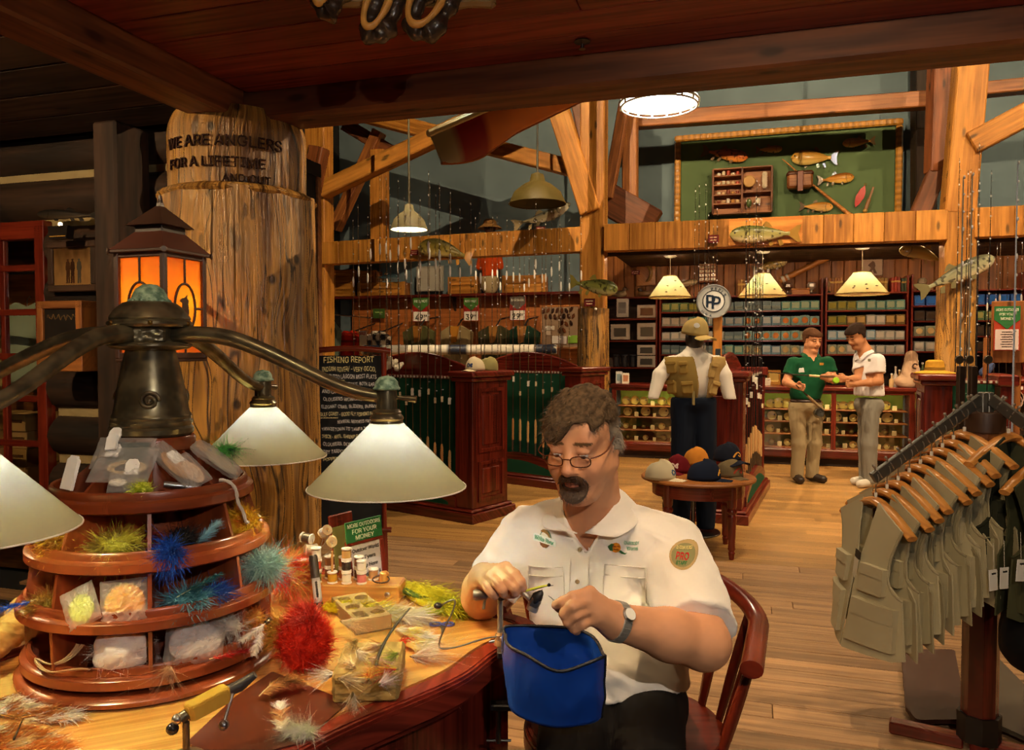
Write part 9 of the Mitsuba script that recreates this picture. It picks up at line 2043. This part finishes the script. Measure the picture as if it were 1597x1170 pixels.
def arm_ends(az,L=0.445,drop=0.285):
 d=np.array([math.cos(math.radians(az)),math.sin(math.radians(az)),0]);return PO+d*0.02+[0,0,1.318],PO+d*L+[0,0,1.318-drop],d
ARMS=[(188,9,'#857a5c'),(-62,4,'#3c4030'),(8,3,'#4a4c38'),(98,3,'#6a644a')]
steel='#6e6c66'
hook_m=tube([(0.0,0,z)if z<=0 else(0.018*math.sin(q),0,0.0+0.02+0.02*-math.cos(q))for z,q in[(-0.06,0),(-0.03,0)]+[(1,q)for q in np.linspace(0.0,3.9,12)]],0.0022,6)
def hanger_mesh():
 k=np.linspace(-1,1,25);p=np.stack([0.225*k,0*k,-0.085*np.abs(k)**1.5],1);m=tube(p,0.5*(0.050-0.012*np.abs(k)),12,flat=0.62);return m
hang_s=mk(hanger_mesh(),'hangerwood',40,grain=0,gid=7);hook_s=mk(tf(hook_m,TR(0,0,0.06)),'vc_metal',True,col='#b8b4ac')
neck_s=mk(tf(cyl(0.006,0.02,10),TR(0,0,0.01)),'vc_gloss',True,col='#d8d0c0')
frontL=Polygon([(-0.055,0.005),(-0.20,-0.065),(-0.185,-0.10),(-0.150,-0.18),(-0.155,-0.25),(-0.215,-0.30),(-0.235,-0.50),(-0.20,-0.515),(-0.02,-0.525),(-0.012,-0.30),(-0.020,-0.20)])
backP=Polygon([(-0.06,0.0),(-0.205,-0.065),(-0.185,-0.11),(-0.165,-0.18),(-0.17,-0.26),(-0.225,-0.30),(-0.24,-0.50),(0.24,-0.50),(0.225,-0.30),(0.17,-0.26),(0.165,-0.18),(0.185,-0.11),(0.205,-0.065),(0.06,0.0),(0.0,-0.02)])
def fr_w(s,seed,open_=0.0):
 def f(v):
  x,y,z=v[:,0],v[:,1],v[:,2];ed=np.clip(np.abs(x)/0.235,0,1);t=np.clip(-z/0.52,0,1)
  out=-0.012-0.05*t*(1-ed**3)-0.006+0.012*(meshkit.fbm(np.stack([x*9+seed,z*5,z*0],1),3,seed)-0.5)-open_*t*np.clip(1-ed*1.1,0,1)
  return np.stack([x*s+s*0.012*t,y+out,z],1)
 return f
def bk_w(seed):
 def f(v):
  x,y,z=v[:,0],v[:,1],v[:,2];t=np.clip(-z/0.5,0,1);return np.stack([x,y+0.012+0.035*t*(1-(x/0.24)**2)+0.012*(meshkit.fbm(np.stack([x*9,z*5,z*0+seed],1),3,seed)-0.5),z],1)
 return f
def vest_parts(c,seed,open_):
 P=Proto();sh_=lambda k:tuple(255*np.clip(lin(c)*k,0,1)**(1/2.2))
 cc=lin(c)
 for s in(1,-1):
  m=panel(frontL,0.006,0.03,fr_w(s,seed+(s>0),open_));
  if s<0:m=trimesh.Trimesh(m.vertices,m.faces[:,::-1],process=False)
  P.add('front_panel',mk(m,'vc_cloth',50,col=cc*(0.95 if s>0 else 1.0)))
 P.add('back_panel',mk(panel(backP,0.006,0.035,bk_w(seed)),'vc_cloth',50,col=cc*0.85))
 for s in(1,-1):
  for x0,x1,z0,z1 in((-0.155,-0.055,-0.30,-0.215),(-0.205,-0.045,-0.48,-0.34)):
   pp=Polygon([(x0,z0),(x1,z0),(x1,z1),(x0,z1)]).buffer(0.004)
   def w_(v,f=fr_w(s,seed+(s>0),open_)):v=v.copy();q=f(np.stack([v[:,0],v[:,1]*0,v[:,2]],1));q[:,1]+=v[:,1]-0.010;return q
   m=panel(pp,0.020,0.03,w_);m2=panel(Polygon([(x0-0.004,z1-0.35*(z1-z0)),(x1+0.004,z1-0.35*(z1-z0)),(x1+0.004,z1+0.006),(x0-0.004,z1+0.006)]),0.028,0.03,w_)
   if s<0:m,m2=[trimesh.Trimesh(q.vertices,q.faces[:,::-1],process=False)for q in(m,m2)]
   P.add('pocket',mk(cat_(m,m2),'vc_cloth',40,col=cc*0.92))
 t=np.linspace(0,1,14)
 for s in(1,-1):
  ring=np.array([(-0.203,-0.066),(-0.186,-0.10),(-0.158,-0.18),(-0.162,-0.255),(-0.218,-0.30)]);pf=spline(np.stack([ring[:,0],ring[:,0]*0,ring[:,1]],1),16)
  P.add('armhole_binding',mk(cat_(tube(fr_w(s,seed+(s>0),open_)(pf),0.005,6),tube(bk_w(seed)(pf*[s,1,1]),0.005,6)),'vc_cloth',True,col=cc*0.75))
 return P
protos={}
def hang(label,key,o,tdir,c,seed,open_,group=None,lab2=None):
 """A vest on a hanger whose hook hangs at o; tdir is the hanger's direction; the vest faces its left-hand normal."""
 y=np.cross([0,0,1],tdir);M=np.eye(4);M[:3,0],M[:3,1],M[:3,2]=tdir,y,[0,0,1];M[:3,3]=o+np.array([0,0,-0.10])
 h_=put('coat_hanger',hang_s,None,M,label=lab2,cat='hanger',group='wooden hangers'+(group or ''));put('hook',hook_s,h_,M);put('collar',neck_s,h_,M)
 kk=(c,seed%3,open_)
 if kk not in protos:protos[kk]=vest_parts(c,seed%3+1,open_)
 k=thing('fishing_vest',label,'vest',None if group is None else 'vests'+group);protos[kk].stamp(k,M@TR(0,0,-0.0));return k,M
an=['left','front right','right','rear']
for ai,(az,n,c)in enumerate(ARMS):
 p0,p1,d=arm_ends(az);td=nrm(np.cross([0,0,1],d))
 M,L=beamM(p0,p1);a_=put('arm',mk(cbox(L,0.020,0.042,0.003),'vc_brushed',col=steel,M=M),VR)
 for i in range(9):put('chrome_stud',mk(cat_(tube([(-L/2+L*(i+0.7)/9.2,0,0.018),(-L/2+L*(i+0.7)/9.2,0,0.034)],0.004,8),ball(0.006,1,(-L/2+L*(i+0.7)/9.2,0,0.035)),tube([(-L/2+L*(i+0.7)/9.2,0.011*math.cos(t),0.024*math.sin(t))for t in np.linspace(-3,3,12)],0.0022,5)),'vc_metal',True,col='#c8c4be',M=M),a_)
 for i in range(n):
  f=0.97-0.82*i/max(1,n-1)if n>1 else 0.9
  o=p0+(p1-p0)*f+[0,0,0.010];yaw=rng.uniform(-4,4)+(0 if i else 0);t2=(RZ(yaw)[:3,:3]@td)
  if ai==0:
   nm='olive tan fishing vest at the end of the left arm, its pockets facing outwards' if i==0 else 'olive tan fishing vest hanging in the row on the left arm'
   k,MM=hang(nm,None,o,t2,['#b2a786','#a89d7c','#9c9272'][i%3],i,0.06 if i==0 else 0.0,None if i==0 else ' on the left arm','wooden coat hanger at the end of the left arm' if i==0 else 'wooden coat hanger in the row on the left arm')
   if i==0:labels[[q for q in scene if q.startswith('coat_hanger')][0]].pop('group',None)
   if i in(0,):
    g=put('hang_tag',mk(cbox(0.028,0.002,0.075,0.0006,(0.055,-0.075,-0.235)),'vc_matte',col='#c8c0a8',M=MM@RY(12)),k);put('care_label',mk(cbox(0.035,0.002,0.03,0.0006,(0.058,-0.074,-0.18)),'vc_matte',col='#3a3428',M=MM@RY(12)),k)
    put('neck_label',mk(cbox(0.05,0.002,0.04,0.0006,(0.0,0.006,-0.05)),'vc_matte',col='#2a1410',M=MM),k)
  else:
   cg=['#2c2e22','#3a3c2a','#44452f'][i%3]if ai==1 else c
   k,MM=hang(f'dark olive fishing vest on the {an[ai]} arm of the rack',None,o,t2,cg,i,0.0,f' on the {an[ai]} arm',f'wooden coat hanger on the {an[ai]} arm of the rack')
for i,(px,py,Y)in enumerate(((1549,905,2.55),(1566,902,2.52),(1592,890,2.48))):
 o=J(px,py,Y);k=put('price_tag',mk(cbox(0.036,0.002,0.072,0.001),'vc_satin',col='#d8d4cc',M=TR(o)@RZ(14)@RY(4*(i-1))),label=['white price tag hanging low at the vest rack post, leftmost','white price tag hanging low at the vest rack post, middle','white price tag at the right edge beside the vest rack'][i],cat='price tag')
 put('lettering',mk(cbox(0.018,0.0006,0.006,0.0002,(0.002,-0.0013,0.022)),'vc_matte',col='#2c2a28',M=TR(o)@RZ(14)@RY(4*(i-1))),k);put('string',mk(tube([o+[0,0,0.036],o+[0.01,0.02,0.12]],0.0008,5),'vc_matte',True,col='#c8c0b0'),k)
def plateq(pts,z,th):return prism(Polygon([onz(*q,z)[:2]for q in pts]).buffer(0.02),th,z-th)
b1=put('base_board',mk(plateq([(1413,1016),(1482,1015),(1500,1118),(1434,1119),(1421,1103)],0.05,0.018),'vc_satin',col='#40241a'),VR,label='brown base board behind the post');b2=put('base_board',mk(plateq([(1552,1028),(1600,1078),(1610,1150),(1556,1126)],0.05,0.018),'vc_satin',col='#4c4438'),VR,label='grey base board right of the post')
for az in(150,-30,60,-120):
 d=np.array([math.cos(math.radians(az)),math.sin(math.radians(az)),0]);M,L=beamM(PO+d*0.05+[0,0,0.024],PO+d*0.30+[0,0,0.024]);put('foot_bar',mk(cbox(L,0.06,0.046,0.006),'redrail',grain=0,M=M),VR)
jb=Body().ell(J(1608,990,2.60),(0.06,0.10,0.14),k=0.04).cone(J(1612,900,2.60),J(1605,1000,2.60),0.06,0.09,0.05);lo,hi=bounds(jb)
JK=put('black_jacket',mk(nets(lambda P,q=None:jb.ev(P,q)-0.02*(meshkit.fbm(P*14,2)-0.5),lo,hi,0.012),'vc_cloth',True,col='#0c0c0d'),label='black garment hanging at the lower right edge',cat='jacket');put('hanger_strap',mk(tube([J(1612,895,2.6),J(1612,700,2.6)],0.006,8),'vc_satin',True,col='#1c1a18'),JK)
